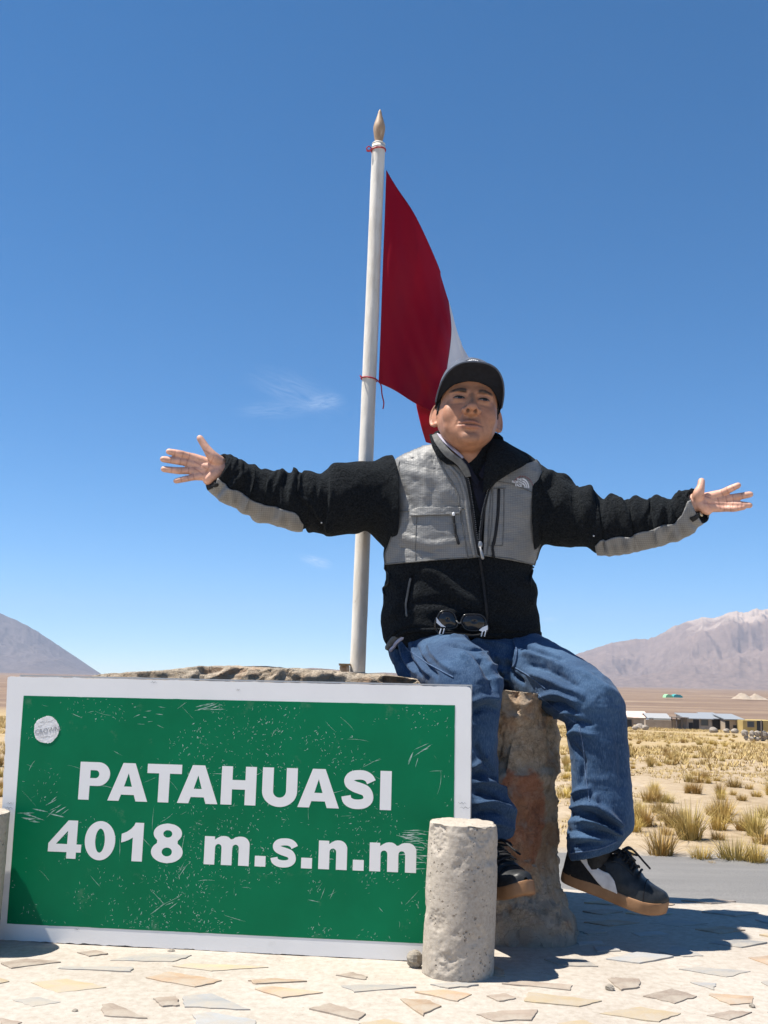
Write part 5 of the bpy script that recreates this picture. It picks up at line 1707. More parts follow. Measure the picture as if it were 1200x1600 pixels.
    bz = 0.0172 + 0.0028 * np.sin(np.clip((ax - 0.010) / 0.042, 0, 1) * 2.6) - 0.0018
    brow = np.exp(-((z - bz) / (0.0052 - 0.0022 * np.clip((ax - 0.025) / 0.03, 0, 1))) ** 4) * np.clip((ax - 0.010) / 0.008, 0, 1) * np.clip((0.057 - ax) / 0.01, 0, 1) * (y < -0.05)
    tint(np.clip(brow * (0.55 + 0.9 * fb), 0, 0.95), (0.014, 0.010, 0.008))
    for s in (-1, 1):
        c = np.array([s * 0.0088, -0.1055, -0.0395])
        tint(0.85 * np.exp(-(((V - c) / np.array([0.0046, 0.0066, 0.0072])) ** 2).sum(1) ** 2), (0.03, 0.012, 0.009))  # nostrils: dark red skin, with the shade of the hollow painted in
    tint(0.35 * (ax > 0.079).astype(float), (0.44, 0.20, 0.13))
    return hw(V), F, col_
HEADW, HEADF, HEADC = build_head()

def build_hand(wrist, palm, fingers, thumb, heel, Yw, Yf, elbow):
    """wrist/palm/finger joints traced as pixels; Y falls from wrist to finger tips"""
    W3 = P(*wrist, Yw)
    parts = []
    E3 = P(*elbow)
    parts.append(tube(np.array([W3 + (E3 - W3) * 0.75, W3 + (E3 - W3) * 0.25, W3]), [0.030, 0.028, 0.0255], 16, flat=1.05, n=8))
    n = len(fingers)
    bases = []
    for k, (pts, r) in enumerate(fingers):
        m = len(pts)
        q = np.array([P(x, y, Yw + (Yf - Yw) * (0.42 + 0.58 * i / (m - 1))) for i, (x, y) in enumerate(pts)])
        # a slight curl: the middle joint comes forward
        q[1, 1] -= 0.006
        q = np.insert(q, 1, (q[0] + q[1]) / 2, 0)
        rr = np.array([1.12, 1.02, 1.0, 0.86])[:len(q)] * r
        parts.append(tube(q, rr, 12, n=16))
        bases.append(q[0])
        start = W3 + (P(*palm, Yw - 0.008) - W3) * 0.15 + (q[0] - P(*palm, Yw - 0.012)) * 0.45
        parts.append(tube(np.array([start, (start + q[0]) / 2 + [0, 0.001, 0], q[0]]), [0.0155, 0.0138, r * 1.18], 12, n=8))
    for a, b in zip(bases, bases[1:]):
        parts.append(tube(np.array([a, b]) , 0.0095, 10))
    tq = np.array([P(x, y, Yw + d) for (x, y, d) in thumb[0]])
    parts.append(tube(tq, thumb[1], 14, n=18))
    hq = P(*heel, Yw - 0.010)
    parts.append(tube(np.array([W3 + [0, -0.006, 0], (W3 + hq) / 2 + [0, -0.008, 0], hq]), [0.017, 0.0175, 0.014], 12, n=8))
    parts.append(tube(np.array([W3 + [0, -0.004, 0], P(*palm, Yw - 0.006)]), [0.022, 0.018], 14, flat=0.9))
    V, F = voxel_union(parts, 0.0019, 3, 0.5)
    colr = np.tile([0.46, 0.25, 0.165], (len(V), 1))
    # palms paler and rosier, finger joints and creases darker
    N = normals_of(V, F)
    if np.dot((V - V.mean(0)).ravel(), N.ravel()) < 0:
        N = -N
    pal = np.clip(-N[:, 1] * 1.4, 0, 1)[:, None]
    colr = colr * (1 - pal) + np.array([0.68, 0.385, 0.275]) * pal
    colr = colr * (1 + 0.12 * fbm(V * 90, 3))[:, None]
    return V, F, colr
def hand_with_lines(args, lines):
    h = build_hand(*args)
    V, F, c = h[0], h[1], h[2]
    N = normals_of(V, F)
    if np.dot((V - V.mean(0)).ravel(), N.ravel()) < 0:
        N = -N
    bv = bvh_of(V, F)
    lines = list(lines)
    for pts, r in args[2]:                      # joint creases across every finger
        p_ = np.array(pts, float)
        for q_ in (p_[0] * 0.8 + p_[1] * 0.2, p_[0] * 0.25 + p_[1] * 0.75, p_[1] * 0.55 + p_[2] * 0.45):
            t_ = nrm(p_[2] - p_[0])
            o_ = np.array([-t_[1], t_[0]]) * 4.6
            lines.append((tuple(q_ - o_), tuple(q_ + o_), 0.0013, 0.0007))
    for a, b, w, dep in lines:
        q = [hit(bv, a[0] + (b[0] - a[0]) * t, a[1] + (b[1] - a[1]) * t)[0] for t in np.linspace(0, 1, 14)]
        q = [k for k in q if k is not None]
        if len(q) > 2:
            d2 = ((V[:, None] - np.array(q)[None]) ** 2).sum(-1).min(1)
            g = np.exp(-d2 / w ** 2)
            V = V - N * (dep * g)[:, None]
            c = c * (1 - 0.42 * g[:, None] * np.array([0.7, 1, 1]))
    return V, F, c
HR = hand_with_lines(((349, 735), (318, 730),
    [([(299.5, 714), (281, 709.5), (264, 705.5)], 0.0099), ([(296, 723.5), (277, 721), (255, 717.5)], 0.0102), ([(299, 735.5), (278, 736), (256, 733)], 0.0099), ([(306, 745), (290, 749), (275, 751.5)], 0.0086)],
    ([(343, 722, -0.012), (333, 714, -0.026), (323, 701, -0.030), (312.5, 685, -0.030)], [0.0175, 0.0160, 0.0115, 0.0095]), (325, 750), 2.735, 2.70, (440, 775, 2.79)),
    [((334, 714), (321, 740), 0.0018, 0.0009), ((304, 721), (322, 732), 0.0017, 0.0008), ((304, 732), (317, 741), 0.0017, 0.0007), ((318, 703), (327, 709), 0.0016, 0.001)])
HL = hand_with_lines(((1086, 785), (1108, 782),
    [([(1125, 771.5), (1140, 764.5), (1153, 758.5)], 0.0096), ([(1131, 780), (1150, 777), (1172, 772.5)], 0.0099), ([(1132, 787), (1150, 788.5), (1171, 789.5)], 0.0095), ([(1128, 794.5), (1146, 795.5), (1162, 792.5)], 0.0085)],
    ([(1090, 780, -0.014), (1092, 770, -0.028), (1095, 760, -0.030), (1096, 752, -0.026)], [0.0170, 0.0150, 0.0105, 0.0095]), (1105, 797), 2.70, 2.655, (985, 826, 2.775)),
    [((1098, 774), (1110, 778), 0.0017, 0.0008), ((1121, 778), (1126, 795), 0.0017, 0.0007), ((1100, 786), (1124, 788), 0.0017, 0.0006)])

def build_body():
    """skin surface: head and hands in full, trunk and limbs as they continue inside the clothes"""
    trunk = [tube(np.array([P(738, 725, 2.84), P(735, 800, 2.87), P(728, 900, 2.88), P(728, 985, 2.90)]), [0.055, 0.085, 0.088, 0.095], 20, n=16, flat=0.72, up=(0, 1, 0)),
             tube(np.array([P(620, 770, 2.85), P(735, 750, 2.84), P(845, 778, 2.85)]), [0.04, 0.05, 0.04], 14, n=16),
             tube(np.array([P(620, 770, 2.85), P(500, 782, 2.80), P(400, 765, 2.77), P(352, 737, 2.738)]), [0.042, 0.034, 0.028, 0.024], 14, n=20),
             tube(np.array([P(845, 778, 2.85), P(940, 815, 2.79), P(1030, 805, 2.74), P(1083, 787, 2.702)]), [0.042, 0.034, 0.028, 0.023], 14, n=20),
             tube(np.array([P(680, 1030, 2.88), P(708, 1052, 2.70), P(738, 1085, 2.53), P(733, 1180, 2.52), P(745, 1265, 2.515)]), [0.06, 0.05, 0.045, 0.04, 0.032], 14, n=26),
             tube(np.array([P(800, 1034, 2.88), P(868, 1066, 2.70), P(925, 1100, 2.57), P(938, 1200, 2.56), P(938, 1275, 2.565)]), [0.06, 0.05, 0.045, 0.04, 0.032], 14, n=26)]
    V0, F0 = voxel_union(trunk, 0.008, 4)
    C0_ = np.tile([0.37, 0.195, 0.125], (len(V0), 1))
    V, F = join((HEADW, HEADF), (HR[0], HR[1]), (HL[0], HL[1]), (V0, F0))
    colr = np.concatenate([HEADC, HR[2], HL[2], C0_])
    return V, F, colr
BV, BF, BC = build_body()
PB = P(760, 1060, 2.62) * [1, 1, 0]
person = mk('person', BV, BF, MAT_SKIN, label='man in black and grey jacket, jeans and cap sitting on the boulder with arms spread', cat='person')
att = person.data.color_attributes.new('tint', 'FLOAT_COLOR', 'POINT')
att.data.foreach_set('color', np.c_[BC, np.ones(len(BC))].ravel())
HEAD_B = bvh_of(HEADW, HEADF)
# eyes: narrow squinting openings with lids and lashes
def build_eyes():
    m, nt, b = new_mat('eye_white_and_iris')
    b.inputs['Roughness'].default_value = 0.15
    vc = nd(nt, 'ShaderNodeVertexColor', layer_name='tint').outputs[0]
    nt.links.new(vc, b.inputs['Base Color'])
    for s in (-1, 1):
        n, k = 25, 9
        V, C = [], []
        for i in range(n):
            t = i / (n - 1) * 2 - 1
            for j in range(k):
                q = j / (k - 1) * 2 - 1
                xx = s * 0.0315 + t * 0.0145
                hh = 0.0026 * (1 - abs(t) ** 2.2) + 0.0002
                zz = -0.0005 + q * hh - 0.0010 * t * s * -1 * 0.6 + 0.0008 * (1 - t * t)
                o_ = hw((xx, -0.30, zz))
                dr = nrm(hw((xx, 0.0, zz)) - o_)
                loc, nn, _, _ = HEAD_B.ray_cast(Vector(o_), Vector(dr))
                V.append(np.array(loc) - dr * 0.0006)
                ir = math.hypot(xx - s * 0.0315 - 0.0022, (zz + 0.0005) * 1.0 - 0.0012)
                C.append((0.012, 0.008, 0.006) if ir < 0.0058 else (0.19, 0.155, 0.135))
        o = mk('eye', V, grid_faces(n, k), m, person)
        at = o.data.color_attributes.new('tint', 'FLOAT_COLOR', 'POINT')
        at.data.foreach_set('color', np.c_[np.array(C), np.ones(len(C))].ravel())
        V = np.array(V).reshape(n, k, 3)
        up = V[:, k - 1] + (H_rot @ np.array([0, -0.0010, 0.0002]))
        Vt, Ft = tube(up, np.clip(0.0019 * (1 - np.linspace(-1, 1, n) ** 4), 0.0005, 1), 6)
        mk('eyelashes', Vt, Ft, MAT_HAIR, o)
        lo = V[:, 0] + (H_rot @ np.array([0, -0.0006, -0.0004]))
        Vt, Ft = tube(lo, 0.0009, 6)
        lid = mk('lower_lid', Vt, Ft, MAT_SKIN, o)
        at = lid.data.color_attributes.new('tint', 'FLOAT_COLOR', 'POINT')
        at.data.foreach_set('color', np.tile([0.30, 0.14, 0.09, 1.0], len(Vt)))
build_eyes()
# hair: close shell under the cap, with sideburns
def build_hair():
    G = head_loft(0.0032, 70, 96, HEAD_SL[:9])
    z = G[..., 2]
    y = G[..., 1]
    line = np.interp(z, [-0.03, -0.012, 0.0, 0.02, 0.032, 0.043, 0.06], [0.02, -0.016, -0.026, -0.034, -0.052, -0.10, -0.12])
    line = line + 0.006 * fbm(G.reshape(-1, 3) * 140, 3).reshape(z.shape)
    inside = y < line
    G[inside] = G[inside] * [0.90, 0.90, 1] + [0, 0.004, 0]
    nn = fbm(G.reshape(-1, 3) * [260, 260, 80], 3).reshape(z.shape)
    G[..., 0] *= 1 + 0.016 * nn
    V, F = grid_mesh(G)
    mk('hair', hw(V), F, MAT_HAIR, person)
build_hair()
# cap --------------------------------------------------------------------
def build_cap():
    def band(phi):                       # phi 0 front, +-pi back; rim line of the crown
        c = math.cos(phi)
        x = 0.0825 * math.sin(phi)
        y = 0.004 - (0.0985 if c > 0 else 0.1035) * c
        z = np.interp(abs(phi), [0, 0.6, 1.2, 1.7, 2.4, 3.1416], [0.044, 0.036, 0.014, 0.006, 0.0, -0.004])
        return np.array([x, y, z])
    n, seg = 30, 96
    G = np.zeros((n, seg, 3))
    for j in range(seg):
        ph = -math.pi + 2 * math.pi * j / seg
        b = band(ph)
        for i in range(n):
            t = i / (n - 1) * 0.995
            k = math.cos(t * math.pi / 2) ** 0.62
            h = math.sin(t * math.pi / 2) ** 0.92
            seam = 0.0009 * math.exp(-(((ph % (math.pi / 3)) - math.pi / 6) / 0.05) ** 2)
            G[i, j] = np.array([b[0] * k, 0.004 + (b[1] - 0.004) * k, b[2] + (0.128 - b[2]) * h]) * (1 - seam * 4)
    V, F = grid_mesh(G, False)
    crown = mk('cap', hw(V), F, MAT_CAP, person)
    thick(crown, 0.002, 1)
    # brim
    nu, nv = 61, 16
    B = np.zeros((nu, nv, 3))
    for i in range(nu):
        a = (i / (nu - 1) * 2 - 1)
        ph = a * R(88)
        b = band(ph)
        fx = 0.0845 * math.copysign(abs(math.sin(ph)) ** 0.80, a)
        out = np.array([fx, -0.0945 - 0.073 * math.cos(ph) ** 0.55 + 0.0905 * (1 - math.cos(ph)), 0.0595 - 0.050 * abs(a) ** 2.1])
        for j in range(nv):
            t = j / (nv - 1)
            q = b * (1 - t) + out * t
            q[2] += 0.006 * math.sin(t * math.pi) * math.cos(ph)
            B[i, j] = q
    V, F = B.reshape(-1, 3), grid_faces(nu, nv)
    brim = mk('brim', hw(V), F, MAT_CAPN, crown)
    thick(brim, 0.0035, 0)
    e = B[:, -1]
    Vt, Ft = tube(hw(e), 0.0024, 8)
    mk('brim_edge', Vt, Ft, MAT_CAP, brim)
    Vt, Ft = tube(hw(np.array([band(p) for p in np.linspace(-math.pi, math.pi, 90)])), 0.0022, 8)
    mk('sweatband', Vt, Ft, MAT_CAPN, crown)
    Vt, Ft = ellipsoid(hw((0, 0.004, 0.130)), (0.007, 0.007, 0.004))
    mk('button', Vt, Ft, MAT_CAP, crown)
    # round front patch with a white arc of lettering
    cbv = bvh_of(*(lambda v, f: (hw(v), f))(*grid_mesh(G, False)))
    def onto(u, w):
        o_ = hw((u, -0.35, 0.086 + w))
        d = nrm(hw((u, 0.0, 0.086 + w)) - o_)
        loc, nn, _, _ = cbv.ray_cast(Vector(o_), Vector(d))
        return np.array(loc) - d * 0.0042 if loc is not None else hw((u, -0.06, 0.086 + w))
    rr, aa = np.linspace(0.0, 1, 7), np.linspace(0, 2 * math.pi, 40, endpoint=False)
    V = np.array([onto(0.027 * r * math.cos(a), 0.020 * r * math.sin(a)) for r in rr for a in aa])
    pat = mk('round_patch', V, grid_faces(7, 40, False, True), MAT_CAPN, crown)
    thick(pat, 0.001, 0)
    V, F = [], []
    for ring, (r0, r1) in enumerate(((0.68, 0.84),)):
        angs = np.linspace(R(165), R(15), 12)
        for k in range(11):
            a0, a1 = angs[k], angs[k] + (angs[k + 1] - angs[k]) * 0.72
            b = len(V)
            for r, a in ((r0, a0), (r1, a0), (r1, a1), (r0, a1)):
                V.append(onto(0.027 * r * math.cos(a), 0.020 * r * math.sin(a)) + H_rot @ np.array([0, -0.0018, 0]))
            F.append((b, b + 1, b + 2, b + 3))
    for z0, z1 in ((-0.06, 0.06),):
        b = len(V)
        for r, z in ((-0.5, z0), (0.5, z0), (0.5, z1), (-0.5, z1)):
            V.append(onto(0.027 * r, 0.020 * z) + H_rot @ np.array([0, -0.0018, 0]))
        F.append((b, b + 1, b + 2, b + 3))
    mk('patch_lettering', V, F, MAT_WTH, pat, False)['kind'] = 'stuff'
build_cap()
# ------------------------------------------------------------------ jacket
def fold_field(G, seed, count, amp, w, tlo=0.05, thi=0.95, slant=0.08, along=None):
    """diagonal folds running round a sleeve grid (n x seg)"""
    r2 = np.random.default_rng(seed)
    n, s = G.shape[:2]
    t = np.linspace(0, 1, n)[:, None]
    th = np.linspace(0, 2 * math.pi, s, endpoint=False)[None]
    d = np.zeros((n, s))
    for _ in range(count):
        t0 = r2.uniform(tlo, thi)
        ph, sl, ww = r2.uniform(0, 6.28), r2.normal(0, slant), max(0.014, w * r2.uniform(0.6, 1.5))
        c = t0 + sl * np.sin(th - ph)
        reach = np.exp(-((np.angle(np.exp(1j * (th - r2.uniform(0, 6.28))))) / r2.uniform(0.7, 1.5)) ** 2)
        d += amp * r2.uniform(0.4, 1.2) * (np.exp(-((t - c) / ww) ** 2) - 0.55 * np.exp(-((t - c - 1.6 * ww) / ww) ** 2)) * reach
    return d
SLR = [(610, 712, 612, 868, 2.85, 0.72), (600, 714, 597, 850, 2.845, 0.75), (582, 721, 574, 829, 2.835, 0.85), (555, 723, 551, 834, 2.825, 0.9), (525, 728, 521, 837, 2.815, 0.9), (508, 735, 505, 835, 2.81, 0.9),
       (497, 741, 490, 830, 2.805, 0.92), (484, 737, 478, 826, 2.80, 0.92), (472, 739, 470, 828, 2.797, 0.9), (462, 737, 462, 828, 2.795, 0.9), (452, 739, 448, 823, 2.79, 0.9), (441, 735, 434, 819, 2.786, 0.9),
       (430, 737, 421, 815, 2.782, 0.9), (416, 733, 407, 812, 2.778, 0.9), (407, 733, 396, 806, 2.772, 0.9), (397, 726, 385, 801, 2.768, 0.9), (388, 725, 375, 795, 2.762, 0.92), (379, 719, 364, 789, 2.757, 0.92),
       (370, 716, 352, 784, 2.752, 0.92), (362, 711, 340, 775, 2.747, 0.92), (355, 710, 331, 766, 2.742, 0.95), (351, 712, 328, 761, 2.738, 0.95)]
SLL = [(838, 722, 838, 875, 2.85, 0.72), (849, 728, 848, 852, 2.845, 0.75), (866, 739, 868, 853, 2.835, 0.85), (884, 742, 890, 853, 2.825, 0.88), (897, 755, 910, 853, 2.815, 0.9), (906, 763, 922, 858, 2.808, 0.9),
       (922, 762, 934, 864, 2.80, 0.9), (936, 773, 946, 866, 2.795, 0.9), (944, 780, 955, 866, 2.79, 0.9), (955, 773, 968, 865, 2.782, 0.9), (967, 779, 980, 863, 2.776, 0.9), (982, 781, 995, 860, 2.77, 0.9),
       (994, 776, 1006, 857, 2.762, 0.9), (1007, 780, 1018, 854, 2.755, 0.9), (1017, 779, 1028, 851, 2.75, 0.9), (1028, 773, 1040, 848, 2.742, 0.9), (1040, 778, 1052, 844, 2.734, 0.9), (1049, 780, 1064, 840, 2.728, 0.92),
       (1058, 770, 1075, 834, 2.72, 0.92), (1068, 767, 1086, 824, 2.712, 0.95), (1077, 766, 1096, 818, 2.705, 0.95), (1080, 768, 1098, 815, 2.702, 0.95)]
def make_sleeve(secs, seed):
    G, c, T = seg_tube(secs, 260, 110)
    N = grid_normals(G)
    d = fold_field(G, seed, 34, 0.0105, 0.026, 0.06, 0.98, 0.07)
    d += fold_field(G, seed + 50, 46, 0.0048, 0.012, 0.2, 0.98, 0.04)
    flat = G.reshape(-1, 3)
    d += (0.004 * fbm(flat * 16 + seed, 3) + 0.0012 * fbm(flat * 60 + seed, 3)).reshape(d.shape)
    # keep the traced outline where the surface turns away from the viewer
    vis = np.clip(np.abs(N[..., 1]) * 1.6, 0.25, 1)
    G = G + N * (d * vis)[..., None]
    return G, N
SG_R, SN_R = make_sleeve(SLR, 31)
SG_L, SN_L = make_sleeve(SLL, 47)
TORSO = [  # left px, right px, py, Y centre, depth half, (front bulge)
    (606, 838, 1016, 2.880, 0.120), (599, 843, 1000, 2.876, 0.128), (596, 844, 985, 2.872, 0.136), (595, 841, 965, 2.868, 0.142), (598, 836, 945, 2.866, 0.142), (600, 839, 928, 2.864, 0.138), (601, 838, 915, 2.862, 0.134),
    (603, 830, 900, 2.860, 0.131), (602, 831, 885, 2.858, 0.130), (601, 837, 865, 2.857, 0.130), (603, 843, 840, 2.855, 0.129), (605, 847, 810, 2.852, 0.127), (606, 849, 780, 2.848, 0.124), (606, 850, 755, 2.843, 0.118),
    (608, 848, 737, 2.838, 0.108), (618, 838, 722, 2.832, 0.094), (640, 822, 710, 2.826, 0.080), (668, 800, 699, 2.820, 0.068), (686, 782, 690, 2.815, 0.058)]
def make_torso():
    S = catmull(TORSO, 190)
    seg = 150
    th = np.linspace(0, 2 * math.pi, seg, endpoint=False)
    G = np.zeros((190, seg, 3))
    for i, (xl, xr, py, Y, dp) in enumerate(S):
        A, B = P(xl, py - 0.0218 * (735 - xl) * 0 , Y), P(xr, py, Y)
        c, h = (A + B) / 2, (B - A) / 2
        e = 0.92
        co, si = np.cos(th), np.sin(th)
        co = np.sign(co) * np.abs(co) ** e
        si = np.sign(si) * np.abs(si) ** e
        G[i] = c + co[:, None] * h + si[:, None] * np.array([0, -dp, 0])
    N = grid_normals(G)
    flat = G.reshape(-1, 3)
    d = 0.005 * fbm(flat * [7, 7, 11] + 5, 3) + 0.0022 * fbm(flat * 26 + 2, 3)
    G = G + N * d.reshape(190, seg)[..., None]
    return G
TG = make_torso()
TV, TF = grid_mesh(TG)
# folds of the fleece below the chest panels and pulls across the chest
TV = px_creases(TV, TF, [
    ([(648, 890), (640, 925), (634, 958)], 0.008, -0.009), ([(655, 888), (690, 900), (725, 930), (745, 960)], 0.016, 0.008), ([(640, 945), (690, 940), (740, 955)], 0.014, -0.008), ([(752, 890), (755, 925), (752, 965)], 0.006, -0.007),
    ([(765, 900), (800, 930), (835, 940)], 0.018, 0.008), ([(770, 955), (805, 965), (838, 960)], 0.014, -0.007), ([(610, 900), (625, 930), (612, 965)], 0.014, 0.007), ([(690, 905), (720, 940), (700, 965)], 0.012, 0.006),
    ([(612, 985), (650, 975), (690, 985)], 0.012, 0.007), ([(780, 980), (815, 985), (842, 978)], 0.010, 0.006), ([(820, 905), (834, 925), (826, 945)], 0.012, 0.006),
    ([(640, 740), (680, 750), (720, 790)], 0.014, 0.005), ([(630, 760), (650, 800)], 0.010, -0.004), ([(625, 835), (670, 850), (730, 845)], 0.009, 0.005), ([(625, 855), (680, 865)], 0.007, -0.004), ([(690, 725), (712, 770), (722, 820)], 0.010, -0.004),
    ([(660, 712), (668, 750), (664, 785)], 0.008, 0.0045), ([(645, 714), (650, 755)], 0.006, -0.004), ([(675, 712), (684, 752)], 0.006, -0.004)])
JV, JF = join((TV, TF), grid_mesh(SG_R), grid_mesh(SG_L))
jacket = mk('jacket', JV, JF, MAT_FLE, person)
JB = bvh_of(JV, JF)
TB = bvh_of(TV, TF)
def jpart(name, vf, mat, parent=None, th=None, smooth=True):
    o = mk(name, vf[0], vf[1], mat, parent or jacket, smooth)
    if th:
        thick(o, th, 0)
    return o
# chest panels
def wrinkle(vf, seed, amp=0.0022):
    V, F = vf
    N = normals_of(V, F)
    N[N[:, 1] > 0] *= -1
    d = amp * fbm(V * [26, 10, 60] + seed, 4) + amp * 0.7 * ridged(V * [14, 8, 30] + seed, 3) - amp * 0.5
    return V + N * d[:, None], F
PANR = [(608, 709, 680, 696), (609, 722, 692, 709), (610, 738, 708, 724), (614, 765, 729, 750), (618, 793, 736, 788), (618, 822, 741, 820), (612, 847, 744, 846), (605, 866, 747, 860), (606, 881, 748, 870)]
PANL = [(798, 733, 836, 721), (784, 739, 842, 729), (771, 747, 846, 744), (764, 762, 848, 772), (758, 795, 847, 800), (756, 830, 844, 832), (755, 850, 839, 855), (754, 868, 832, 882)]
pan_r = jpart('chest_panel', wrinkle(patch(TB, PANR, 90, 90, 0.0045, 2.74), 3, 0.0022), MAT_RIP, th=0.004)
pan_l = jpart('chest_panel', wrinkle(patch(TB, PANL, 60, 80, 0.0045, 2.74), 8, 0.0016), MAT_RIP, th=0.004)
def edge_of(rows, side):
    return [(r[0], r[1]) if side == 0 else (r[2], r[3]) for r in rows]
for rows, sd in ((PANR, 0), (PANL, 1)):
    jpart('piping', strip(TB, edge_of(rows, sd), 0.0024, 0.0060, 60, 2.74), MAT_PIP)
jpart('piping', strip(TB, [(606, 881), (650, 878), (700, 873), (748, 870)], 0.0022, 0.006, 50, 2.74), MAT_PIP)
jpart('piping', strip(TB, [(754, 868), (795, 873), (832, 882)], 0.0022, 0.006, 40, 2.74), MAT_PIP)
# forearm panels: strips of the sleeve surface a little proud of the fleece
def sleeve_panel(G, N, i0, i1, edge, th0, th1, name):
    n, s = G.shape[:2]
    rows = np.linspace(i0, i1, 90)
    nv = 34
    V = []
    for k, ri in enumerate(rows):
        t = k / 89
        a0 = np.interp(t, edge[0], edge[1])
        a1 = th1
        for q in np.linspace(0, 1, nv):
            a = a0 + (a1 - a0) * q
            fi, fj = ri, (a / (2 * math.pi) * s) % s
            i, j = int(fi), int(fj)
            i2, j2 = min(i + 1, n - 1), (j + 1) % s
            u, v = fi - i, fj - j
            g = (1 - u) * ((1 - v) * G[i, j] + v * G[i, j2]) + u * ((1 - v) * G[i2, j] + v * G[i2, j2])
            nn = N[i, j % s]
            V.append(g + nn * 0.0032)
    return mk(name, V, grid_faces(90, nv), MAT_RIP, jacket)
# ring angle 0 = upper outline, pi/2 = towards the viewer, pi = lower outline
thick(sleeve_panel(SG_R, SN_R, 96, 256, ([0, 0.06, 0.15, 0.5, 0.8, 1.0], [2.6, 2.25, 2.1, 2.12, 2.05, 1.95]), 0, 4.3, 'forearm_panel'), 0.003, 0)
thick(sleeve_panel(SG_L, SN_L, 74, 256, ([0, 0.03, 0.1, 0.4, 0.7, 0.82, 0.9, 1.0], [2.5, 2.25, 2.15, 2.05, 1.9, 1.75, 1.3, 1.0]), 0, 4.3, 'forearm_panel'), 0.003, 0)
# cuffs: rolled ends
for G in (SG_R, SG_L):
    ring = G[-2]
    c = ring.mean(0)
    Vt, Ft = tube(np.concatenate([ring, ring[:2]]), 0.0045, 8, cap=False)
    mk('cuff', Vt, Ft, MAT_FLE, jacket)
    # lining disc turned inwards so the sleeve does not look solid
# cuff tab with brass snap on the right of the picture
SLB = bvh_of(*grid_mesh(SG_L))
tab = patch(SLB, [(1078, 808, 1098, 796), (1081, 813, 1101, 801)], 14, 6, 0.0065, 2.70)
tab = jpart('cuff_tab', tab, MAT_BLK, th=0.003)
q, n = surf(SLB, 1091, 805, 0.009, 2.70)
Vt, Ft = ellipsoid((0, 0, 0), (0.0072, 0.0072, 0.0028), 20, 10)
rot = np.array(Vector(n).to_track_quat('Z', 'Y').to_matrix())
mk('snap', Vt @ rot.T + q, Ft, MAT_BRASS, tab)
SRB = bvh_of(*grid_mesh(SG_R))
jpart('cuff_tab', patch(SRB, [(321, 761, 338, 752), (326, 765, 343, 757)], 12, 6, 0.0055, 2.735), MAT_BLK, th=0.003)
# zip: two toothed edges, placket and slider
ZL = [(696, 712), (713, 727), (727, 745), (734, 775), (738, 805), (743, 840), (747, 866)]
ZR = [(778, 740), (766, 758), (758, 785), (753, 812), (750, 840), (749, 866)]
jpart('zip_edge', strip(TB, ZL, 0.0038, 0.0085, 60, 2.74), MAT_BLK)
jpart('zip_edge', strip(TB, ZR, 0.0038, 0.0085, 60, 2.74), MAT_BLK)
def teeth(line, side):
    q = catmull(np.array(line, float), 70)
    Vs = []
    for x, y in q:
        p, n = surf(TB, x + side * 2.2, y, 0.0105, 2.74)
        Vs.append(ellipsoid(p, (0.0016, 0.0014, 0.0011), 6, 4))
    o = jpart('zip_teeth', join(*Vs), MAT_ZIP)
    o['kind'] = 'stuff'
teeth(ZL, 1)
teeth(ZR, -1)
jpart('placket', strip(TB, [(688, 712), (704, 730), (719, 750), (727, 780), (731, 810), (736, 845), (740, 868)], 0.0058, 0.0065, 60, 2.74, flat=0.5), MAT_RIP)
jpart('seam', strip(TB, [(682, 706), (694, 735), (712, 765), (720, 800), (727, 850), (731, 872)], 0.0018, 0.0075, 60, 2.74), MAT_PIP)
jpart('seam', strip(TB, [(776, 746), (768, 765), (764, 800), (762, 840), (760, 868)], 0.0018, 0.0075, 50, 2.74), MAT_PIP)
# slider with pull
p, n = surf(TB, 748.5, 851, 0.012, 2.74)
Vt, Ft = join(ellipsoid(p, (0.0065, 0.004, 0.011)), tube(np.array([p + [0, -0.004, -0.008], p + [0.003, -0.009, -0.022], p + [0.006, -0.008, -0.036]]), [0.0028, 0.0042, 0.0048], 10, n=12))
jpart('zip_slider', (Vt, Ft), MAT_ZIP)
jpart('zip_below', strip(TB, [(749, 872), (753, 895), (757, 925), (760, 955), (760, 985)], 0.0040, 0.0020, 50, 2.73), MAT_BLK)
# pocket flap on the left panel
PRB = bvh_of(np.array([v.co for v in pan_r.data.vertices]), [tuple(f.vertices) for f in pan_r.data.polygons])
PLB = bvh_of(np.array([v.co for v in pan_l.data.vertices]), [tuple(f.vertices) for f in pan_l.data.polygons])
flap = jpart('pocket_flap', wrinkle(patch(PRB, [(640, 794, 722, 793), (640, 797, 722, 796), (641, 802, 719, 800), (642, 807, 718, 804)], 44, 14, 0.0065, 2.72), 5, 0.0012), MAT_RIP, th=0.004)
jpart('seam', strip(PRB, [(619, 800), (640, 799)], 0.0016, 0.003, 12, 2.72), MAT_PIP)
jpart('seam', strip(PRB, [(722, 795), (738, 796)], 0.0016, 0.003, 12, 2.72), MAT_PIP)
jpart('seam', strip(PRB, [(652, 808), (650, 840), (650, 876)], 0.0014, 0.0025, 30, 2.72), MAT_PIP)
def cord_pull(bv, pl, name):
    q = catmull(np.array(pl, float), 24)
    parts = []
    base = np.array([surf(bv, x, y, 0.007, 2.72)[0] for x, y in q])
    for a, b, r in ((0, 6, 0.0036), (5, 8, 0.0022), (8, 14, 0.0038), (13, 16, 0.0022), (16, 23, 0.0040)):
        parts.append(tube(base[a:b + 1], r, 8))
    jpart(name, voxel_union(parts, 0.0012, 1), MAT_BLK)
cord_pull(PRB, [(708, 806), (710, 820), (712, 836), (716, 849)], 'zip_pull')
p, n = surf(PRB, 708, 805, 0.009, 2.72)
jpart('zip_pull_ring', ellipsoid(p, (0.004, 0.003, 0.006)), MAT_WTH)
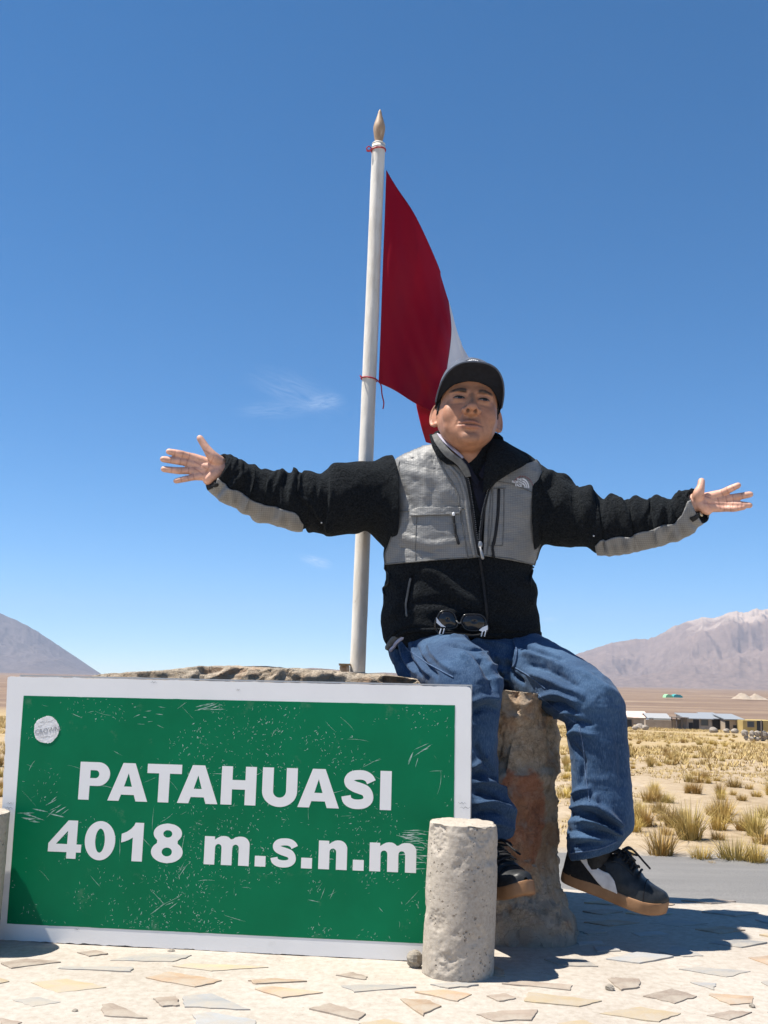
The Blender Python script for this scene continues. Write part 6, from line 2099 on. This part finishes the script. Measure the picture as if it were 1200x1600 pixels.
# upright zip pocket on the right panel
jpart('pocket_zip', strip(PLB, [(779, 766), (778, 795), (775, 825), (771, 850)], 0.0042, 0.0030, 40, 2.72), MAT_BLK)
for pl in ([(770, 766), (769, 800), (767, 830), (764, 852)], [(787, 765), (787, 800), (785, 850)], [(768, 764), (789, 763)], [(764, 853), (785, 852)], [(771, 752), (800, 757), (845, 776)]):
    jpart('seam', strip(PLB, pl, 0.0015, 0.0025, 30, 2.72), MAT_PIP)
cord_pull(PLB, [(770, 848), (769, 858), (770, 866), (771, 880)], 'zip_pull')
# hand pocket zips low on the fleece
jpart('pocket_zip', strip(TB, [(641, 905), (637, 925), (634, 945), (636, 962)], 0.0030, 0.0020, 40, 2.74), MAT_PIP)
jpart('pocket_zip', strip(JB, [(604, 872), (602, 895), (600, 920), (602, 930)], 0.0032, 0.0025, 30, 2.80), MAT_BLK)
jpart('pocket_zip', strip(JB, [(832, 886), (829, 900), (828, 912)], 0.0030, 0.0025, 20, 2.80), MAT_BLK)
for px, py in ((503, 816), (928, 837)):
    q, n = surf(JB, px, py, 0.002, 2.75)
    jpart('rivet', ellipsoid(q, (0.0022, 0.0018, 0.0022)), MAT_WTH)
# hem: drawcord channel
jpart('hem', strip(JB, [(600, 1006), (640, 985), (690, 985), (760, 993), (843, 990)], 0.0065, 0.001, 70, 2.76), MAT_FLE)

# collar: flaps with a real thickness standing round the neck
def ribbon(rows, nu, nv, name, mat, th, parent=None, rough=0.0012):
    """rows: list of polylines [(px,py,Y)...], lofted"""
    C = np.array([catmull(np.array(r, float), nu) for r in rows])
    S = np.array([catmull(C[:, i], nv) for i in range(nu)])
    V = np.array([[P(*S[i, j]) for j in range(nv)] for i in range(nu)]).reshape(-1, 3)
    V = V + rough * np.stack([fbm(V * 40, 3), fbm(V * 40 + 7, 3), fbm(V * 40 + 3, 3)], -1)
    o = mk(name, V, grid_faces(nu, nv), mat, parent or jacket)
    thick(o, th, 0)
    return o
# back of the collar
ribbon([[(678, 680, 2.80), (690, 672, 2.86), (733, 668, 2.895), (772, 676, 2.86), (783, 684, 2.80)],
        [(676, 700, 2.80), (688, 695, 2.87), (733, 692, 2.905), (776, 698, 2.87), (788, 704, 2.80)]], 40, 8, 'collar', MAT_FLE, 0.010)
# left flap, its grey inside edge turned out, following the zip down
ribbon([[(675, 681, 2.755), (681, 694, 2.728), (695, 712, 2.715), (714, 726, 2.712), (728, 746, 2.718)],
        [(683, 678, 2.750), (692, 692, 2.722), (708, 708, 2.706), (727, 724, 2.704), (736, 744, 2.712)]], 40, 8, 'collar_flap', MAT_PIP, 0.007)
ribbon([[(673, 680, 2.775), (676, 697, 2.74), (683, 712, 2.728), (698, 726, 2.722)],
        [(676, 678, 2.760), (682, 694, 2.732), (695, 711, 2.718), (712, 726, 2.716)]], 30, 6, 'collar_flap', MAT_FLE, 0.008)
ribbon([[(683, 677, 2.752), (694, 692, 2.726), (711, 706, 2.713), (722, 716, 2.711)],
        [(690, 681, 2.757), (700, 693, 2.733), (714, 705, 2.722), (724, 715, 2.719)]], 30, 6, 'shirt_trim', MAT_LAV, 0.004)
# right flap folded outwards, black fleece
ribbon([[(768, 688, 2.775), (763, 704, 2.745), (760, 722, 2.722), (757, 742, 2.712), (755, 770, 2.716)],
        [(783, 689, 2.765), (786, 703, 2.725), (780, 722, 2.703), (771, 742, 2.702), (763, 764, 2.712)],
        [(797, 697, 2.775), (806, 711, 2.725), (800, 724, 2.700), (786, 740, 2.700), (770, 756, 2.710)],
        [(808, 707, 2.785), (825, 720, 2.740), (816, 729, 2.710), (795, 738, 2.705), (776, 750, 2.712)]], 44, 24, 'collar_flap', MAT_FLE, 0.009)
# dark knit shirt seen in the open neck
shirt = ribbon([[(722, 714, 2.748), (732, 738, 2.728), (741, 772, 2.726), (750, 800, 2.729)],
        [(735, 726, 2.746), (741, 748, 2.728), (747, 776, 2.726), (751, 802, 2.729)],
        [(752, 740, 2.748), (752, 752, 2.729), (753, 778, 2.727), (752, 803, 2.729)],
        [(768, 716, 2.750), (764, 742, 2.729), (758, 774, 2.727), (753, 803, 2.729)]], 36, 24, 'shirt', MAT_NAVY, 0.004, person)
ribbon([[(748, 742, 2.726), (754, 730, 2.722), (762, 716, 2.728), (766, 700, 2.752)],
        [(754, 750, 2.722), (762, 737, 2.718), (771, 720, 2.725), (774, 702, 2.752)]], 24, 8, 'shirt_collar', MAT_NAVY, 0.005, shirt)
ribbon([[(724, 716, 2.726), (734, 728, 2.722), (742, 742, 2.722), (748, 752, 2.722)],
        [(718, 714, 2.722), (727, 729, 2.716), (736, 746, 2.716), (746, 762, 2.718)]], 24, 8, 'shirt_collar', MAT_NAVY, 0.005, shirt)
# woven badge: small half dome of arcs with three lines of lettering, red arc above
def build_badge():
    q, n = surf(PLB, 814, 754.5, 0.0048, 2.72)
    zz = np.array([0, 0, 1.0])
    n = nrm(n)
    xx = nrm(np.cross(zz, n)) * 1.0
    if xx[0] < 0:
        xx = -xx
    up = nrm(np.cross(n, xx))
    if up[2] < 0:
        up = -up
    Mx = Matrix((( *xx, ), ( *up, ), ( *n, ))).transposed().to_4x4()
    Mx.translation = Vector(q)
    e = mk('badge', *(lambda V, F: ([Mx @ Vector(v) for v in V], F))(*plate([(-0.0245, -0.0125), (0.0245, -0.0125), (0.0245, 0.0135), (-0.0245, 0.0135)], 0.0, 0.0)), MAT_RIP, jacket)
    me = e.data
    me.clear_geometry()
    V, F = [], []
    for r0, r1 in ((0.0075, 0.0115), (0.0135, 0.0175), (0.0195, 0.0235)):
        b = len(V)
        aa = np.linspace(0, math.pi / 2, 16)
        for a in aa:
            for r in (r0, r1):
                V.append(Mx @ Vector((0.0010 + r * math.cos(a) * 1.0, -0.0125 + r * math.sin(a) * 1.08, 0)))
        F += [(b + 2 * i, b + 2 * i + 1, b + 2 * i + 3, b + 2 * i + 2) for i in range(15)]
    me.from_pydata([tuple(v) for v in V], [], F)
    me.materials.clear()
    me.materials.append(MAT_WTH)
    e['kind'] = 'stuff'
    for k, t in enumerate(('THE', 'NORTH', 'FACE')):
        o = flat_text(t, 0.0092, MAT_WTH, e, (0, 0, 0), (0, 0, 0), 'badge_lettering', 0, 0.0003, 0.0002)
        bb = [v.co.x for v in o.data.vertices]
        wdt = max(bb) - min(bb)
        o.data.transform(Mx @ Matrix.Translation((-0.0008 - wdt / 2, 0.0075 - k * 0.0082, 0.0004)))
    # red stitched arc of small letters
    parts = []
    r2 = np.random.default_rng(2)
    for k, a in enumerate(np.linspace(R(150), R(25), 15)):
        c = Vector((0.004 + 0.034 * math.cos(a), -0.0165 + 0.034 * math.sin(a) * 1.02, 0.0006))
        t = Vector((-math.sin(a), math.cos(a), 0))
        nn = Vector((math.cos(a), math.sin(a), 0))
        h = 0.0024 * r2.uniform(0.7, 1.1)
        pts = [c - nn * h, c + nn * h * r2.uniform(0.5, 1), c + t * -0.0016 + nn * h * r2.uniform(-1, 1)]
        parts.append(tube(np.array([Mx @ p_ for p_ in pts]), 0.00055, 5))
    o = mk('badge_stitching', *join(*parts), MAT_RTH, e)
    o['kind'] = 'stuff'
build_badge()

# ------------------------------------------------------------------ jeans
def build_jeans():
    parts = []
    # hips: rounded block under the jacket hem
    S = [(606, 842, 978, 2.885, 0.120), (604, 846, 995, 2.885, 0.128), (606, 850, 1015, 2.885, 0.130), (612, 846, 1035, 2.885, 0.125), (625, 835, 1052, 2.89, 0.11)]
    S = catmull(S, 40)
    th = np.linspace(0, 2 * math.pi, 60, endpoint=False)
    G = np.zeros((40, 60, 3))
    for i, (xl, xr, py, Y, dp) in enumerate(S):
        A, B = P(xl, py, Y), P(xr, py, Y)
        c, h = (A + B) / 2, (B - A) / 2
        G[i] = c + (np.sign(np.cos(th)) * np.abs(np.cos(th)) ** 0.8)[:, None] * h + (np.sign(np.sin(th)) * np.abs(np.sin(th)) ** 0.8)[:, None] * np.array([0, -dp, 0])
    parts.append(grid_mesh(G))
    # thighs come forward over the stone, shins hang
    Tb = lambda pts, r, n=30, **k: parts.append(tube(np.array([P(*p) for p in pts]), r, 28, n=n, **k))
    Tb([(672, 1030, 2.885), (690, 1042, 2.78), (708, 1048, 2.67), (726, 1060, 2.575), (738, 1083, 2.530)], [0.106, 0.094, 0.089, 0.084, 0.078])
    Tb([(800, 1034, 2.885), (830, 1045, 2.80), (868, 1064, 2.70), (900, 1082, 2.625), (924, 1099, 2.580)], [0.100, 0.093, 0.087, 0.081, 0.076])
    Tb([(735, 1030, 2.84), (738, 1036, 2.76)], [0.085, 0.06], 8)
    Tb([(738, 1024, 2.87), (770, 1030, 2.82), (800, 1034, 2.83)], [0.085, 0.08, 0.08], 10)
    # shin on the left of the picture, behind the sign edge
    sec_r = [(788, 1058, 690, 1080, 2.535, 0.9), (787, 1078, 688, 1100, 2.530, 0.9), (782, 1105, 686, 1120, 2.527, 0.9), (779, 1150, 686, 1155, 2.523, 0.9), (779, 1200, 688, 1200, 2.52, 0.9), (781, 1228, 694, 1228, 2.518, 0.9),
             (793, 1245, 702, 1248, 2.516, 0.9), (806, 1262, 712, 1266, 2.515, 0.9), (806, 1282, 720, 1286, 2.513, 0.9), (804, 1300, 728, 1305, 2.512, 0.9), (803, 1308, 732, 1312, 2.512, 0.9)]
    G, _, _ = seg_tube(sec_r, 120, 60)
    parts.append(grid_mesh(G))
    sec_l = [(960, 1074, 886, 1116, 2.585, 0.90), (975, 1096, 884, 1134, 2.580, 0.92), (978, 1115, 886, 1142, 2.577, 0.92), (980, 1150, 887, 1160, 2.575, 0.92), (984, 1195, 892, 1195, 2.572, 0.92), (987, 1235, 893, 1232, 2.570, 0.92),
             (990, 1262, 891, 1255, 2.568, 0.92), (991, 1283, 893, 1272, 2.566, 0.92), (988, 1298, 889, 1290, 2.564, 0.92), (980, 1307, 886, 1308, 2.562, 0.92), (974, 1314, 886, 1326, 2.560, 0.92), (968, 1325, 890, 1346, 2.558, 0.92)]
    G, _, _ = seg_tube(sec_l, 130, 60)
    parts.append(grid_mesh(G))
    V, F = voxel_union(parts, 0.0042, 6, 0.5)
    # the stone flattens the seat from below
    it = [
        # creases round the left hip of the picture
        ([(618, 1008), (624, 1030), (640, 1054)], 0.008, -0.009), ([(632, 1004), (640, 1028), (660, 1055)], 0.007, -0.008), ([(650, 1010), (662, 1035), (684, 1056)], 0.007, -0.007), ([(626, 1005), (633, 1030), (650, 1052)], 0.007, 0.007),
        ([(643, 1006), (652, 1030), (672, 1054)], 0.007, 0.007), ([(668, 1005), (684, 1030), (712, 1052)], 0.009, 0.006),
        # lap
        ([(700, 996), (745, 1002), (795, 1010)], 0.010, 0.008), ([(700, 1006), (745, 1014), (798, 1024)], 0.008, -0.010), ([(750, 1020), (775, 1026), (800, 1030)], 0.007, 0.008), ([(752, 1032), (778, 1038), (800, 1040)], 0.006, -0.009),
        ([(765, 1040), (785, 1048), (796, 1062)], 0.009, 0.012), ([(745, 1028), (762, 1050), (772, 1078)], 0.012, -0.009), ([(720, 1020), (742, 1040), (752, 1070)], 0.014, 0.008),
        ([(806, 995), (808, 1020), (803, 1045)], 0.006, 0.006), ([(798, 1046), (806, 1058), (818, 1066)], 0.007, -0.012),
        # left leg of the man (right of the picture)
        ([(812, 1008), (845, 1018), (880, 1030)], 0.007, -0.008), ([(815, 1020), (850, 1030), (890, 1048)], 0.010, 0.008), ([(820, 1036), (860, 1048), (905, 1075)], 0.010, -0.009), ([(825, 1052), (865, 1066), (915, 1090)], 0.012, 0.009),
        ([(842, 1090), (870, 1085), (905, 1098)], 0.008, 0.010), ([(848, 1100), (872, 1100), (900, 1112)], 0.007, -0.010), ([(866, 1120), (885, 1112), (910, 1120)], 0.007, 0.008), ([(885, 1138), (900, 1128), (925, 1132)], 0.006, -0.009),
        ([(900, 1045), (940, 1070), (968, 1095)], 0.014, 0.006), ([(888, 1150), (900, 1142), (930, 1150)], 0.008, 0.007), ([(895, 1165), (910, 1190), (906, 1225)], 0.010, -0.006), ([(960, 1120), (970, 1180), (972, 1240)], 0.012, -0.004),
        # bunched hem
        ([(892, 1262), (915, 1258), (938, 1262), (962, 1282), (972, 1294)], 0.0075, 0.016), ([(893, 1273), (918, 1272), (945, 1284), (968, 1297)], 0.0055, -0.017), ([(890, 1286), (920, 1284), (950, 1292), (972, 1304)], 0.0075, 0.014),
        ([(888, 1298), (915, 1298), (945, 1304), (970, 1310)], 0.0055, -0.014), ([(888, 1310), (915, 1309), (945, 1312)], 0.007, 0.010), ([(930, 1240), (933, 1255), (938, 1265)], 0.006, 0.008), ([(894, 1245), (905, 1235), (925, 1232)], 0.008, 0.007),
        ([(896, 1322), (912, 1318), (940, 1318)], 0.005, -0.008),
        # shin behind the sign
        ([(737, 1115), (760, 1105), (778, 1110)], 0.008, -0.008), ([(737, 1098), (756, 1090), (780, 1092)], 0.009, 0.008), ([(740, 1160), (757, 1190), (776, 1215)], 0.008, -0.008), ([(738, 1200), (752, 1190), (762, 1184)], 0.006, 0.011),
        ([(738, 1212), (758, 1208), (778, 1222)], 0.007, -0.010), ([(742, 1222), (766, 1222), (790, 1242)], 0.008, 0.012), ([(740, 1238), (765, 1240), (795, 1258)], 0.007, -0.012), ([(742, 1256), (770, 1254), (804, 1268)], 0.008, 0.011),
        ([(742, 1272), (772, 1270), (804, 1282)], 0.006, -0.010), ([(745, 1288), (775, 1286), (803, 1296)], 0.007, 0.008)]
    V = px_creases(V, F, [(a, 0.82 * w, 1.6 * k) for a, w, k in it])
    V = laplace(V, F, 1, 0.2)
    N = normals_of(V, F)
    V = V + N * (0.0022 * fbm(V * [22, 22, 12], 3) + 0.0010 * fbm(V * 70, 3) + 0.0050 * (ridged(V * [9, 9, 24] + 2.2, 3) - 0.75))[:, None]
    return V, F
JEV, JEF = build_jeans()
jeans = mk('jeans', JEV, JEF, MAT_DEN, person)
JEB = bvh_of(JEV, JEF)
for pl in ([(846, 1095), (852, 1130), (857, 1170), (860, 1215), (864, 1262)],):
    pass
for nm, pl, w in (('seam', [(838, 1075), (846, 1090), (900, 1130)], 0.0016), ('seam', [(905, 1136), (912, 1170), (916, 1215), (921, 1252)], 0.0018), ('seam', [(634, 1012), (655, 1028), (680, 1043), (708, 1058)], 0.0018),
                  ('fly_seam', [(803, 1000), (807, 1016), (805, 1034), (800, 1044)], 0.0024), ('seam', [(806, 1044), (830, 1058), (852, 1076)], 0.0018), ('hem_stitching', [(892, 1333), (915, 1330), (940, 1325), (963, 1315)], 0.0022)):
    Vt, Ft = strip(JEB, pl, w, 0.0006, 40, 2.7)
    mk(nm, Vt, Ft, MAT_DENS, jeans)
# shirt tail and belt showing at the hip
WB = bvh_of(*join((JEV, JEF)))
for nm, pl, w, m, off in (('shirt_tail', [(612, 1016), (622, 1003), (640, 992), (668, 984)], 0.0050, MAT_LAV, 0.003), ('belt', [(608, 1012), (618, 998), (640, 986), (676, 979)], 0.0085, MAT_PIP, 0.004)):
    Vt, Ft = strip(WB, pl, w, off, 40, 2.75)
    mk(nm, Vt, Ft, m, jeans if nm == 'belt' else shirt)

# ------------------------------------------------------------------ shoes
def build_shoe(heel, toe, up_hint, label, flip=1):
    L = float(np.linalg.norm(toe - heel))
    ex = nrm(toe - heel)
    ez = nrm(np.array(up_hint) - ex * np.dot(up_hint, ex))
    ey = np.cross(ez, ex)
    Lr = L
    W = lambda p: heel + np.asarray(p)[..., 0:1] * ex + np.asarray(p)[..., 1:2] * ey * flip + np.asarray(p)[..., 2:3] * ez
    ts = [0, .02, .06, .15, .3, .42, .55, .66, .78, .88, .95, .985, 1]
    wi = [.004, .018, .027, .033, .033, .032, .036, .041, .0425, .037, .027, .015, .003]
    wo = [.004, .018, .027, .033, .034, .035, .041, .046, .0455, .038, .026, .014, .003]
    t = np.concatenate([np.linspace(0, 0.1, 10, endpoint=False), np.linspace(0.1, 0.85, 40, endpoint=False), np.linspace(0.85, 1, 18)])
    a, b = np.interp(t, ts, wi), np.interp(t, ts, wo)
    for k in range(3):
        a[1:-1] = (a[:-2] + 2 * a[1:-1] + a[2:]) / 4
        b[1:-1] = (b[:-2] + 2 * b[1:-1] + b[2:]) / 4
    outline = np.concatenate([np.c_[t * Lr, a], np.c_[t[::-1] * Lr, -b[::-1]]])
    spring = lambda x: 0.010 * np.clip((x / Lr - 0.78) / 0.22, 0, 1) ** 2
    c = np.array([Lr * 0.5, 0])
    rings = []
    for s, z in ((0.3, 0.0), (0.9, 0.0), (0.975, 0.001), (1.0, 0.006), (1.012, 0.013), (1.012, 0.022), (1.005, 0.0275), (0.985, 0.029), (0.93, 0.029)):
        q = c + (outline - c) * [1 - (1 - s) * 0.25, s]
        if s < 0.95:
            q = c + (outline - c) * s
        rings.append(np.c_[q, z + spring(q[:, 0])])
    Gs = np.array(rings)
    V, F = grid_mesh(Gs)
    shoe = mk('shoe', W(V), F, MAT_GUM, person, label=label)
    # upper
    nt_, nf = 70, 44
    tt = np.linspace(0.006, 0.996, nt_)
    hh = np.interp(tt, [0, .03, .12, .25, .38, .47, .53, .60, .68, .77, .86, .93, .97, 1], [.060, .078, .084, .074, .072, .086, .084, .072, .060, .046, .037, .031, .025, .010])
    for k in range(2):
        hh[1:-1] = (hh[:-2] + 2 * hh[1:-1] + hh[2:]) / 4
    ai, bo = np.interp(tt, ts, wi) * 0.955, np.interp(tt, ts, wo) * 0.955
    for k in range(2):
        ai[1:-1] = (ai[:-2] + 2 * ai[1:-1] + ai[2:]) / 4
        bo[1:-1] = (bo[:-2] + 2 * bo[1:-1] + bo[2:]) / 4
    def S(ti, ph, off=0.0):
        """surface point: ti 0..1 heel-toe, ph 0 (inner sole line) .. pi (outer)"""
        i = np.interp(ti, tt, np.arange(nt_))
        h = np.interp(ti, tt, hh)
        wa = np.interp(ti, tt, ai)
        wb = np.interp(ti, tt, bo)
        cph, sph = math.cos(ph), math.sin(ph)
        e1 = np.interp(ti, [0, 0.5, 0.8, 1], [0.62, 0.80, 0.85, 0.9])
        yy = (wa if cph > 0 else wb) * math.copysign(abs(cph) ** e1, cph)
        top = np.interp(ti, [0, 0.3, 0.5, 1], [0.72, 0.72, 0.92, 1.0])
        yy *= 1 - (1 - top) * sph ** 2
        zz = 0.022 + h * sph ** np.interp(ti, [0, 0.5, 1], [0.9, 0.85, 0.8])
        p = np.array([ti * Lr, yy, zz + float(spring(np.array(ti * Lr)))])
        if off:
            n = np.array([0.0, math.copysign(abs(cph), cph), sph])
            p = p + n / np.linalg.norm(n) * off
        return p
    G = np.array([[S(ti, ph) for ph in np.linspace(0, math.pi, nf)] for ti in tt])
    flat = G.reshape(-1, 3)
    flat = flat + 0.0012 * np.stack([0 * flat[:, 0], fbm(flat * 45, 3), fbm(flat * 45 + 4, 3)], -1)
    # creases across the flex of the toe box
    cr = 0.0018 * np.sin(flat[:, 0] / Lr * 95) * np.exp(-((flat[:, 0] / Lr - 0.70) / 0.05) ** 2) * (flat[:, 2] > 0.045)
    flat[:, 2] -= cr
    mk('upper', W(flat), grid_faces(nt_, nf), MAT_LEA, shoe)
    # dark heel quarter overlay and toe cap edge
    def over(t0, t1, p0f, p1f, off, name, mat, nu=24, nv=14):
        V = [S(ti, p0f(ti) + (p1f(ti) - p0f(ti)) * j / (nv - 1), off) for ti in np.linspace(t0, t1, nu) for j in range(nv)]
        o = mk(name, W(np.array(V)), grid_faces(nu, nv), mat, shoe)
        thick(o, 0.0012, 0)
        return o
    for sd in (0, 1):
        f = (lambda q: q) if sd == 0 else (lambda q: math.pi - q)
        over(0.01, 0.40, lambda x: f(0.02), lambda x: f(np.interp(x, [0, 0.2, 0.40], [1.2, 1.05, 0.7])), 0.0012, 'heel_quarter', MAT_SUE)
        # sweeping side stripe: thin from the heel collar, broad at the sole in mid-foot
        lo = lambda x: f(np.interp(x, [0.03, 0.15, 0.27, 0.36, 0.42, 0.56], [0.82, 0.56, 0.32, 0.12, 0.03, 0.03]))
        hi = lambda x: f(np.interp(x, [0.03, 0.15, 0.27, 0.36, 0.44, 0.51, 0.56], [1.02, 0.78, 0.60, 0.52, 0.44, 0.28, 0.05]))
        over(0.03, 0.56, lo, hi, 0.0026, 'side_stripe', MAT_FST, 44, 10)
        over(0.44, 0.66, lambda x: f(np.interp(x, [0.44, 0.66], [0.85, 0.95])), lambda x: f(1.22), 0.0022, 'eyestay', MAT_LEA)
    # toe cap seam
    Vt, Ft = tube(W(np.array([S(0.80 - 0.03 * math.sin(p), p, 0.0006) for p in np.linspace(0.1, math.pi - 0.1, 30)])), 0.0010, 6)
    mk('toe_seam', Vt, Ft, MAT_SUE, shoe)
    Vt, Ft = tube(W(np.array([S(x, 0.0, 0.001) + [0, 0, 0.004] for x in np.linspace(0.03, 0.98, 60)])), 0.0012, 6)
    # tongue
    V = [S(x, math.pi / 2 + q, 0.004 + 0.010 * max(0, (0.5 - x) / 0.1)) for x in np.linspace(0.42, 0.66, 16) for q in np.linspace(-0.36, 0.36, 10)]
    tg = mk('tongue', W(np.array(V)), grid_faces(16, 10), MAT_SUE, shoe)
    thick(tg, 0.005, 0)
    # laces: flat crossings and a bow
    for k, x in enumerate(np.linspace(0.49, 0.70, 6)):
        q = [S(x + 0.012 * (1 if (k % 2) else -1) * math.sin(u), math.pi / 2 + u, 0.0075) for u in np.linspace(-0.5, 0.5, 12)]
        Vt, Ft = tube(W(np.array(q)), 0.0031, 8, flat=0.6)
        mk('lace', Vt, Ft, MAT_BLK, shoe)
    b0_ = S(0.50, math.pi / 2, 0.011)
    for pts in ([(0, 0, 0), (0.01, 0.018, 0.006), (0.03, 0.028, -0.006), (0.028, 0.014, -0.006), (0, 0, 0.001)], [(0, 0, 0), (0.008, -0.020, 0.006), (0.030, -0.032, -0.004), (0.034, -0.016, -0.010), (0, 0, 0.001)],
                [(0, 0, 0), (0.020, 0.012, 0.004), (0.05, 0.020, -0.016), (0.066, 0.026, -0.028)], [(0, 0, 0), (0.016, -0.012, 0.002), (0.04, -0.026, -0.018)]):
        Vt, Ft = tube(W(b0_ + np.array(pts)), 0.0024, 7, n=26)
        mk('lace', Vt, Ft, MAT_BLK, shoe)
    # collar and sock going up into the trouser leg
    q = W(np.array([[0.075, 0, 0.055], [0.072, 0, 0.10], [0.068, 0, 0.14]]))
    Vt, Ft = tube(q, [0.032, 0.034, 0.036], 18, n=10)
    mk('sock', Vt, Ft, MAT_BLK, shoe)
build_shoe(P(876, 1374, 2.600), P(1040, 1434, 2.500), (0.10, -0.10, 1.0), 'black leather sneaker with pale side stripe pointing right', flip=1)
build_shoe(P(744, 1400, 2.56), P(826, 1404, 2.345), (-0.08, 0.0, 1.0), 'black leather sneaker pointing at the viewer beside the post', flip=1)

# ------------------------------------------------------------------ sunglasses hooked on the waistband
def build_glasses():
    root = empty('sunglasses', tuple(P(722, 992, 2.70)), label='black sunglasses hooked over the waistband of the jeans', cat='sunglasses')
    base = np.array(root.location)
    ml, nt, b = new_mat('dark_lens')
    nt.links.new(ramp(nt, noise(nt, coord(nt), 3, 2), [(0.3, (0.006, 0.006, 0.007)), (0.7, (0.012, 0.011, 0.012))]), b.inputs['Base Color'])
    b.inputs['Roughness'].default_value = 0.08
    mf = plain('black_frame_plastic', (0.012, 0.012, 0.013), 0.25)
    mw = plain('white_frame_tip', (0.72, 0.72, 0.73), 0.35)
    mb = plain('bridge_metal', (0.10, 0.10, 0.10), 0.3, 0.6)
    Y = 2.705
    def poly3(pl, bulge, n=48):
        q = catmull(np.array(pl + [pl[0]], float), n + 1)[:-1]
        c = q.mean(0)
        rows = [c + (q - c) * s for s in (0.02, 0.35, 0.7, 1.0)]
        return np.array([[P(x, y, Y - bulge * (1 - s * s)) for x, y in r] for s, r in zip((0.02, 0.35, 0.7, 1.0), rows)])
    for pl in ([(683, 966), (688, 957), (698, 954), (708, 958), (713, 968), (714, 978), (704, 982), (690, 980)], [(720, 972), (725, 962), (735, 960), (750, 961), (758, 967), (759, 976), (752, 984), (730, 984)]):
        G = poly3(pl, 0.006)
        V, F = G.reshape(-1, 3), grid_faces(4, 48, False, True)
        o = mk('lens', V - base, F, ml, root)
        thick(o, 0.002, 0)
        rim = np.concatenate([G[-1], G[-1][:2]])
        Vt, Ft = tube(rim, 0.0026, 8, cap=False)
        mk('rim', Vt - base, Ft, mf, root)
    Vt, Ft = tube(np.array([P(713, 970, Y), P(717, 974, Y - 0.006), P(721, 972, Y)]), 0.0022, 8, n=10)
    mk('bridge', Vt - base, Ft, mb, root)
    for pl in ([(682, 966), (680, 978), (686, 988), (705, 990), (735, 992)], [(759, 972), (762, 982), (757, 990), (738, 993), (710, 992)]):
        Vt, Ft = tube(np.array([P(x, y, Y + 0.012 * k / 4) for k, (x, y) in enumerate(pl)]), [0.003, 0.0034, 0.0036, 0.0030, 0.0026], 8, n=30)
        mk('temple_arm', Vt - base, Ft, mf, root)
    for pts in ([(682, 965), (690, 975), (697, 980), (689, 979), (682, 973)], [(748, 985), (754, 980), (762, 977), (762, 984), (755, 987)]):
        c = np.mean(pts, 0)
        V = np.array([P(x, y, Y - 0.006) for x, y in pts] + [P(x, y, Y + 0.004) for x, y in pts])
        k = len(pts)
        F = [tuple(range(k)), tuple(range(2 * k - 1, k - 1, -1))] + [(i, (i + 1) % k, k + (i + 1) % k, k + i) for i in range(k)]
        o = mk('white_corner', V - base, F, mw, root, False)
    for x in (688, 693, 753, 758):
        Vt, Ft = tube(np.array([P(x + 1, 978 + (8 if x > 700 else 5), Y - 0.005), P(x - 1, 990 + (4 if x > 700 else 0), Y - 0.003)]), 0.0016, 6)
        mk('white_band', Vt - base, Ft, mw, root)
build_glasses()
